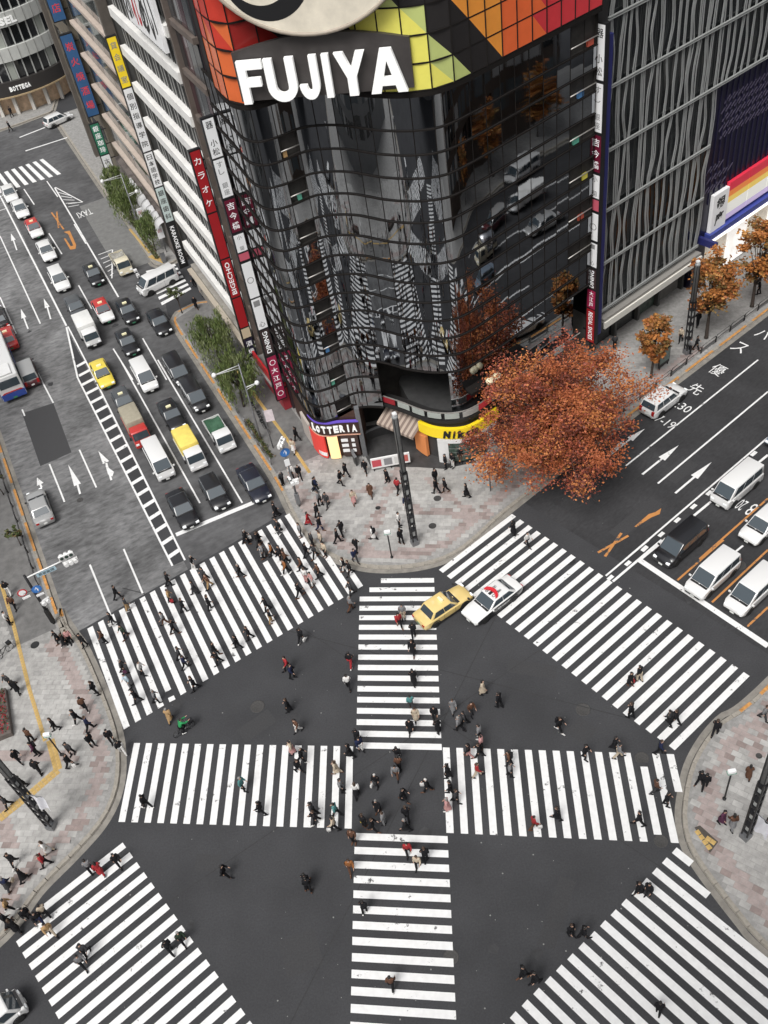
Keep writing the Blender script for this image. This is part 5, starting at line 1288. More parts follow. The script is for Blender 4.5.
for k in range(6):
    z0 = 5.2+4.6*k; cyl('window_wall', z0, z0+2.7, cr-.5, M_GLASSDARK); bd_ = cyl('panel_band', z0+2.7, z0+4.6, cr, mat('pale_panel', (.56,.57,.54), .5, var=.08, scale=1)); 
    for i in range(34):
        a = R(160)+R(235)*i/33; mb = MB(); p = (cx+(cr-.4)*math.cos(a), cy+(cr-.4)*math.sin(a)); mb.bar((*p,z0), (*p,z0+2.7), .14, .2); W(mb, 'mullion', mat('mullion_pale', (.38,.39,.37), .5), r)
        if i % 5 == 2: mb = MB(); q1 = (cx+(cr-.42)*math.cos(a+.02), cy+(cr-.42)*math.sin(a+.02)); q2 = (cx+(cr-.42)*math.cos(a+.11), cy+(cr-.42)*math.sin(a+.11)); mb.quad((*q1,z0), (*q2,z0), (*q2,z0+2.7), (*q1,z0+2.7)); W(mb, 'curtain', mat('curtain_pale', (.36,.38,.34), .6), r, fix=False)
        mb = MB(); p = (cx+(cr+.02)*math.cos(a), cy+(cr+.02)*math.sin(a)); mb.bar((*p,z0+2.72), (*p,z0+4.58), .05, .05); W(mb, 'panel_joint', M_CONC, r)
def ring_text(txt, z, a_mid, rad, hgt, wid, m):
    for k, ch in enumerate(txt):
        a = a_mid+(k-(len(txt)-1)/2)*wid*1.12/rad; place = (cx+rad*math.cos(a), cy+rad*math.sin(a), z); Wt(ch, 1, place, (-math.sin(a), math.cos(a), 0), (0,0,1), m, r, offset=.05, extrude=.04, fit=(wid if ch not in 'I' else wid*.4, hgt))
ring_text('DIESEL', 13.3, R(288.6), cr+.05, 1.0, .83, M_LETTER); ring_text('BOTTEGA', 4.2, R(286), cr+.28, .7, .42, M_LETTER)
for i in range(8):
    a = R(235)+R(14)*i; mb = MB(); p = (cx+(cr-.9)*math.cos(a), cy+(cr-.9)*math.sin(a)); mb.bar((*p,0), (*p,3.0), .7, .5); W(mb, 'shop_column', mat('column_white', (.66,.63,.58), .6), r)

# ---- dark building with wavy silver ribs on the right avenue
r = thing('ribbed_building', 'dark glass building with wavy silver ribs on the right avenue', 'building', (*B(66,-50),0))
mdk = mat('rib_glass', (.010,.012,.013), .08, spec=.7, var=.15, scale=.4)
mb = MB(); mb.prism([B(56.1,-46.5), B(70.4,-46.5), B(70.4,-62), B(56.1,-62)], 4.7, 48); W(mb, 'glass_wall', mdk, r)
mb = MB(); mb.prism([B(70.4,-46.5), B(97,-46.5), B(97,-62), B(70.4,-62)], 20.2, 48); W(mb, 'glass_wall', mdk, r)
msil = mat('silver_rib', (.42,.43,.425), .4, metal=.35, var=.08, scale=2); msil2 = mat('silver_bar', (.30,.31,.30), .5)
rb = random.Random(21)
def wave(t0, zlo, zhi, ph, knots):
    mb = MB(); L = []; z = zlo
    while z < zhi+.01:
        u = (z-.2)/2.5; k = int(u); f = u-k; f = f*f*(3-2*f); off = knots[k%20]*(1-f)+knots[(k+1)%20]*f; L.append((t0+off+ph, z)); z += .4
    for (ta, za), (tb, zb) in zip(L, L[1:]):
        p, q = B(ta,-46.32), B(tb,-46.32); w = .023
        dn = (NB.x*.09, NB.y*.09); d = (DB.x*w, DB.y*w)
        mb.add([(p[0]-d[0],p[1]-d[1],za),(p[0]+d[0],p[1]+d[1],za),(q[0]+d[0],q[1]+d[1],zb),(q[0]-d[0],q[1]-d[1],zb),(p[0]-d[0]+dn[0],p[1]-d[1]+dn[1],za),(p[0]+d[0]+dn[0],p[1]+d[1]+dn[1],za),(q[0]+d[0]+dn[0],q[1]+d[1]+dn[1],zb),(q[0]-d[0]+dn[0],q[1]-d[1]+dn[1],zb)],
               [(4,5,6,7),(0,4,7,3),(1,2,6,5)])
    W(mb, 'wave_rib', msil, r)
for i in range(15):
    t = 56.6+.96*i+rb.uniform(-.16,.16); kn = [rb.uniform(-.24,.24) for _ in range(20)]
    wave(t, 5.3, 44, 0.0, kn); wave(t, 5.3, 44, .17, [k_+rb.uniform(-.05,.07) for k_ in kn])
    if rb.random() < .35: wave(t, 5.3, 44, .36, [k_+rb.uniform(-.10,.10) for k_ in kn])
for i in range(27):
    t = 71.0+.96*i+rb.uniform(-.16,.16); kn = [rb.uniform(-.24,.24) for _ in range(20)]
    wave(t, 20.4, 44, 0.0, kn); wave(t, 20.4, 44, .17, [k_+rb.uniform(-.05,.07) for k_ in kn])
for z in (5.2, 10.1, 15.1, 20.3, 25.3, 30.3, 35.3, 40.3):
    mb = MB(); p, q = B(56.1,-46.2), B(70.5 if z < 20 else 97,-46.2); mb.bar((*p,z), (*q,z), .16, .07); mb.bar((*p,z+.16), (*q,z+.16), .16, .07); W(mb, 'transom', msil2, r)
mb = MB(); mb.prism([B(56.5,-45.7), B(70.5,-45.7), B(70.5,-47.4), B(56.5,-47.4)], 4.35, 4.7); W(mb, 'canopy_top', mat('canopy_grey', (.26,.25,.23), .6), r)
mb = MB(); mb.prism([B(56.5,-45.55), B(70.5,-45.55), B(70.5,-45.72), B(56.5,-45.72)], 3.75, 4.4); W(mb, 'canopy_fascia', mat('fascia_white', (.72,.70,.64), .5), r)
mb = MB(); mb.prism([B(57.2,-47.7), B(70.3,-47.7), B(70.3,-60), B(57.2,-60)], 0, 4.35); W(mb, 'shop_wall', M_CONC, r)
for t0, t1, m_ in ((57.6,59.9,M_GLASSDARK), (60.3,63.3,M_GLASSDARK), (63.6,66.2,mat('green_shop_glass', (.05,.075,.06), .1))): mb = MB(); mb.prism([B(t0,-47.55), B(t1,-47.55), B(t1,-47.72), B(t0,-47.72)], .3, 3.5); W(mb, 'shop_window', m_, r)
for t0 in (57.0,60.0,63.35,66.4,70.1): mb = MB(); mb.prism([B(t0,-47.2), B(t0+.3,-47.2), B(t0+.3,-47.75), B(t0,-47.75)], 0, 4.34); W(mb, 'column', mat('column_dark', (.06,.06,.058), .5), r)
mb = MB(); mb.prism([B(55.6,-45.6), B(56.0,-45.6), B(56.0,-46.2), B(55.6,-46.2)], 3.6, 29.6); W(mb, 'blue_strip', M_NAVY, r)

# ---- navy building with the striped shop sign
r = thing('navy_building', 'dark navy building with striped shop sign and bright shop window', 'building', (*B(80,-50),0))
mb = MB(); mb.prism([B(70.6,-46.6), B(97,-46.6), B(97,-62), B(70.6,-62)], 0, 20.15); W(mb, 'wall', mat('navy_wall', (.008,.007,.024), .3, var=.25, scale=1.2), r)
for k in range(30):
    t = 71.0+.8*k; mb = MB(); mb.prism([B(t,-46.50), B(t+.05,-46.50), B(t+.05,-46.62), B(t,-46.62)], 8.8, 20.0); W(mb, 'wall_seam', mat('navy_seam', (.020,.018,.046), .35), r)
mslash = mat('slash_violet', (.07,.06,.10), .4)
for row, (zz_, n_) in enumerate(((10.1,5),(11.1,6),(12.1,4),(14.9,16),(15.7,17),(16.5,15),(17.3,13),(18.1,10))):
    for k in range(n_):
        t = 70.9+.62*k+.3*(row % 2)+(0 if row < 3 else 1.2); mb = MB(); p, q = B(t,-46.54), B(t+.75,-46.54); mb.bar((*p,zz_), (*q,zz_+.55), .05, .13); W(mb, 'slash_light', mslash, r)
cols = [(.62,.03,.05),(.80,.22,.05),(.86,.62,.10),(.85,.85,.80),(.80,.60,.78)]
zz_ = 9.9
for k, (c, h) in enumerate(zip(((.60,.03,.06),(.78,.24,.06),(.84,.60,.14),(.86,.86,.80),(.62,.52,.78)), (.85,.6,.6,1.15,.6))):
    for i in range(7):
        t = 74.6+3.2*i; mb = MB(); mb.prism([B(t,-46.2), B(t+3.14,-46.2), B(t+3.14,-46.55), B(t,-46.55)], zz_-h, zz_); W(mb, 'stripe_panel', mat('stripe_%d' % k, c, .4, emit=.25), r)
    zz_ -= h
mb = MB(); mb.prism([B(72.2,-46.15), B(74.5,-46.15), B(74.5,-46.55), B(72.2,-46.55)], 5.75, 9.6); lg = W(mb, 'logo_panel', M_SIGNWHITE, r)
for ch, z in (('銀',8.5), ('座',6.9)): p = B(73.35,-46.13); place_text(ch, 1, (p[0],p[1],z), (DB.x,DB.y,0), (0,0,1), T_BLK, lg, offset=.03, fit=(1.3,1.3))
mb = MB(); mb.prism([B(72.0,-45.9), B(97,-45.9), B(97,-46.6), B(72.0,-46.6)], 5.1, 5.7); W(mb, 'blue_canopy', mat('canopy_blue', (.05,.07,.30), .4), r)
mb = MB(); mb.prism([B(72.0,-45.85), B(97,-45.85), B(97,-45.92), B(72.0,-45.92)], 4.8, 5.1); W(mb, 'light_strip', M_LAMPWHITE, r)
for i in range(7):
    t = 72.4+3.4*i; mb = MB(); mb.prism([B(t,-46.35), B(t+3.1,-46.35), B(t+3.1,-46.62), B(t,-46.62)], .3, 4.7); W(mb, 'shop_window', mat('bright_shop_%d' % (i % 2), [(.78,.70,.58),(.95,.92,.88)][i % 2], .3, emit=[.25,.55][i % 2], var=.35, scale=1.1), r)
mb = MB(); mb.prism([B(71.0,-44.6), B(71.35,-44.6), B(71.35,-46.6), B(71.0,-46.6)], 5.1, 5.8); W(mb, 'bracket_sign', M_NAVY, r)

# ---- blocks outside the picture, seen only mirrored in the glass
def plain_block(name, label, poly, h, rgb, glass, seed, step=3.0):
    c = (sum(p[0] for p in poly)/len(poly), sum(p[1] for p in poly)/len(poly)); r = thing(name, label, 'building', (*c,0)); rg = random.Random(seed)
    mb = MB(); mb.prism(poly, 0, h); W(mb, 'wall', mat(name+str(seed)+'_wall', rgb, .7, var=.15, scale=.5), r)
    n = len(poly); ar = sum(poly[i][0]*poly[(i+1)%n][1]-poly[(i+1)%n][0]*poly[i][1] for i in range(n)); pl = poly if ar > 0 else poly[::-1]
    for e in range(2):
        pw = [MB(), MB(), MB()]
        for i in range(n):
            a = Vector(pl[i]); b = Vector(pl[(i+1)%n]); L = (b-a).length; d = (b-a)/L; o = Vector((d.y,-d.x))*.05; k = int(L/step)
            for j in range(k):
                for fl in range(int((h-4)/4)):
                    if (j+fl) % 2 != e: continue
                    p = a+d*(j+.12)*L/k+o; q = a+d*(j+.88)*L/k+o; z = 4.6+4*fl; pw[rg.randrange(3)].quad((p.x,p.y,z), (q.x,q.y,z), (q.x,q.y,z+2.5), (p.x,p.y,z+2.5))
        for k, m_ in enumerate(glass):
            if pw[k].v: tag(W(pw[k], 'windows', m_, r, fix=False), kind='stuff')
    return r
GL = [M_GLASSDARK, mat('pale_blind', (.45,.46,.45), .5), mat('grey_glass', (.13,.15,.16), .1)]
plain_block('office_block', 'pale office block behind the viewpoint, mirrored in the curved glass', [(-14,-14),(16,-14),(16,-48),(-14,-48)], 54, (.22,.22,.22), GL, 5)
plain_block('office_block', 'low brown office block on the right corner, mirrored in the glass', [B(46,-9.0), B(95,-9.0), B(95,14), B(46,14)], 26, (.10,.075,.06), GL, 6)
plain_block('office_block', 'grey office block on the left corner, mirrored in the curved glass', [(-52,20),(-46,66),(-84,78),(-92,16)], 30, (.24,.24,.24), GL, 7)

# ================================================================ VEHICLES
def paint(name, rgb, metal=.0): return mat('car_'+name, rgb, .28, metal=metal, spec=.5, coat=.8)
CP = {'white': paint('white', (.74,.74,.73)), 'black': paint('black', (.012,.012,.014)), 'grey': paint('grey', (.075,.08,.085)), 'navy': paint('navy', (.012,.014,.026)), 'silver': paint('silver', (.50,.50,.49), .4),
      'red': paint('red', (.50,.035,.03)), 'yellow': paint('yellow', (.78,.62,.08)), 'maroon': paint('maroon', (.09,.02,.024)), 'cream': paint('cream', (.72,.66,.50)), 'taxicream': paint('taxicream', (.74,.56,.22)), 'bluegrey': paint('bluegrey', (.16,.20,.25)), 'dark': paint('dark', (.02,.016,.016)),
      'busblue': paint('busblue', (.03,.07,.33))}
M_WS = mat('car_glass', (.05,.066,.078), .04, spec=.9); M_LENS = mat('lamp_lens', (.80,.82,.82), .12, spec=.8, emit=.25); M_TAIL = mat('tail_lens', (.40,.015,.015), .15); M_PLATE = mat('number_plate', (.75,.76,.73), .5); M_PLATEG = mat('number_plate_green', (.05,.22,.12), .5)
M_TRIM = mat('car_trim', (.02,.02,.021), .5); M_RIM = mat('wheel_rim', (.45,.45,.46), .3, metal=.8)
_wm = {}
def wheel_meshes(r_, w):
    k = (r_, w)
    if k not in _wm:
        t = MB(); prof = [(r_*.60,-w/2),(r_*.92,-w/2),(r_,-w*.36),(r_,w*.36),(r_*.92,w/2),(r_*.60,w/2)]; t.lathe(prof, 18)
        me = t.mesh('tyre', M_RUBBER); me.transform(Matrix.Rotation(R(90), 4, 'X'))
        d = MB(); d.lathe([(r_*.62,-w*.40),(r_*.62,w*.40),(r_*.50,w*.46),(r_*.16,w*.40),(.01,w*.44)], 18); rm = d.mesh('rim', M_RIM); rm.transform(Matrix.Rotation(R(-90), 4, 'X'))
        _wm[k] = (me, rm)
    return _wm[k]
def add_wheels(root, xs, y, r_, w=.2):
    for x in xs:
        for s in (1, -1):
            t, rm = wheel_meshes(r_, w); o = obj('wheel', t, root, (x, s*(y-w/2), r_), 0 if s > 0 else math.pi); obj('rim', rm, o)
def loft_body(stations, m, name, mfun=None):
    """stations: x, half width, z low, z shoulder, z top(centre)"""
    mb = MB(); rings = []
    for x, w, zl, zs, zt in stations:
        rings.append([(x,-w*.80,zl),(x,-w*.97,zl+.10),(x,-w,zl+(zs-zl)*.5),(x,-w*.985,zs-.07),(x,-w*.90,zs),(x,-w*.45,zt),(x,0,zt+.012),(x,w*.45,zt),(x,w*.90,zs),(x,w*.985,zs-.07),(x,w,zl+(zs-zl)*.5),(x,w*.97,zl+.10),(x,w*.80,zl)])
    n = len(rings[0]); b = 0
    for r_ in rings: mb.v += r_
    for i in range(len(rings)-1):
        xm = (stations[i][0]+stations[i+1][0])/2
        for k in range(n): mb.f.append((i*n+k, (i+1)*n+k, (i+1)*n+(k+1)%n, i*n+(k+1)%n)); mb.m.append(mfun(xm, k) if mfun else 0); mb.s.append(True)
    for e in (0, len(rings)-1): mb.f.append(tuple(e*n+k for k in range(n))); mb.m.append(mfun(stations[e][0], -1) if mfun else 0); mb.s.append(False)
    me = mb.mesh(name, m)
    try: me.set_sharp_from_angle(angle=R(42))
    except Exception: pass
    return me
#        L     W    H    belt  hoodz nose  cabin rear base, rear roof, front roof, front base ; trunk z
SPEC = {'sedan': (4.7,1.77,1.46,.93,.90,.70,-1.75,-1.10,.28,1.02,.98), 'taxi': (4.65,1.70,1.50,.92,.90,.74,-1.68,-1.22,.30,.95,.97), 'police': (4.85,1.80,1.47,.94,.91,.72,-1.80,-1.12,.32,1.05,1.0), 'hatch': (4.3,1.74,1.52,.94,.93,.72,-2.05,-1.62,.35,1.15,.95),
        'suv': (4.65,1.82,1.68,1.02,1.02,.80,-2.25,-1.95,.42,1.15,1.04), 'minivan': (4.65,1.74,1.84,1.04,1.06,.80,-2.28,-2.12,.72,1.62,1.05), 'van': (4.75,1.72,1.98,1.10,1.18,.85,-2.34,-2.26,1.35,2.10,1.1), 'wagon': (4.4,1.72,1.62,.98,.97,.76,-2.12,-1.80,.45,1.20,1.0), 'keivan': (3.4,1.48,1.88,1.02,1.08,.82,-1.66,-1.58,.95,1.50,1.02)}
_vc = {}
def car_parts(kind, colour):
    key = (kind, colour)
    if key in _vc: return _vc[key]
    L, Wd, H, bz, hz, nz, xb, xr, xf, xw, tz = SPEC[kind]; hl = L/2; hw = Wd/2; out = []
    two = colour == 'redwhite'; pol = kind == 'police'
    base = CP['taxicream'] if (kind == 'taxi' and colour == 'cream') else CP['white'] if two or pol else CP[colour]
    top = CP['red'] if two else CP['silver'] if colour == 'maroon' else base
    mats = [base, CP['black'], top]
    mf = (lambda x, k: 1 if k in (0,1,2,9,10,11,12) and abs(x) < hl*.93 else 0) if pol else (lambda x, k: 2 if (x < xb+.3 and k not in (0,1,2,10,11,12)) else 0) if two else None
    zl = .24
    st = [(-hl,hw*.86,zl+.16,tz-.16,tz-.13), (-hl+.10,hw*.95,zl+.04,tz-.05,tz-.02), (-hl+.45,hw*.99,zl,tz-.03,tz+.01), (xb-.02,hw,zl,tz-.02,tz+.01), (xr,hw,zl,bz,bz+.01), (xf,hw,zl,bz,bz+.01), (xw-.02,hw*.995,zl,hz-.02,hz+.02), (xw+(hl-xw)*.5,hw*.98,zl,hz-.07,hz-.01), (hl-.22,hw*.95,zl+.03,nz+.02,nz+.08), (hl-.05,hw*.88,zl+.10,nz-.10,nz-.04), (hl,hw*.78,zl+.18,nz-.22,nz-.16)]
    st = [s for i, s in enumerate(st) if i == 0 or s[0] > st[i-1][0]+.005]
    out.append(('body', loft_body(st, mats, 'body', mf), []))
    ti = .80 if kind not in ('van','keivan','minivan') else .87
    b0, b1 = hw*.93, hw*ti; rz = H-.02; zb = bz-.04
    cab = [(xb,-b0,zb),(xw,-b0,zb),(xw,b0,zb),(xb,b0,zb),(xr,-b1,rz),(xf,-b1,rz),(xf,b1,rz),(xr,b1,rz)]
    kids = []
    def panel(nm, q, m_, inset, prd=.014):
        """quad q in order (bottom a, bottom b, top b, top a) inset by fractions and set proud of the cabin"""
        a, b, c, d = [Vector(p) for p in q]; nrm = (b-a).cross(d-a).normalized(); P = []
        (u0, u1), (v0, v1) = inset
        for u, v in ((u0,v0),(u1,v0),(u1,v1),(u0,v1)): P.append(a.lerp(b,u).lerp(d.lerp(c,u), v))
        ctr = sum(P, Vector())/4
        if nrm.dot(ctr-Vector(((xb+xw)/2,0,(zb+rz)/2))) < 0: nrm = -nrm
        mb = MB(); mb.add([p+nrm*prd for p in P]+[p-nrm*.02 for p in P], [(0,1,2,3),(0,4,5,1),(1,5,6,2),(2,6,7,3),(3,7,4,0)]); kids.append((nm, mb.mesh(nm, m_), []))
    C_ = cab
    panel('windscreen', (C_[1],C_[2],C_[6],C_[5]), M_WS, ((.05,.95),(.10,.93)))
    panel('rear_window', (C_[0],C_[3],C_[7],C_[4]), M_WS, ((.08,.92),(.16,.90)))
    nwin = 3 if kind in ('minivan','van','wagon','suv','keivan') else 2
    for s in (0, 1):
        q = (C_[0],C_[1],C_[5],C_[4]) if s == 0 else (C_[3],C_[2],C_[6],C_[7])
        for k in range(nwin): panel('side_window', q, M_WS, ((.07+.86*k/nwin+.012, .07+.86*(k+1)/nwin-.012), (.16,.90)))
    out.append(('cabin', hull_mesh('cabin', cab, .07, [top], 2), kids))
    for s in (1, -1):
        mb = MB(); mb.obox((hl-.10, s*hw*.66, nz-.06), (.09,0,0), (0,hw*.17,0), (0,0,.065)); out.append(('headlight', mb.mesh('headlight', M_LENS), []))
        mb = MB(); tall = .22 if kind in ('van','minivan','keivan','suv') else .08
        mb.obox((-hl+.05, s*hw*.72, tz-.20), (.07,0,0), (0,hw*.14,0), (0,0,tall)); out.append(('tail_light', mb.mesh('tail_light', M_TAIL), []))
        mb = MB(); mx = xw-.25 if kind != 'taxi' else xw+.75; mb.obox((mx, s*(hw+.09), bz+.05), (.05,0,0), (0,.09,0), (0,0,.06)); out.append(('wing_mirror', mb.mesh('wing_mirror', M_TRIM if colour != 'white' else base), []))
        mb = MB(); mb.obox((0, s*(hw-.004), zl+.06), (hl*.50,0,0), (0,.012,0), (0,0,.05)); out.append(('sill', mb.mesh('sill', M_TRIM), []))
    mb = MB(); mb.obox((hl-.03, 0, zl+.20), (.035,0,0), (0,hw*.72,0), (0,0,.07)); out.append(('grille', mb.mesh('grille', M_TRIM), []))
    mb = MB(); mb.obox((hl+.012, 0, zl+.16), (.01,0,0), (0,.165,0), (0,0,.08)); out.append(('number_plate', mb.mesh('number_plate', M_PLATEG if kind == 'taxi' else M_PLATE), []))
    mb = MB(); mb.obox((-hl-.008, 0, zl+.34), (.01,0,0), (0,.165,0), (0,0,.08)); out.append(('number_plate', mb.mesh('number_plate', M_PLATEG if kind == 'taxi' else M_PLATE), []))
    mb = MB(); mb.obox((xw+.03, 0, hz+.018), (.09,0,0), (0,hw*.80,0), (0,0,.012)); out.append(('cowl', mb.mesh('cowl', M_TRIM), []))
    for s in (1, -1):
        for wx_ in (hl*.60, -hl*.58):
            mb = MB(); nn = 14
            for k in range(nn):
                a0_, a1_ = math.pi*k/nn, math.pi*(k+1)/nn; mb.bar((wx_+.40*math.cos(a0_), s*(hw-.008), .30+.40*math.sin(a0_)), (wx_+.40*math.cos(a1_), s*(hw-.008), .30+.40*math.sin(a1_)), .05, .10)
            out.append(('wheel_arch', mb.mesh('wheel_arch', M_TRIM), []))
        for xd in ((xf+xw)/2-.1, (xr+xf)/2-.05, xr+.2):
            mb = MB(); mb.bar((xd, s*(hw+.001), zl+.12), (xd, s*(hw-.004), bz-.06), .012, .012); out.append(('door_seam', mb.mesh('door_seam', M_TRIM), []))
    if kind == 'taxi':
        mb = MB(); mb.obox((-.18, 0, H+.07), (.09,0,0), (0,.24,0), (0,0,.08)); mb.obox((-.18, 0, H-.005), (.06,0,0), (0,.2,0), (0,0,.015)); out.append(('roof_lamp', mb.mesh('roof_lamp', mat('taxi_lamp', (.75,.70,.45), .4, emit=.3)), []))
    if pol:
        mb = MB(); n = 12; V = []
        for k in range(n+1):
            u = -1+2*k/n; V.append((-.02-.30*u*u*-1-.22, .62*u))
        for k in range(n): mb.obox(((V[k][0]+V[k+1][0])/2, (V[k][1]+V[k+1][1])/2, H+.075), ((V[k+1][0]-V[k][0])/2+.0, (V[k+1][1]-V[k][1])/2, 0), (.13,0,0), (0,0,.075))
        out.append(('light_bar', mb.mesh('light_bar', mat('beacon_red', (.50,.02,.03), .2, emit=.25)), []))
    for o_ in out: pass
    wr = .31 if kind not in ('van','suv') else .34
    _vc[key] = (out, (hl*.60+.0, -hl*.58), hw, wr)
    return _vc[key]
def put(parts, root):
    for nm, me, kids in parts:
        o = obj(nm, me, root)
        for n2, m2, _ in kids: obj(n2, m2, o)
def truck(root, kind, colour):
    """cab-over light truck; origin at its middle"""
    box = {'boxtruck': (1.90,2.2,'white'), 'canvastruck': (1.75,2.30,'tan'), 'covertruck': (1.75,2.15,'yellow'), 'flatbed': (1.68,0,'')}[kind]
    L = 4.6; hw = box[0]/2; cw = .84; cabc = {'redtan': CP['red'], 'yellow': CP['white'], 'green': CP['white'], 'cream': CP['cream']}.get(colour, CP['white'])
    x0 = L/2-1.55
    obj('cab', hull_mesh('cab', [(x0,-cw,.42),(L/2,-cw,.42),(L/2,cw,.42),(x0,cw,.42),(x0+.06,-cw*.93,1.92),(L/2-.42,-cw*.93,1.92),(L/2-.42,cw*.93,1.92),(x0+.06,cw*.93,1.92)], .09, [cabc]), root)
    cabo = root.children[-1]
    def pn(nm, q, m_):
        a, b, c, d = [Vector(v) for v in q]; nrm = (b-a).cross(d-a).normalized(); ctr = (a+b+c+d)/4
        if nrm.dot(ctr-Vector((L/2-.8,0,1.1))) < 0: nrm = -nrm
        mb = MB(); mb.add([v+nrm*.016 for v in (a,b,c,d)]+[v-nrm*.02 for v in (a,b,c,d)], [(0,1,2,3),(0,4,5,1),(1,5,6,2),(2,6,7,3),(3,7,4,0)]); mb.build(nm, m_, cabo)
    fx = lambda z: L/2-.42*(z-.42)/1.5
    pn('windscreen', [(fx(1.12),-cw*.88,1.12),(fx(1.12),cw*.88,1.12),(fx(1.80),cw*.84,1.80),(fx(1.80),-cw*.84,1.80)], M_WS)
    for s in (1,-1):
        pn('side_window', [(x0+.28,s*cw*.968,1.15),(L/2-.30,s*cw*.968,1.15),(L/2-.48,s*cw*.938,1.78),(x0+.30,s*cw*.938,1.78)], M_WS)
        mb = MB(); mb.obox((L/2-.02,s*cw*.72,.78), (.03,0,0), (0,.15,0), (0,0,.09)); mb.build('headlight', M_LENS, root)
        mb = MB(); mb.obox((L/2-.35,s*(cw+.14),1.45), (.05,0,0), (0,.09,0), (0,0,.15)); mb.build('wing_mirror', M_TRIM, root)
        mb = MB(); mb.obox((-L/2+.02,s*hw*.8,.66), (.03,0,0), (0,.12,0), (0,0,.08)); mb.build('tail_light', M_TAIL, root)
    mb = MB(); mb.obox((L/2+.0,0,.52), (.04,0,0), (0,cw*.95,0), (0,0,.10)); mb.build('bumper', cabc if colour != 'white' else M_TRIM, root)
    mb = MB(); mb.obox((L/2+.05,0,.52), (.01,0,0), (0,.165,0), (0,0,.08)); mb.build('number_plate', M_PLATE, root)
    mb = MB(); mb.box(-L/2+.05, x0-.02, -.55, .55, .40, .66); mb.build('chassis', M_TRIM, root)
    if box[1]:
        m_ = {'white': mat('box_white', (.72,.72,.70), .5, var=.06, scale=1.5), 'tan': mat('canvas_tan', (.33,.30,.23), .85, var=.12, scale=3, bump=.2), 'yellow': mat('cover_yellow', (.78,.62,.14), .7, var=.1, scale=2, bump=.15)}[box[2]]
        obj('cargo_box', hull_mesh('cargo_box', [(-L/2,-hw,.70),(x0-.08,-hw,.70),(x0-.08,hw,.70),(-L/2,hw,.70),(-L/2,-hw*.98,box[1]),(x0-.08,-hw*.98,box[1]),(x0-.08,hw*.98,box[1]),(-L/2,hw*.98,box[1])], .05 if box[2] == 'white' else .16, [m_]), root)
        if box[2] != 'white':
            mb = MB(); mb.box(-L/2-.02, x0-.05, -hw-.03, hw+.03, .68, 1.08); mb.build('bed_side', cabc, root)
    else:
        mb = MB(); mb.box(-L/2, x0-.08, -hw, hw, .70, .78); mb.box(-L/2, x0-.08, -hw, -hw+.05, .78, 1.12); mb.box(-L/2, x0-.08, hw-.05, hw, .78, 1.12); mb.box(-L/2, -L/2+.05, -hw+.06, hw-.06, .78, 1.12); mb.box(x0-.14, x0-.08, -hw+.06, hw-.06, .78, 1.55); mb.build('open_bed', cabc, root)
        mb = MB(); n = 8; rr = random.Random(4)
        for i in range(n):
            for j in range(5):
                xa, xb_ = -L/2+.1+(x0-.3+L/2-.1)*i/n, -L/2+.1+(x0-.3+L/2-.1)*(i+1)/n; ya, yb = -hw+.1+(2*hw-.2)*j/5, -hw+.1+(2*hw-.2)*(j+1)/5
                hh = lambda x, y: 1.08+.13*math.sin(x*3.1)+.10*math.cos(y*4+x*2)
                mb.add([(xa,ya,hh(xa,ya)),(xb_,ya,hh(xb_,ya)),(xb_,yb,hh(xb_,yb)),(xa,yb,hh(xa,yb))], [(0,1,2,3)], 0, True)
        mb.build('tarpaulin', mat('tarp_green', (.035,.10,.055), .7, var=.3, scale=3) if colour == 'green' else mat('load_grey', (.30,.29,.26), .8, var=.4, scale=4), root, fix=False)
    add_wheels(root, (L/2-.78, -L/2+.95), .82, .33, .2)
def bus(root):
    L, hw, H = 10.4, 1.24, 3.05
    obj('body', hull_mesh('body', [(-L/2,-hw,.38),(L/2,-hw,.38),(L/2,hw,.38),(-L/2,hw,.38),(-L/2+.12,-hw*.96,H),(L/2-.15,-hw*.96,H),(L/2-.15,hw*.96,H),(-L/2+.12,hw*.96,H)], .14, [CP['white']], 3), root)
    for s in (1,-1):
        for k in range(7):
            x = -L/2+.7+1.33*k; mb = MB(); mb.obox((x+.6,s*(hw*.972),1.95), (.6,0,0), (0,.03,0), (0,0,.45)); mb.build('side_window', M_WS, root)
        mb = MB(); mb.obox((0,s*(hw*.99),.85), (L/2-.1,0,0), (0,.03,0), (0,0,.24)); mb.build('blue_stripe', CP['busblue'], root)
        mb = MB(); mb.obox((-L/2+.0,s*.9,1.05), (.03,0,0), (0,.12,0), (0,0,.2)); mb.build('tail_light', M_TAIL, root)
    mb = MB(); mb.obox((-L/2+.06,0,2.2), (.04,0,0), (0,1.0,0), (0,0,.45)); mb.build('rear_window', M_WS, root)
    mb = MB(); mb.obox((-L/2+.0,0,.80), (.04,0,0), (0,1.18,0), (0,0,.36)); mb.build('rear_panel', CP['busblue'], root)
    mb = MB(); mb.obox((-L/2-.03,0,1.28), (.02,0,0), (0,.9,0), (0,0,.06)); mb.build('rear_trim', CP['red'], root)
    mb = MB(); mb.obox((-L/2+1.2,0,H+.08), (1.0,0,0), (0,.7,0), (0,0,.10)); mb.build('roof_unit', M_WHITE, root)
    mb = MB(); mb.obox((-L/2-.05,0,.55), (.01,0,0), (0,.2,0), (0,0,.1)); mb.build('number_plate', M_PLATEG, root)
    add_wheels(root, (L/2-2.4, -L/2+2.6), 1.2, .48, .3)
VCAT = {'sedan': 'car', 'taxi': 'taxi', 'police': 'police car', 'hatch': 'car', 'suv': 'car', 'minivan': 'minivan', 'van': 'van', 'wagon': 'car', 'keivan': 'van', 'boxtruck': 'truck', 'canvastruck': 'truck', 'covertruck': 'truck', 'flatbed': 'truck'}
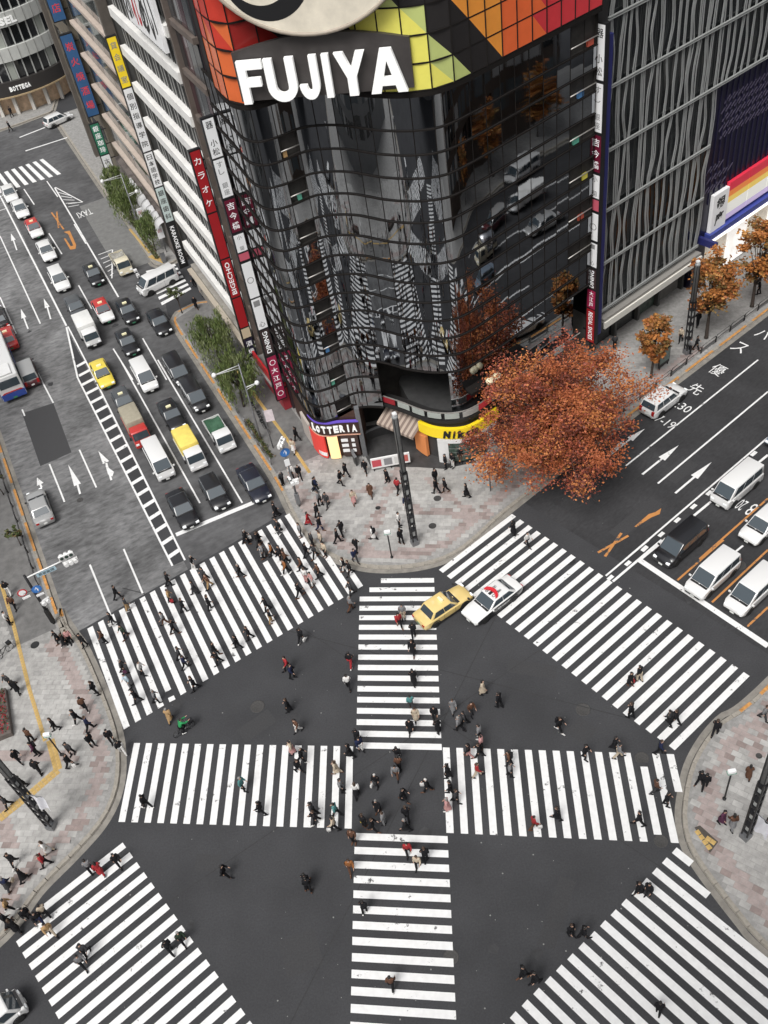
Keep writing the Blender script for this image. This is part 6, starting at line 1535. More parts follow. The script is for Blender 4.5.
VNAME = {'sedan': 'sedan_car', 'taxi': 'taxi', 'police': 'police_car', 'hatch': 'hatchback_car', 'suv': 'sport_utility_car', 'minivan': 'minivan', 'van': 'van', 'wagon': 'estate_car', 'keivan': 'small_van', 'boxtruck': 'box_truck', 'canvastruck': 'canvas_truck', 'covertruck': 'covered_truck', 'flatbed': 'flatbed_truck'}
VLABEL = ['white car farthest up the left avenue, nearest the far zebra', 'second white car down from the far zebra on the left avenue', 'red and white taxi behind a white sedan, far up the left avenue', 'white sedan in front of the far red and white taxi', 'white car with roof vents beside the orange turn arrow on the left avenue',
  'black taxi farthest up the middle lane of the left avenue', 'dark grey car just behind the white box truck', 'red and white taxi in the middle lane, beside the white box truck', 'white box truck at the point of the hatched median', 'black taxi right of the red and white taxi in the middle lane', 'black taxi below the red and white taxi, above a white minivan',
  'black sedan at the kerb beside the alley crossing', 'bright yellow taxi beside the hatched median', 'white minivan in the middle lane of the left avenue', 'black minivan at the kerb, upper of the two nose to tail', 'black minivan at the kerb just above the green-loaded truck', 'black taxi in the middle lane behind the yellow covered truck',
  'dark grey taxi between the yellow taxi and the red truck', 'red truck with tan canvas load beside the hatched median', 'white van behind the front car next to the hatched median', 'white truck with yellow cover in the middle lane', 'white open truck carrying a green tarpaulin at the kerb', 'black car first at the stop line, next to the hatched median',
  'black hatchback waiting in the middle lane at the stop line', 'dark navy sedan first in the kerb lane near the corner plaza', 'cream open truck beside the hatched apron', 'white van driving over the alley crossing', 'red taxi driving away at the left edge, ahead of the white bus', 'dark car cut by the left edge ahead of the red taxi',
  'maroon minivan with pale roof beside the white bus', 'silver sedan alone in the left kerb lane driving away', 'white car stopped at the kerb beside the red-leaved tree', 'white van behind the black minivan on the right avenue', 'black minivan at the stop line on the right avenue', 'white minivan right beside the black minivan at the right stop line',
  'white minivan nearest the right corner at the right stop line', 'white car cut by the right edge behind the white minivan', 'blue grey car cut by the right edge behind the white van', 'cream yellow taxi crossing the middle of the junction', 'black and white police car with red light bar on the zebra', 'white car on the far cross street by the rounded building', 'white van cut by the lower left corner of the picture']
VGROUP = {'A': 'vehicles queuing on the left avenue', 'B': 'vehicles waiting on the right avenue'}
for (kind, x, y, h, c), lb in zip(VEHICLES, VLABEL):
    r = thing(VNAME[kind], lb, VCAT[kind], (x, y, .015), h, VGROUP['A'] if (x < -8 and y > 55) else VGROUP['B'] if x > 18 else None)
    if kind in SPEC:
        cc = 'white' if c == 'maroon' and False else c
        parts, wx, hw, wr = car_parts(kind, cc); put(parts, r); add_wheels(r, wx, hw+.012, wr, .21)
        if kind == 'police':
            rp = r.children[0]; H_ = SPEC['police'][2]
            for k, (ch, xx, yy) in enumerate((('警',.02,.25),('視',.02,-.25),('庁',-.42,0))): pass
            for ch, xx, yy in (('0',.05,.30),('1',.05,-.05),('8',.05,-.38),('警',-.55,.25),('視',-.55,-.25)): place_text(ch, 1, (xx+.02, yy, H_+.006), (0,-1,0), (1,0,0), M_BLACK, rp, fit=(.24,.34))
            for s in (1,-1): place_text('警視庁', 1, (-.35, s*(SPEC['police'][1]/2+.008), .62), (-s,0,0), (0,0,1), M_WHITE, rp, fit=(1.3,.2))
    else:
        truck(r, kind, c)
r = thing('city_bus', 'white city bus with blue rear at the left edge of the avenue', 'bus', (*A(92.2,-5.75), .015), ANG_A); bus(r)
r = thing('box_truck', 'white box truck outside the picture, mirrored in the right glass face', 'truck', (*B(74.8,-21.4), .015), ANG_B+math.pi); truck(r, 'boxtruck', 'white')
r = thing('tanker_truck', 'silver tank truck outside the picture, mirrored in the right glass face', 'truck', (*B(62.7,-24.2), .015), ANG_B+math.pi); truck(r, 'flatbed', 'cream')
mb = MB(); mb.tube([(-2.2,0,1.75),(-2.0,0,1.75),(.4,0,1.75),(.6,0,1.75)], [.6,1.05,1.05,.6], 16); mb.build('tank', M_CHROME, r)
r = thing('sedan_car', 'silver sedan outside the picture, mirrored in the right glass face', 'car', (*B(71.4,-26.2), .015), ANG_B+math.pi); parts, wx, hw, wr = car_parts('sedan', 'silver'); put(parts, r); add_wheels(r, wx, hw+.012, wr, .21)
r = thing('van', 'white van outside the picture by the far kerb, mirrored in the right glass face', 'van', (*B(79.5,-16.6), .015), ANG_B+math.pi); parts, wx, hw, wr = car_parts('van', 'white'); put(parts, r); add_wheels(r, wx, hw+.012, wr, .21)
r = thing('minivan', 'maroon minivan outside the picture, mirrored in the right glass face', 'minivan', (*B(68.6,-21.2), .015), ANG_B+math.pi); parts, wx, hw, wr = car_parts('minivan', 'maroon'); put(parts, r); add_wheels(r, wx, hw+.012, wr, .21)
# ---- two-wheelers
def two_wheeler(root, motor=False, wr=.33, wb=1.05):
    for x in (-wb/2, wb/2):
        mb = MB(); N_ = 20; mb.tube([(x+wr*math.cos(2*math.pi*k/N_), 0, wr+wr*math.sin(2*math.pi*k/N_)) for k in range(N_+1)], .022 if not motor else .06, 6, caps=False); o = mb.build('wheel', M_RUBBER, root)
        mb = MB()
        for k in range(6): a = math.pi*k/6; mb.bar((x+wr*math.cos(a),0,wr+wr*math.sin(a)), (x-wr*math.cos(a),0,wr-wr*math.sin(a)), .006 if not motor else .03)
        mb.build('spokes', M_RIM, o)
    mb = MB(); hx = wb/2-.16
    for p, q in (((-wb/2,0,wr),(-.08,0,.30)), ((-.08,0,.30),(-.22,0,.80)), ((-.22,0,.72),(hx,0,.80)), ((-.08,0,.30),(hx,0,.74)), ((-wb/2,0,wr),(-.21,0,.68)), ((wb/2,0,wr),(hx-.02,0,.95))): mb.bar(p, q, .035 if not motor else .08)
    mb.build('frame', M_DARKMETAL, root)
    mb = MB(); mb.bar((hx-.03,-.27,.98), (hx-.03,.27,.98), .03); mb.bar((hx-.02,0,.9), (hx-.03,0,.98), .03); mb.build('handlebar', M_GREYMETAL, root)
    obj('saddle', bevel_box_mesh('saddle', -.36, -.10, -.07, .07, .82, .89, .03, M_RUBBER), root)
    if motor:
        obj('fairing', bevel_box_mesh('fairing', .05, .50, -.2, .2, .45, .95, .1, M_WHITE), root); obj('top_box', bevel_box_mesh('top_box', -.75, -.38, -.2, .2, .75, 1.1, .05, M_WHITE), root)
    else:
        mb = MB(); mb.box(wb/2-.05, wb/2+.30, -.16, .16, .70, .92); mb.build('basket', M_DARKMETAL, root)
BIKES = [(*g_, a_, lb_) for g_, a_, lb_ in BIKEPOS]
for x, y, a_, lb_ in BIKES: r = thing('bicycle', lb_, 'bicycle', (x, y, PAVE_Z+.015 if 'junction' not in lb_ else .012), a_); two_wheeler(r)
r = thing('motor_scooter', 'small motor scooter beside the van on the alley crossing', 'scooter', (*SCOOT, .012), ANG_A+math.pi); two_wheeler(r, True, .26, 1.2)

# ================================================================ TREES
def leaf_mats(name, cols): return [mat(name+'_leaf_%d' % i, c, .6, spec=.3, var=.15, scale=5) for i, c in enumerate(cols)]
def make_tree(name, label, x, y, h, crown, n, lsize, mats, bark, seed, group=None, z=PAVE_Z, weep=False, clear=.35, upright=False, nclump=60, lobes=0, tight=.135):
    """tapered trunk, forking limbs, a crown of leaf-sized faces grouped in clumps"""
    rg = random.Random(seed); r = thing(name, label, 'tree', (x, y, z), rg.uniform(0,6.28), group); rx, ry, rz = crown; cz = h-rz
    mb = MB(); tr = .045*h*.42; top = Vector((rg.uniform(-.2,.2), rg.uniform(-.2,.2), cz))
    mb.tube([(0,0,-.05),(0,0,.25),(top.x*.3,top.y*.3,h*clear*.6),(top.x*.7,top.y*.7,h*clear),(top.x,top.y,cz)], [tr*1.25,tr,tr*.85,tr*.7,tr*.35], 9)
    clumps = []; LB = [(Vector((rg.gauss(0,1),rg.gauss(0,1),rg.gauss(0,.6))).normalized(), rg.uniform(.86,1.12)) for _ in range(lobes)]
    for k in range(nclump):
        while True:
            v = Vector((rg.gauss(0,1), rg.gauss(0,1), rg.gauss(0,1)))
            if v.length > .01: break
        v.normalize(); f = rg.uniform(.35 if not lobes else .08,.98)**.6
        if LB: f *= max(LB, key=lambda l_: l_[0].dot(v))[1]*rg.choice((.8,1,1))
        if upright: v.z = abs(v.z)*1.0 if rg.random() < .6 else v.z
        p = Vector((v.x*rx*f, v.y*ry*f, cz+v.z*rz*f)); p += Vector((rg.gauss(0,rx*.06), rg.gauss(0,ry*.06), rg.gauss(0,rz*.06)))
        clumps.append((p, rg.uniform(.55,1.25)))
    for k, (p, s) in enumerate(clumps):
        if k % 2 and 30 < nclump < 100: continue
        a = Vector((top.x*.6, top.y*.6, h*clear*rg.uniform(.85,1.25))); m_ = a.lerp(p, .55)+Vector((0,0,.10*h*rg.uniform(0,1)))
        mb.tube([a, m_, p], [tr*.32, tr*.18, tr*.05], 5)
    mb.build('trunk', bark, r)
    cr = MB(); N = len(mats); rad = (rx*ry*rz)**(1/3)
    for k in range(n):
        p, s = clumps[rg.randrange(len(clumps))]; d = Vector((rg.gauss(0,1), rg.gauss(0,1), rg.gauss(0,.75)))*(rad*tight*s); q = p+d
        if weep and rg.random() < .75: q.z -= abs(rg.gauss(0, rz*.85)); q.x += rg.gauss(0,.05); q.y += rg.gauss(0,.05)
        if q.z < .4: q.z = .4+rg.random()*.4
        u = Vector((rg.gauss(0,1), rg.gauss(0,1), rg.gauss(0,.5))).normalized(); w = Vector((rg.gauss(0,1), rg.gauss(0,1), rg.gauss(0,1)))
        if weep: u = Vector((rg.gauss(0,.25), rg.gauss(0,.25), -1)).normalized()
        w = (w-u*w.dot(u)).normalized(); L = lsize*rg.uniform(.6,1.4); Wd = L*(.62 if not weep else .22)
        mi = min(N-1, int(abs(rg.gauss(0,.45)+(math.sin(p.x*12.9898+p.y*78.233+p.z*37.719)*.5+.5)*N*.85)))
        cr.add([q-u*L, q+w*Wd, q+u*L, q-w*Wd], [(0,1,2,3)], mi)
    cr.build('crown', mats, r, fix=False)
    return r
M_BARK = mat('bark', (.055,.042,.034), .9, var=.3, scale=6, bump=.5)
RUST = leaf_mats('rust', [(.38,.112,.045),(.45,.150,.050),(.28,.072,.040),(.50,.185,.060),(.17,.052,.036),(.38,.098,.055)])
AMBER = leaf_mats('amber', [(.42,.165,.045),(.33,.115,.038),(.46,.22,.06),(.28,.12,.04),(.20,.13,.045)])
WILLOW = leaf_mats('willow', [(.14,.185,.060),(.10,.145,.046),(.18,.22,.08),(.21,.24,.12)])
OLIVE = leaf_mats('olive', [(.08,.10,.035),(.055,.075,.025),(.11,.12,.05),(.13,.085,.04)])
make_tree('street_tree', 'large rust-red leafy tree on the corner plaza before the mirror building', 15.2, 56.4, 10.7, (7.9,7.6,4.6), 62000, .10, RUST, M_BARK, 4, clear=.28, nclump=190, lobes=8, tight=.090)
for k, (x, y, h, rr, lb) in enumerate(((26.08,65.33,7.0,(1.25,1.25,2.5),'small amber street tree nearest the rust-red tree'), (32.75,69.5,9.4,(2.1,2.1,3.3),'tall amber street tree beside the dark lamp column'), (38.51,72.91,9.4,(2.0,2.0,3.4),'amber street tree at the right edge before the striped shop'), (45.5,77.3,9.0,(2.0,2.0,3.3),'amber street tree farthest along the right avenue'))):
    make_tree('street_tree', lb, x, y, h, rr, 4200 if k else 2600, .16, AMBER, M_BARK, 20+k, 'amber street trees on the right avenue', clear=.28, nclump=60)
for k, (t, n_, lb) in enumerate(((66,-12.4,'amber tree outside the picture mirrored lowest in the glass'), (77,-12.4,'amber tree outside the picture mirrored in the middle of the right face'), (88,-12.4,'amber tree outside the picture mirrored highest in the right face'))):
    make_tree('street_tree', lb, *B(t,n_), 9.0, (2.3,2.3,3.2), 2600, .19, AMBER, M_BARK, 30+k, 'amber street trees opposite, seen mirrored', clear=.28, nclump=50)
for k, (t, n_, h, lb) in enumerate(((79.6,14.0,6.0,'upper green willow on the left avenue above the lamp'), (71.8,13.5,6.2,'lower green willow behind the twin-globe lamp'), (113.5,14.9,6.6,'far green willow beside the far twin-globe lamp'), (105.8,15.2,5.0,'small green willow above the alley crossing'), (121.0,15.0,5.0,'farthest small willow before the green sign'))):
    make_tree('willow_tree', lb, *A(t,n_), h, (2.0,2.0,1.6) if h > 5.5 else (1.3,1.3,1.2), 4600 if h > 5.5 else 2200, .20, WILLOW, M_BARK, 40+k, 'green willows on the left avenue', weep=True, nclump=46)
for k, (t, n_, h, lb) in enumerate(((66.0,-9.7,2.6,'small thin tree in the left kerb strip above the signal'), (73.5,-9.8,2.8,'small thin tree farther up the left kerb strip'))):
    make_tree('sapling', lb, *A(t,n_), h, (.75,.75,.8), 420, .11, OLIVE, M_BARK, 60+k, 'saplings in the left kerb strip', clear=.4, nclump=16)
make_tree('sapling', 'thin sapling on the pavement corner by the alley crossing', *A(91.0,13.6), 3.6, (.8,.8,1.0), 420, .11, OLIVE, M_BARK, 66, clear=.4, nclump=18)
def hedge(label, pts, w, h, seed, mats, n):
    rg = random.Random(seed); P = resample(pts, .3); c = P.mean(0); r = thing('hedge', label, 'hedge', (c[0],c[1],PAVE_Z)); mb = MB()
    for k in range(n):
        p = P[rg.randrange(len(P))]; q = Vector((p[0]-c[0]+rg.gauss(0,w*.4), p[1]-c[1]+rg.gauss(0,w*.4), rg.uniform(.05,h))); u = Vector((rg.gauss(0,1),rg.gauss(0,1),rg.gauss(0,1))).normalized(); v = u.orthogonal().normalized(); L = rg.uniform(.05,.12)
        mb.add([q-u*L, q+v*L*.6, q+u*L, q-v*L*.6], [(0,1,2,3)], rg.randrange(len(mats)))
    mb.build('foliage', mats, r, fix=False)
    mb = MB()
    for i in range(0, len(P)-1, 2): mb.bar((P[i][0]-c[0],P[i][1]-c[1],.06), (P[min(i+2,len(P)-1)][0]-c[0],P[min(i+2,len(P)-1)][1]-c[1],.06), w, .12)
    mb.build('planter_bed', mat('soil', (.05,.04,.03), .95, var=.3, scale=5), r)
hedge('low clipped hedge along the left avenue kerb below the willows', [A(63.5,12.9), A(69.5,12.9)], .35, .35, 1, OLIVE, 900)
hedge('low hedge along the left avenue kerb between the two willows', [A(73.5,12.95), A(78,12.95)], .35, .35, 2, OLIVE, 700)
hedge('low hedge along the kerb by the far willows', [A(104,14.8), A(119,14.9)], .4, .4, 3, OLIVE, 1500)

# ================================================================ STREET FURNITURE
def lattice_lamp(label, x, y, h=10.4, flag=None, rz=0.3):
    r = thing('lamp_column', label, 'street lamp', (x, y, PAVE_Z+.012), rz, 'tall dark lattice lamp columns'); w = .185; hl = h*.60
    mb = MB(); mb.box(-.27,.27,-.27,.27,0,.45); mb.build('plinth', M_GREYMETAL, r)
    for sx in (-1,1):
        for sy in (-1,1): mb = MB(); mb.box(sx*w-.045,sx*w+.045,sy*w-.045,sy*w+.045,.5,hl); mb.build('post', M_DARKMETAL, r)
    k = 0; z = .9
    while z < hl:
        mb = MB(); mb.box(-w-.05,w+.05,-w-.05,w+.05,z,z+.09); mb.build('ring', M_DARKMETAL, r)
        if k % 2 == 0: obj('lantern', bevel_box_mesh('lantern', -w+.06, w-.06, -w+.06, w-.06, z+.12, z+.62, .04, mat('lantern_glass', (.40,.41,.40), .3)), r)
        z += .78; k += 1
    mb = MB(); mb.lathe([(.21,hl),(.21,h-.25),(.24,h-.22),(.24,h-.12),(.16,h)], 14); mb.build('lamp_tube', mat('lamp_tube_glass', (.26,.27,.27), .25, var=.15, scale=3), r)
    for i in range(4): a = math.pi/2*i+.78; mb = MB(); mb.bar((.22*math.cos(a),.22*math.sin(a),hl), (.22*math.cos(a),.22*math.sin(a),h-.2), .05); mb.build('tube_rib', M_DARKMETAL, r)
    obj('top_light', bevel_box_mesh('top_light', -.16, .16, -.16, .16, h, h+.22, .06, mat('lamp_white', (.7,.7,.69), .4)), r)
    if flag:
        mb = MB(); mb.bar((0,0,flag), (1.25,0,flag), .04); mb.build('banner_arm', M_GREYMETAL, r)
        mb = MB(); n = 6
        for i in range(n):
            for j in range(6):
                f = lambda a, b: (.32+.85*a/n, .10*math.sin(a*1.2+b*.6), flag-.05-1.75*b/6)
                mb.add([f(i,j),f(i+1,j),f(i+1,j+1),f(i,j+1)], [(0,1,2,3)], 0, True)
        bn = mb.build('banner', mat('banner_white', (.74,.74,.78), .8), r, fix=False)
lattice_lamp('tall lattice lamp column standing on the corner plaza before the shops', 1.96, 50.73, 13.6)
lattice_lamp('tall lattice lamp column with banner on the left corner pavement', -25.45, 31.91, 11.5, 4.6, R(-20))
lattice_lamp('tall lattice lamp column with banner on the right corner pavement', 17.58, 22.81, 11.5, 3.4, R(-60))
lattice_lamp('dark lattice lamp column between the amber trees', 30.27, 67.8, 9.6)
def post_lamp(label, x, y, h, head):
    r = thing('post_sign', label, 'post', (x, y, PAVE_Z+.012)); mb = MB(); mb.tube([(0,0,0),(0,0,h)], .055, 8); mb.build('post', M_DARKMETAL, r); mb = MB(); mb.lathe([(.12,0),(.12,.1),(.06,.14)], 10); mb.build('foot', M_DARKMETAL, r)
    obj('head', bevel_box_mesh('head', -.24, .24, -.12, .12, h, h+.42, .05, head), r)
    mb = MB(); mb.box(-.26,.26,-.13,.13,h+.10,h+.16); mb.build('head_trim', mat('sign_green', (.04,.22,.13), .5), r)
post_lamp('thin dark post with white and green head on the corner plaza', -.05, 49.75, 2.75, M_SIGNWHITE)
post_lamp('thin dark post with white head on the right corner pavement', 17.29, 25.34, 3.2, M_SIGNWHITE)
post_lamp('thin dark post with white head on the left corner tactile strip', -25.38, 37.29, 2.5, M_SIGNWHITE)
def twin_globe(label, x, y, h):
    r = thing('globe_lamp', label, 'street lamp', (x, y, PAVE_Z+.012), ANG_A+math.pi/2, 'twin-globe lamps on the left avenue'); mb = MB(); mb.tube([(0,0,0),(0,0,1),(0,0,h)], [.14,.09,.06], 9); mb.build('pole', M_GREYMETAL, r)
    for x1, z1 in ((2.3,h-.15), (-1.1,h-2.6)):
        mb = MB(); mb.tube([(0,0,z1), (x1,0,z1)], .045, 7); mb.tube([(0,0,z1-.28), (x1*.96,0,z1-.05)], .03, 7); mb.build('arm', mat('arm_white', (.62,.63,.62), .4), r)
        mb = MB(); rr = .22; mb.lathe([(.02,-rr)]+[(rr*math.cos(a), rr*math.sin(a)) for a in np.linspace(-1.3,1.3,8)]+[(.02,rr)], 12, c=(x1,0,z1)); mb.build('globe', mat('globe_glass', (.80,.81,.79), .3), r)
twin_globe('twin-globe street lamp rising through the lower willow', *A(66.4,13.1), 8.7)
twin_globe('twin-globe street lamp by the far willow', *A(109.8,14.8), 8.4)
def round_sign(parent, x, y, z, rr, m_, ang, rim=None, inner=None):
    mb = MB(); mb.lathe([(rr,-.015),(rr,.015)], 22); me = mb.mesh('sign_disc', m_); me.transform(Matrix.Translation((x,y,z)) @ Matrix.Rotation(ang,4,'Z') @ Matrix.Rotation(R(90),4,'Y')); o = obj('sign_disc', me, parent)
    if inner:
        for s in (1,-1): mb = MB(); mb.lathe([(rr*.74,.016),(rr*.74,.020)], 20); me = mb.mesh('sign_face', inner); me.transform(Matrix.Translation((x,y,z)) @ Matrix.Rotation(ang,4,'Z') @ Matrix.Rotation(R(90*s),4,'Y')); obj('sign_face', me, o)
    return o
M_SBLUE = mat('road_sign_blue', (.04,.17,.50), .4); M_SRED = mat('road_sign_red', (.55,.03,.04), .4)
def signal_head(parent, x, y, z, ang, n=3):
    c, s = math.cos(ang), math.sin(ang); u = Vector((c,s,0)); v = Vector((-s,c,0)); mb = MB(); mb.obox((x,y,z), u*(.19*n), v*.09, (0,0,.19)); o = mb.build('signal_head', M_WHITE, parent)
    for k in range(n):
        p = Vector((x,y,z))+u*((k-(n-1)/2)*.36); mb = MB(); mb.tube([p-v*.08, p-v*.30], [.16,.17], 12); mb.build('visor', M_WHITE, o)
        mb = MB(); mb.tube([p+v*.085, p+v*.13], .15, 12); mb.build('lens', [mat('lens_dark', (.03,.05,.04), .2), mat('lens_red_lit', (.9,.05,.04), .3, emit=1.5)][1 if k == n-1 and False else 0], o)
    return o
# signal mast at the left corner
r = thing('signal_mast', 'traffic signal mast with road signs on the left corner pavement', 'traffic light', (-27.31,49.53,PAVE_Z+.012)); mb = MB(); mb.tube([(0,0,0),(0,0,5.9)], [.13,.10], 10); mb.build('mast', M_DARKMETAL, r)
ar = Vector((NA.x, NA.y, 0)); mb = MB(); mb.tube([(0,0,5.6), tuple(ar*3.9+Vector((0,0,5.75)))], .06, 8); mb.build('arm', M_WHITE, r)
for k, (d, zz_) in enumerate(((3.3,6.0),(3.4,5.35))): signal_head(r, ar.x*d, ar.y*d, zz_, math.atan2(ar.y,ar.x)+(0 if k else math.pi))
mb = MB(); mb.obox(tuple(ar*1.5+Vector((0,0,5.35))), ar*.75, Vector((DA.x,DA.y,0))*.02, (0,0,.2)); pl = mb.build('street_plate', mat('plate_pale_blue', (.42,.58,.66), .5), r)
place_text('数寄屋橋', 1, (ar.x*1.5-DA.x*.03, ar.y*1.5-DA.y*.03, 5.35), (ar.x,ar.y,0), (0,0,1), T_BLK, pl, fit=(1.2,.28))
round_sign(r, .35, -.15, 4.35, .38, M_SBLUE, ANG_A, inner=mat('arrow_face', (.05,.22,.60), .4)); place_text('↑', 1, (.35-DA.x*.04, -.15-DA.y*.04, 4.35), (NA.x,NA.y,0), (0,0,1), T_WHT, r, fit=(.3,.5), name='arrow_mark')
round_sign(r, -.75, -.25, 4.35, .36, M_SRED, ANG_A, inner=M_SIGNWHITE); mb = MB(); mb.bar((-.75,-.25,4.2), (0,0,4.2), .04); mb.build('sign_arm', M_DARKMETAL, r)
mb = MB(); mb.obox((-.65,-.25,3.78), (.28,.1,0), (-.01,.02,0), (0,0,.1)); mb.build('sub_plate', M_SIGNWHITE, r); mb = MB(); mb.obox((.4,-.2,3.75), (.28,.1,0), (-.01,.02,0), (0,0,.1)); mb.build('sub_plate', M_SIGNWHITE, r)
obj('control_box', bevel_box_mesh('control_box', -.14, .14, -.18, .18, .2, 1.75, .03, M_BLACK), r); signal_head(r, .3, .1, 2.6, .6, 2)
# sign mast at the plaza corner
r = thing('sign_mast', 'slim mast with round blue sign and signals at the plaza corner', 'traffic light', (-6.97,57.42,PAVE_Z+.012)); mb = MB(); mb.tube([(0,0,0),(0,0,7.6)], [.10,.07], 9); mb.build('mast', M_GREYMETAL, r)
round_sign(r, .05, -.12, 6.3, .42, M_SBLUE, ANG_A, inner=mat('arrow_face', (.05,.22,.60), .4)); place_text('↑', 1, (.05-DA.x*.04, -.12-DA.y*.04, 6.3), (NA.x,NA.y,0), (0,0,1), T_WHT, r, fit=(.32,.56), name='arrow_mark')
signal_head(r, -.1, 0, 7.3, 1.2, 3); signal_head(r, .15, -.1, 3.0, .2, 2); signal_head(r, -.2, .1, 3.0, 1.9, 2); mb = MB(); mb.obox((0,-.12,5.2), (.2,.05,0), (-.01,.02,0), (0,0,.35)); mb.build('sub_plate', M_SIGNWHITE, r)
obj('control_box', bevel_box_mesh('control_box', -.18, .18, -.15, .15, .3, 1.5, .03, M_GREYMETAL), r)
r = thing('sign_mast', 'slim mast with small blue sign beside the rust-red tree', 'traffic light', (9.05,55.0,PAVE_Z+.012)); mb = MB(); mb.tube([(0,0,0),(0,0,4.4)], .06, 8); mb.build('mast', M_GREYMETAL, r); mb = MB(); mb.obox((0,-.08,3.9), (.34,.05,0), (0,.02,0), (0,0,.34)); mb.build('sign_plate', M_SBLUE, r); place_text('P', 1, (.0,-.115,3.9), (1,.15,0), (0,0,1), T_WHT, r, fit=(.3,.45)); signal_head(r, .1, 0, 2.6, .5, 2)
r = thing('banner_pole', 'short pole with white banner on the left avenue pavement', 'banner', (*A(64.6,13.6),PAVE_Z+.012)); mb = MB(); mb.tube([(0,0,0),(0,0,4.6)], .05, 8); mb.build('pole', M_GREYMETAL, r); mb = MB(); mb.obox((.45,-.05,3.8), (.38,0,0), (0,.012,0), (0,0,.65)); mb.build('banner', mat('banner_pinkish', (.72,.64,.66), .8, var=.15, scale=3), r)
# guard rails
_gm = {}
def rail(parent_label, pts, label_fmt, group, z0=PAVE_Z+.012, L=2.2, m_=None, panel=None):
    P = resample(pts, L); n = len(P)-1
    for k in range(n):
        c = (P[k]+P[k+1])/2; d = P[k+1]-P[k]; ln_ = np.linalg.norm(d)*.94; r = thing('guard_rail', label_fmt % (ORD[k], n), 'railing', (c[0],c[1],z0), math.atan2(d[1],d[0]), group)
        key = (round(ln_,2), m_.name)
        if key not in _gm:
            a = MB(); a.tube([(-ln_/2,0,0),(-ln_/2,0,.72),(-ln_/2+.1,0,.80),(ln_/2-.1,0,.80),(ln_/2,0,.72),(ln_/2,0,0)], .035, 7)
            b = MB(); b.tube([(-ln_/2,0,.42),(ln_/2,0,.42)], .028, 6); _gm[key] = (a.mesh('hoop', m_), b.mesh('crossbar', m_))
        obj('hoop', _gm[key][0], r); obj('crossbar', _gm[key][1], r)
        if panel and k % 2 == 0: mb = MB(); mb.box(-ln_/2+.1,ln_/2-.1,-.015,.015,.14,.40); mb.build('plate', panel, r)
ORD = ['first','second','third','fourth','fifth','sixth','seventh','eighth','ninth','tenth','eleventh','twelfth','thirteenth','fourteenth','fifteenth','sixteenth','seventeenth','eighteenth','nineteenth','twentieth','21st','22nd','23rd','24th','25th','26th','27th','28th','29th','30th','31st','32nd','33rd','34th','35th','36th','37th','38th','39th','40th','41st','42nd','43rd','44th','45th','46th','47th','48th','49th','50th']
rail('', [B(50,-39.55), B(76,-39.55)], '%s dark guard rail of %d from the rust-red tree along the right kerb', 'guard rails on the right avenue kerb', m_=M_DARKMETAL, panel=M_GREYMETAL)
rail('', [A(60.5,-9.35), A(80,-9.35)], '%s dark guard rail of %d from the signal up the left kerb', 'guard rails on the left avenue kerb', m_=M_DARKMETAL)
rail('', [A(62.5,12.62), A(80,12.62)], '%s grey guard rail of %d from the plaza up the avenue kerb', 'guard rails along the willow kerb', m_=M_GREYMETAL)
# planters, boards and boxes on the pavements
def planter(label, x, y, w, d, h, rz, mats, seed):
    r = thing('planter', label, 'planter', (x,y,PAVE_Z+.012), rz); obj('box', bevel_box_mesh('box', -w/2,w/2,-d/2,d/2,0,h,.04,mat('planter_stone', (.12,.10,.09), .85, var=.2, scale=4)), r); mb = MB(); rg = random.Random(seed)
    for k in range(420):
        q = Vector((rg.uniform(-w/2,w/2)*.92, rg.uniform(-d/2,d/2)*.92, h+rg.random()*.35)); u = Vector((rg.gauss(0,1),rg.gauss(0,1),rg.gauss(0,1))).normalized(); v = u.orthogonal().normalized(); L = rg.uniform(.05,.11); mb.add([q-u*L, q+v*L*.6, q+u*L, q-v*L*.6], [(0,1,2,3)], rg.randrange(len(mats)))
    mb.build('plants', mats, r, fix=False)
planter('dark stone planter with red flowers at the left picture edge', *PLANT[0], 1.2, 4.2, .5, .25, leaf_mats('flower', [(.35,.03,.04),(.05,.08,.03),(.25,.02,.03)]), 3)
r = thing('display_board', 'dark free-standing board under the small amber tree', 'sign', (*B(59.3,-40.9),PAVE_Z+.012), ANG_B); mb = MB(); mb.box(-.75,.75,-.05,.05,.25,2.0); b_ = mb.build('board', M_DARKMETAL, r); mb = MB(); mb.box(-.68,.68,-.065,-.052,.6,1.9); mb.build('map_face', mat('map_green', (.16,.22,.20), .4, var=.4, scale=4), b_)
for s in (-1,1): mb = MB(); mb.box(s*.6-.04,s*.6+.04,-.05,.05,0,.25); mb.build('leg', M_DARKMETAL, r)
r = thing('utility_box', 'grey utility box on the far left pavement', 'box', (*A(102.8,15.3),PAVE_Z), ANG_A); obj('cabinet', bevel_box_mesh('cabinet', -.4,.4,-.25,.25,0,1.3,.03,M_GREYMETAL), r); mb = MB(); mb.box(-.42,.42,-.27,.27,1.3,1.35); mb.build('lid', M_CONC, r)
for k, (t, n_, lb) in enumerate(((110.5,15.6,'upper of two white standing signs on the far left pavement'), (104.6,16.2,'lower of two white standing signs near the alley corner'))):
    r = thing('standing_sign', lb, 'sign', (*A(t,n_),PAVE_Z), ANG_A+math.pi/2, 'white standing signs'); mb = MB(); mb.tube([(0,0,0),(0,0,3.2)], .05, 8); mb.build('pole', M_GREYMETAL, r); mb = MB(); mb.box(-.38,.38,-.08,.08,1.9,3.4); f_ = mb.build('sign_face', M_SIGNWHITE, r)
    for s_ in (-1,1): place_text('銀座', 1, (0,s_*.085,2.9), (s_*-1,0,0), (0,0,1), T_RED, f_, fit=(.5,.5))
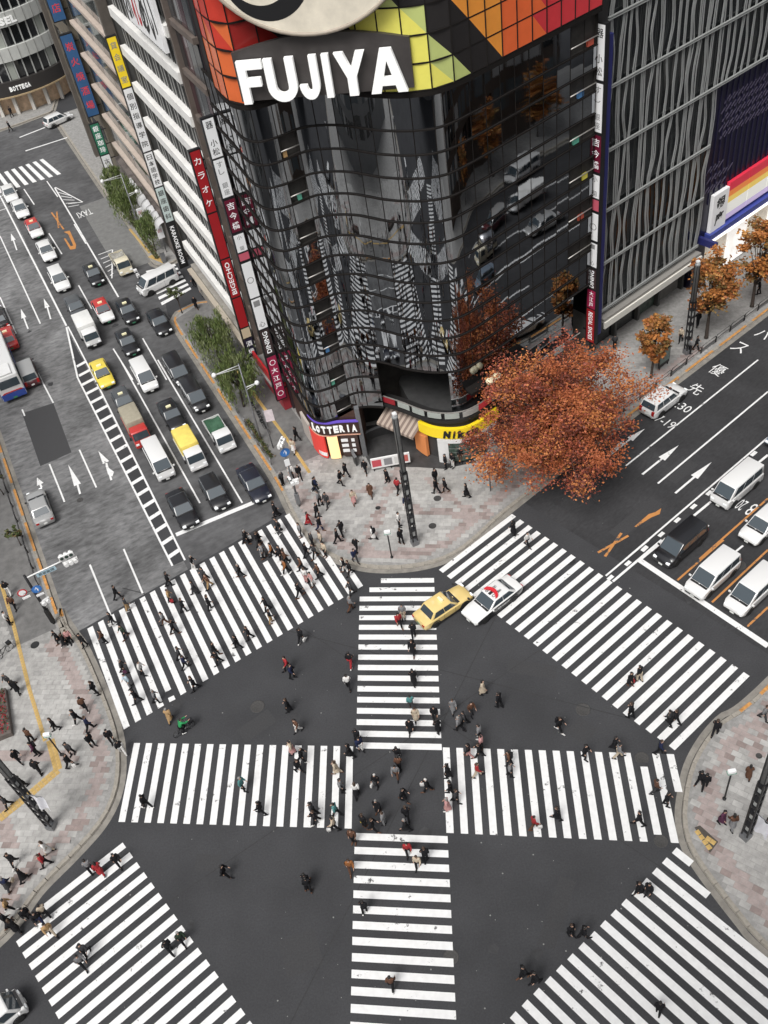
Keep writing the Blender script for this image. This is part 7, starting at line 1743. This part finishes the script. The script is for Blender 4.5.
for k, (x, y, lb) in enumerate(((12.2,55.2,'small dark rubbish bin beside the rust-red tree'),)):
    pass

# ================================================================ PEOPLE
def grow(name, verts, edges, radii, root, m_, sub=1):
    me = bpy.data.meshes.new(name); me.from_pydata([tuple(v) for v in verts], edges, []); o = bpy.data.objects.new(name, me); COL.objects.link(o)
    sk = o.modifiers.new('skin', 'SKIN'); sk.use_smooth_shade = True
    for i, rr in enumerate(radii): me.skin_vertices[0].data[i].radius = rr if isinstance(rr, tuple) else (rr, rr)
    me.skin_vertices[0].data[root].use_root = True
    sb = o.modifiers.new('sub', 'SUBSURF'); sb.levels = sub; sb.render_levels = sub
    dg = bpy.context.evaluated_depsgraph_get(); out = bpy.data.meshes.new_from_object(o.evaluated_get(dg)); out.name = name
    bpy.data.objects.remove(o, do_unlink=True); bpy.data.meshes.remove(me)
    out.materials.clear(); out.materials.append(m_)
    for p in out.polygons: p.use_smooth = True
    return out
M_SKIN = mat('skin', (.48,.30,.22), .6)
def pose(ph, stand=False, ride=False):
    """joint positions for one stride phase (x forward, y left)"""
    J = {}; sw = 0 if stand else 1; lean = .03*sw if not ride else .22
    J['pel'] = Vector((0,0,.90)); J['bel'] = Vector((lean*.3,0,1.04)); J['che'] = Vector((lean*.7,0,1.24)); J['nec'] = Vector((lean,0,1.42)); J['hea'] = Vector((lean+.025,0,1.545)); J['cro'] = Vector((lean+.015,0,1.64))
    for s, n in ((1,'l'),(-1,'r')):
        a = math.sin(ph)*s*.33*sw; kb = (.42*max(0, math.sin(ph*1.0+(0 if s > 0 else math.pi)+1.9)))*sw+.04
        if ride: a = .75+.35*s; kb = 1.15+.3*s
        hip = Vector((0,.09*s,.88)); knee = hip+Vector((math.sin(a),0,-math.cos(a)))*.42; b = a-kb; ank = knee+Vector((math.sin(b),0,-math.cos(b)))*.41; toe = ank+Vector((.17*math.cos(b*.5),.02*s,-.04+.10*math.sin(b)))
        J['hip'+n], J['kne'+n], J['ank'+n], J['toe'+n] = hip, knee, ank, toe
        c = -math.sin(ph)*s*.30*sw; sh = J['nec']+Vector((-.01,.175*s,-.05)); 
        if ride: c = .85
        elb = sh+Vector((math.sin(c)*.28,.05*s,-math.cos(c)*.28)); d = c+.35+.2*sw+(.35 if ride else 0); wri = elb+Vector((math.sin(d)*.25,-.02*s,-math.cos(d)*.25)); han = wri+Vector((math.sin(d)*.08,-.005*s,-math.cos(d)*.08))
        J['sho'+n], J['elb'+n], J['wri'+n], J['han'+n] = sh, elb, wri, han
    low = min(J['ankl'].z, J['ankr'].z, J['toel'].z+.02, J['toer'].z+.02)-.075
    if not ride:
        for k in J: J[k].z -= low
    return J
def figure(tag_, J):
    V = []; E = []; Rr = []; idx = {}
    def v(n, p, r_): idx[n] = len(V); V.append(p); Rr.append(r_); return idx[n]
    def e(a, b): E.append((idx[a], idx[b]))
    v('pel', J['pel'], (.125,.095)); v('bel', J['bel'], (.115,.085)); v('che', J['che'], (.135,.095)); v('nec', J['nec'], (.058,.055)); v('hea', J['hea'], (.082,.094)); v('cro', J['cro'], (.062,.070))
    for a, b in (('pel','bel'),('bel','che'),('che','nec'),('nec','hea'),('hea','cro')): e(a, b)
    v('nose', J['hea']+Vector((.105,0,-.015)), .013); e('hea','nose')
    for n in 'lr':
        s = 1 if n == 'l' else -1
        v('sho'+n, J['sho'+n], .055); v('elb'+n, J['elb'+n], .042); v('wri'+n, J['wri'+n], .028); v('han'+n, J['han'+n], (.022,.036)); e('che','sho'+n); e('sho'+n,'elb'+n); e('elb'+n,'wri'+n); e('wri'+n,'han'+n)
        d = (J['han'+n]-J['wri'+n]).normalized(); f = Vector((1,0,0))-d*d.x; f.normalize()
        for q in range(4): v('fin%d%s' % (q,n), J['han'+n]+d*(.085-.012*abs(q-1.3))+f*(.030-.020*q)+Vector((0,-.012*s,0)), .0085); e('han'+n, 'fin%d%s' % (q,n))
        v('thu'+n, J['wri'+n]+d*.06+f*.055, .010); e('wri'+n,'thu'+n)
        v('hip'+n, J['hip'+n], .085); v('kne'+n, J['kne'+n], .056); v('ank'+n, J['ank'+n], .038); v('toe'+n, J['toe'+n], (.030,.038)); e('pel','hip'+n); e('hip'+n,'kne'+n); e('kne'+n,'ank'+n); e('ank'+n,'toe'+n)
    body = grow('body_'+tag_, V, E, Rr, 0, M_SKIN, 1)
    def sub(names, links, nm, m_):
        ids = {n: i for i, (n, _, _) in enumerate(names)}; return grow(nm, [p for _, p, _ in names], [(ids[a], ids[b]) for a, b in links], [r_ for _, _, r_ in names], 0, m_, 1)
    sl = lambda a, b, t: J[a].lerp(J[b], t)
    coat = sub([('che',J['che'],(.200,.150)),('bel',J['bel'],(.185,.140)),('pel',J['pel']+Vector((0,0,-.06)),(.195,.155)),('nec',J['nec']+Vector((0,0,-.02)),(.10,.09))]+[(k+n,J[k+n],r_) for n in 'lr' for k, r_ in (('sho',.092),('elb',.076),('wri',.056))], [('che','bel'),('bel','pel'),('che','nec')]+[(a+n,b+n) for n in 'lr' for a, b in (('sho','elb'),('elb','wri'))]+[('che','shol'),('che','shor')], 'coat_'+tag_, M_BLACK)
    trou = sub([('pel',J['pel'],(.140,.108))]+[(k+n,J[k+n],r_) for n in 'lr' for k, r_ in (('hip',.108),('kne',.084),('ank',.068))], [('pel','hipl'),('pel','hipr')]+[(a+n,b+n) for n in 'lr' for a, b in (('hip','kne'),('kne','ank'))], 'trousers_'+tag_, M_BLACK)
    # long coat: a flared skirt from the waist down to below the knee
    kn = (J['knel']+J['kner'])/2; mb = MB(); rings = []
    for t, rx, ry in ((0,.125,.165),(.35,.165,.19),(.75,.225,.205),(1.05,.26,.215)):
        c = J['bel'].lerp(Vector((kn.x,kn.y,kn.z-.02)), t); rings.append([(c.x+rx*math.cos(2*math.pi*k/14), c.y+ry*math.sin(2*math.pi*k/14), c.z+.012*math.sin(3*k)) for k in range(14)])
    for q in rings: mb.v += q
    for i in range(3):
        for k in range(14): mb.f.append((i*14+k, i*14+(k+1)%14, (i+1)*14+(k+1)%14, (i+1)*14+k)); mb.m.append(0); mb.s.append(True)
    skirt = mb.mesh('skirt_'+tag_, M_BLACK, fix=False)
    def hairm(long):
        mb = MB(); c = J['hea']; n, m_ = 12, 7; prof = []
        for i in range(m_):
            th = math.pi*.62*i/(m_-1); ring_ = []
            for k in range(n):
                a = 2*math.pi*k/n; rr = math.sin(th); f = math.cos(a); cut = .045*max(0,f)*(1 if th > .9 else 0)
                x = (.112*rr*f-.014)-(.05 if f > .3 and th > 1.1 else 0); z = .035+.115*math.cos(th)+(.07 if f > .3 and th > 1.2 else 0)
                if long and th > 1.5 and f < .2: z -= .16; x -= .015
                ring_.append((c.x+x, c.y+.098*rr*math.sin(a), c.z+z))
            prof.append(ring_)
        for q in prof: mb.v += q
        for i in range(m_-1):
            for k in range(n): mb.f.append((i*n+k, i*n+(k+1)%n, (i+1)*n+(k+1)%n, (i+1)*n+k)); mb.m.append(0); mb.s.append(True)
        return mb.mesh('hair_'+tag_, M_BLACK, fix=False)
    shoes = []
    for n in 'lr':
        a, t = J['ank'+n], J['toe'+n]; d = (t-a); d.z = 0; d.normalize(); w = Vector((-d.y,d.x,0)); zc = min(a.z,t.z); mb = MB()
        mb.tube([a-d*.075+Vector((0,0,-.035)), a+d*.02+Vector((0,0,-.02)), t+d*.0+Vector((0,0,-.005)), t+d*.07+Vector((0,0,-.012))], [.042,.052,.046,.026], 8); shoes.append(mb)
    return dict(body=body, coat=coat, trousers=trou, skirt=skirt, hair=hairm(False), longhair=hairm(True), shoes=[q.mesh('shoe_'+tag_, M_BLACK) for q in shoes], J=J)
FIG = [figure('walk%d' % k, pose(ph)) for k, ph in enumerate((.7, 1.57, 2.3, 3.8, 4.71, 5.6))]
FIGS = [figure('stand%d' % k, pose(ph, True)) for k, ph in enumerate((0.0,))]
FIGR = figure('ride', pose(0, False, True))
CLO = {'k': (.012,.012,.014), 'd': (.045,.045,.048), 'n': (.018,.024,.06), 'g': (.20,.20,.205), 'w': (.66,.65,.63), 'b': (.50,.42,.32), 't': (.40,.26,.13), 'r': (.33,.03,.035), 'p': (.50,.27,.26), 'u': (.11,.055,.035), 'o': (.27,.11,.04), 'e': (.028,.045,.030), 'l': (.40,.50,.56), 'v': (.085,.03,.06), 'c': (.08,.22,.22), 'y': (.6,.45,.05), 's': (.05,.05,.05), 'G': (.03,.26,.09)}
CNAME = {'k': 'black', 'd': 'charcoal', 'n': 'navy', 'g': 'grey', 'w': 'white', 'b': 'beige', 't': 'tan', 'r': 'red', 'p': 'pink', 'u': 'brown', 'o': 'rust-brown', 'e': 'dark green', 'l': 'pale blue', 'v': 'plum', 'c': 'teal', 'y': 'yellow', 's': 'charcoal', 'G': 'bright green'}
CM = {k: mat('cloth_'+CNAME[k].replace(' ','_').replace('-','_'), v, .85, spec=.2, var=.12, scale=12) for k, v in CLO.items()}
HAIRM = [mat('hair_black', (.012,.010,.009), .5), mat('hair_brown', (.05,.028,.016), .5), mat('hair_grey', (.25,.24,.23), .6), mat('hat_white', (.6,.58,.55), .8)]
ZONE = {'A': 'upper left zebra crossing', 'B': 'upper right zebra crossing', 'N': 'upper middle zebra crossing', 'S': 'lower middle zebra crossing', 'W': 'left middle zebra crossing', 'E': 'right middle zebra crossing', 'C': 'central asphalt square', 'Q': 'lower left zebra crossing', 'R': 'lower right zebra crossing', 'P': 'plaza before the corner shops', 'L': 'left corner pavement', 'H': 'right corner pavement', 'U': 'pavement by amber trees', 'X': 'bare asphalt between crossings', 'F': 'far left pavement'}
def slot(o, m_):
    o.material_slots[0].link = 'OBJECT'; o.material_slots[0].material = m_
def person(x, y, z, h, fig, top, leg, long, hair, label, group, rg, scale):
    o = obj('person', fig['body'], None, (x, y, z), h); o.scale = (scale,)*3; tag(o, label, 'person', group)
    c = obj('coat', fig['coat'], o); slot(c, CM[top])
    if long: s = obj('skirt', fig['skirt'], o); slot(s, CM[top] if rg.random() < .6 else CM[leg])
    t = obj('trousers', fig['trousers'], o); slot(t, CM[leg])
    hh = obj('hair', fig['longhair' if long and rg.random() < .7 else 'hair'], o); slot(hh, hair)
    sm_ = CM['k'] if rg.random() < .7 else CM['w'] if rg.random() < .4 else CM['u']
    for me in fig['shoes']: slot(obj('shoe', me, o), sm_)
    return o
cnt = {}
for p in PEOPLE: cnt.setdefault((p[2], p[3][0]), []).append(p)
for k in cnt: cnt[k].sort(key=lambda p: p[7])
rg = random.Random(8); bag_mesh = bevel_box_mesh('bag', -.14, .14, -.06, .06, -.16, .14, .03, M_BLACK); strap = MB(); strap.tube([(-.09,0,.13),(-.06,0,.30),(0,0,.34),(.06,0,.30),(.09,0,.13)], .010, 5); strap_mesh = strap.mesh('strap', M_BLACK)
pack_mesh = bevel_box_mesh('backpack', -.09, .09, -.15, .15, -.22, .22, .05, M_BLACK); nb_ = 0; bag_seen = {}
for p in PEOPLE:
    x, y, zn, tl, st, bag, h, u = p; top, leg = tl[0], tl[1]; same = cnt[(zn, top)]; i = same.index(p); cn = CNAME[top]; garment = 'long coat' if st == 's' else 'jacket' if top in 'grlcoeyv' else 'coat'
    if len(same) == 1: lb = 'person in %s %s on the %s' % (cn, garment, ZONE[zn])
    else: lb = 'person on the %s, %s of %d in %s from the left' % (ZONE[zn], ORD[i], len(same), cn)
    z = PAVE_Z+.014 if zn in 'PLHUF' else .016
    fig = FIGS[0] if st == 'x' else rg.choice(FIG); sc = rg.uniform(.97,1.08)*(0.97 if st == 's' else 1.0)
    o = person(x, y, z, h, fig, top, leg, st == 's', HAIRM[3] if (bag == 'w' and zn == 'C') else rg.choices(HAIRM[:3], (7,3,1))[0], lb, 'people on the '+ZONE[zn], rg, sc)
    if bag:
        n = rg.choice('lr'); J = fig['J']; q = J['han'+n]; c, s = math.cos(h), math.sin(h)
        if bag == 'k' or bag == 'd': q = J['che']+Vector((-.20,0,.0)); dz = 0
        else: q = q+Vector((0,.03 if n == 'l' else -.03,-.36))
        bl = 'backpack' if bag in 'kd' else 'bag'; key = (bl, bag, zn); bag_seen[key] = bag_seen.get(key, 0)+1
        ob = obj('backpack' if bag in 'kd' else 'carrier_bag', pack_mesh if bag in 'kd' else bag_mesh, None, (x+(c*q.x-s*q.y)*sc, y+(s*q.x+c*q.y)*sc, z+q.z*sc), h); slot(ob, CM[bag])
        tag(ob, '%s %s carried by %s' % (CNAME[bag], bl, lb.replace('person in','the person in').replace('person on','person on')) if len(lb.split()) < 12 else '%s %s of the %s %s-clad person, %s' % (CNAME[bag], bl, ORD[i], cn.split()[-1], ZONE[zn]), 'bag', 'bags carried by people')
        if bag not in 'kd': slot(obj('strap', strap_mesh, ob), CM[bag])
bx, by, ba = BIKES[0][0], BIKES[0][1], BIKES[0][2]
person(bx-.18*math.cos(ba), by-.18*math.sin(ba), .02, ba, FIGR, 'G', 'k', False, HAIRM[0], 'cyclist in bright green jacket riding across the junction', None, rg, 1.0)
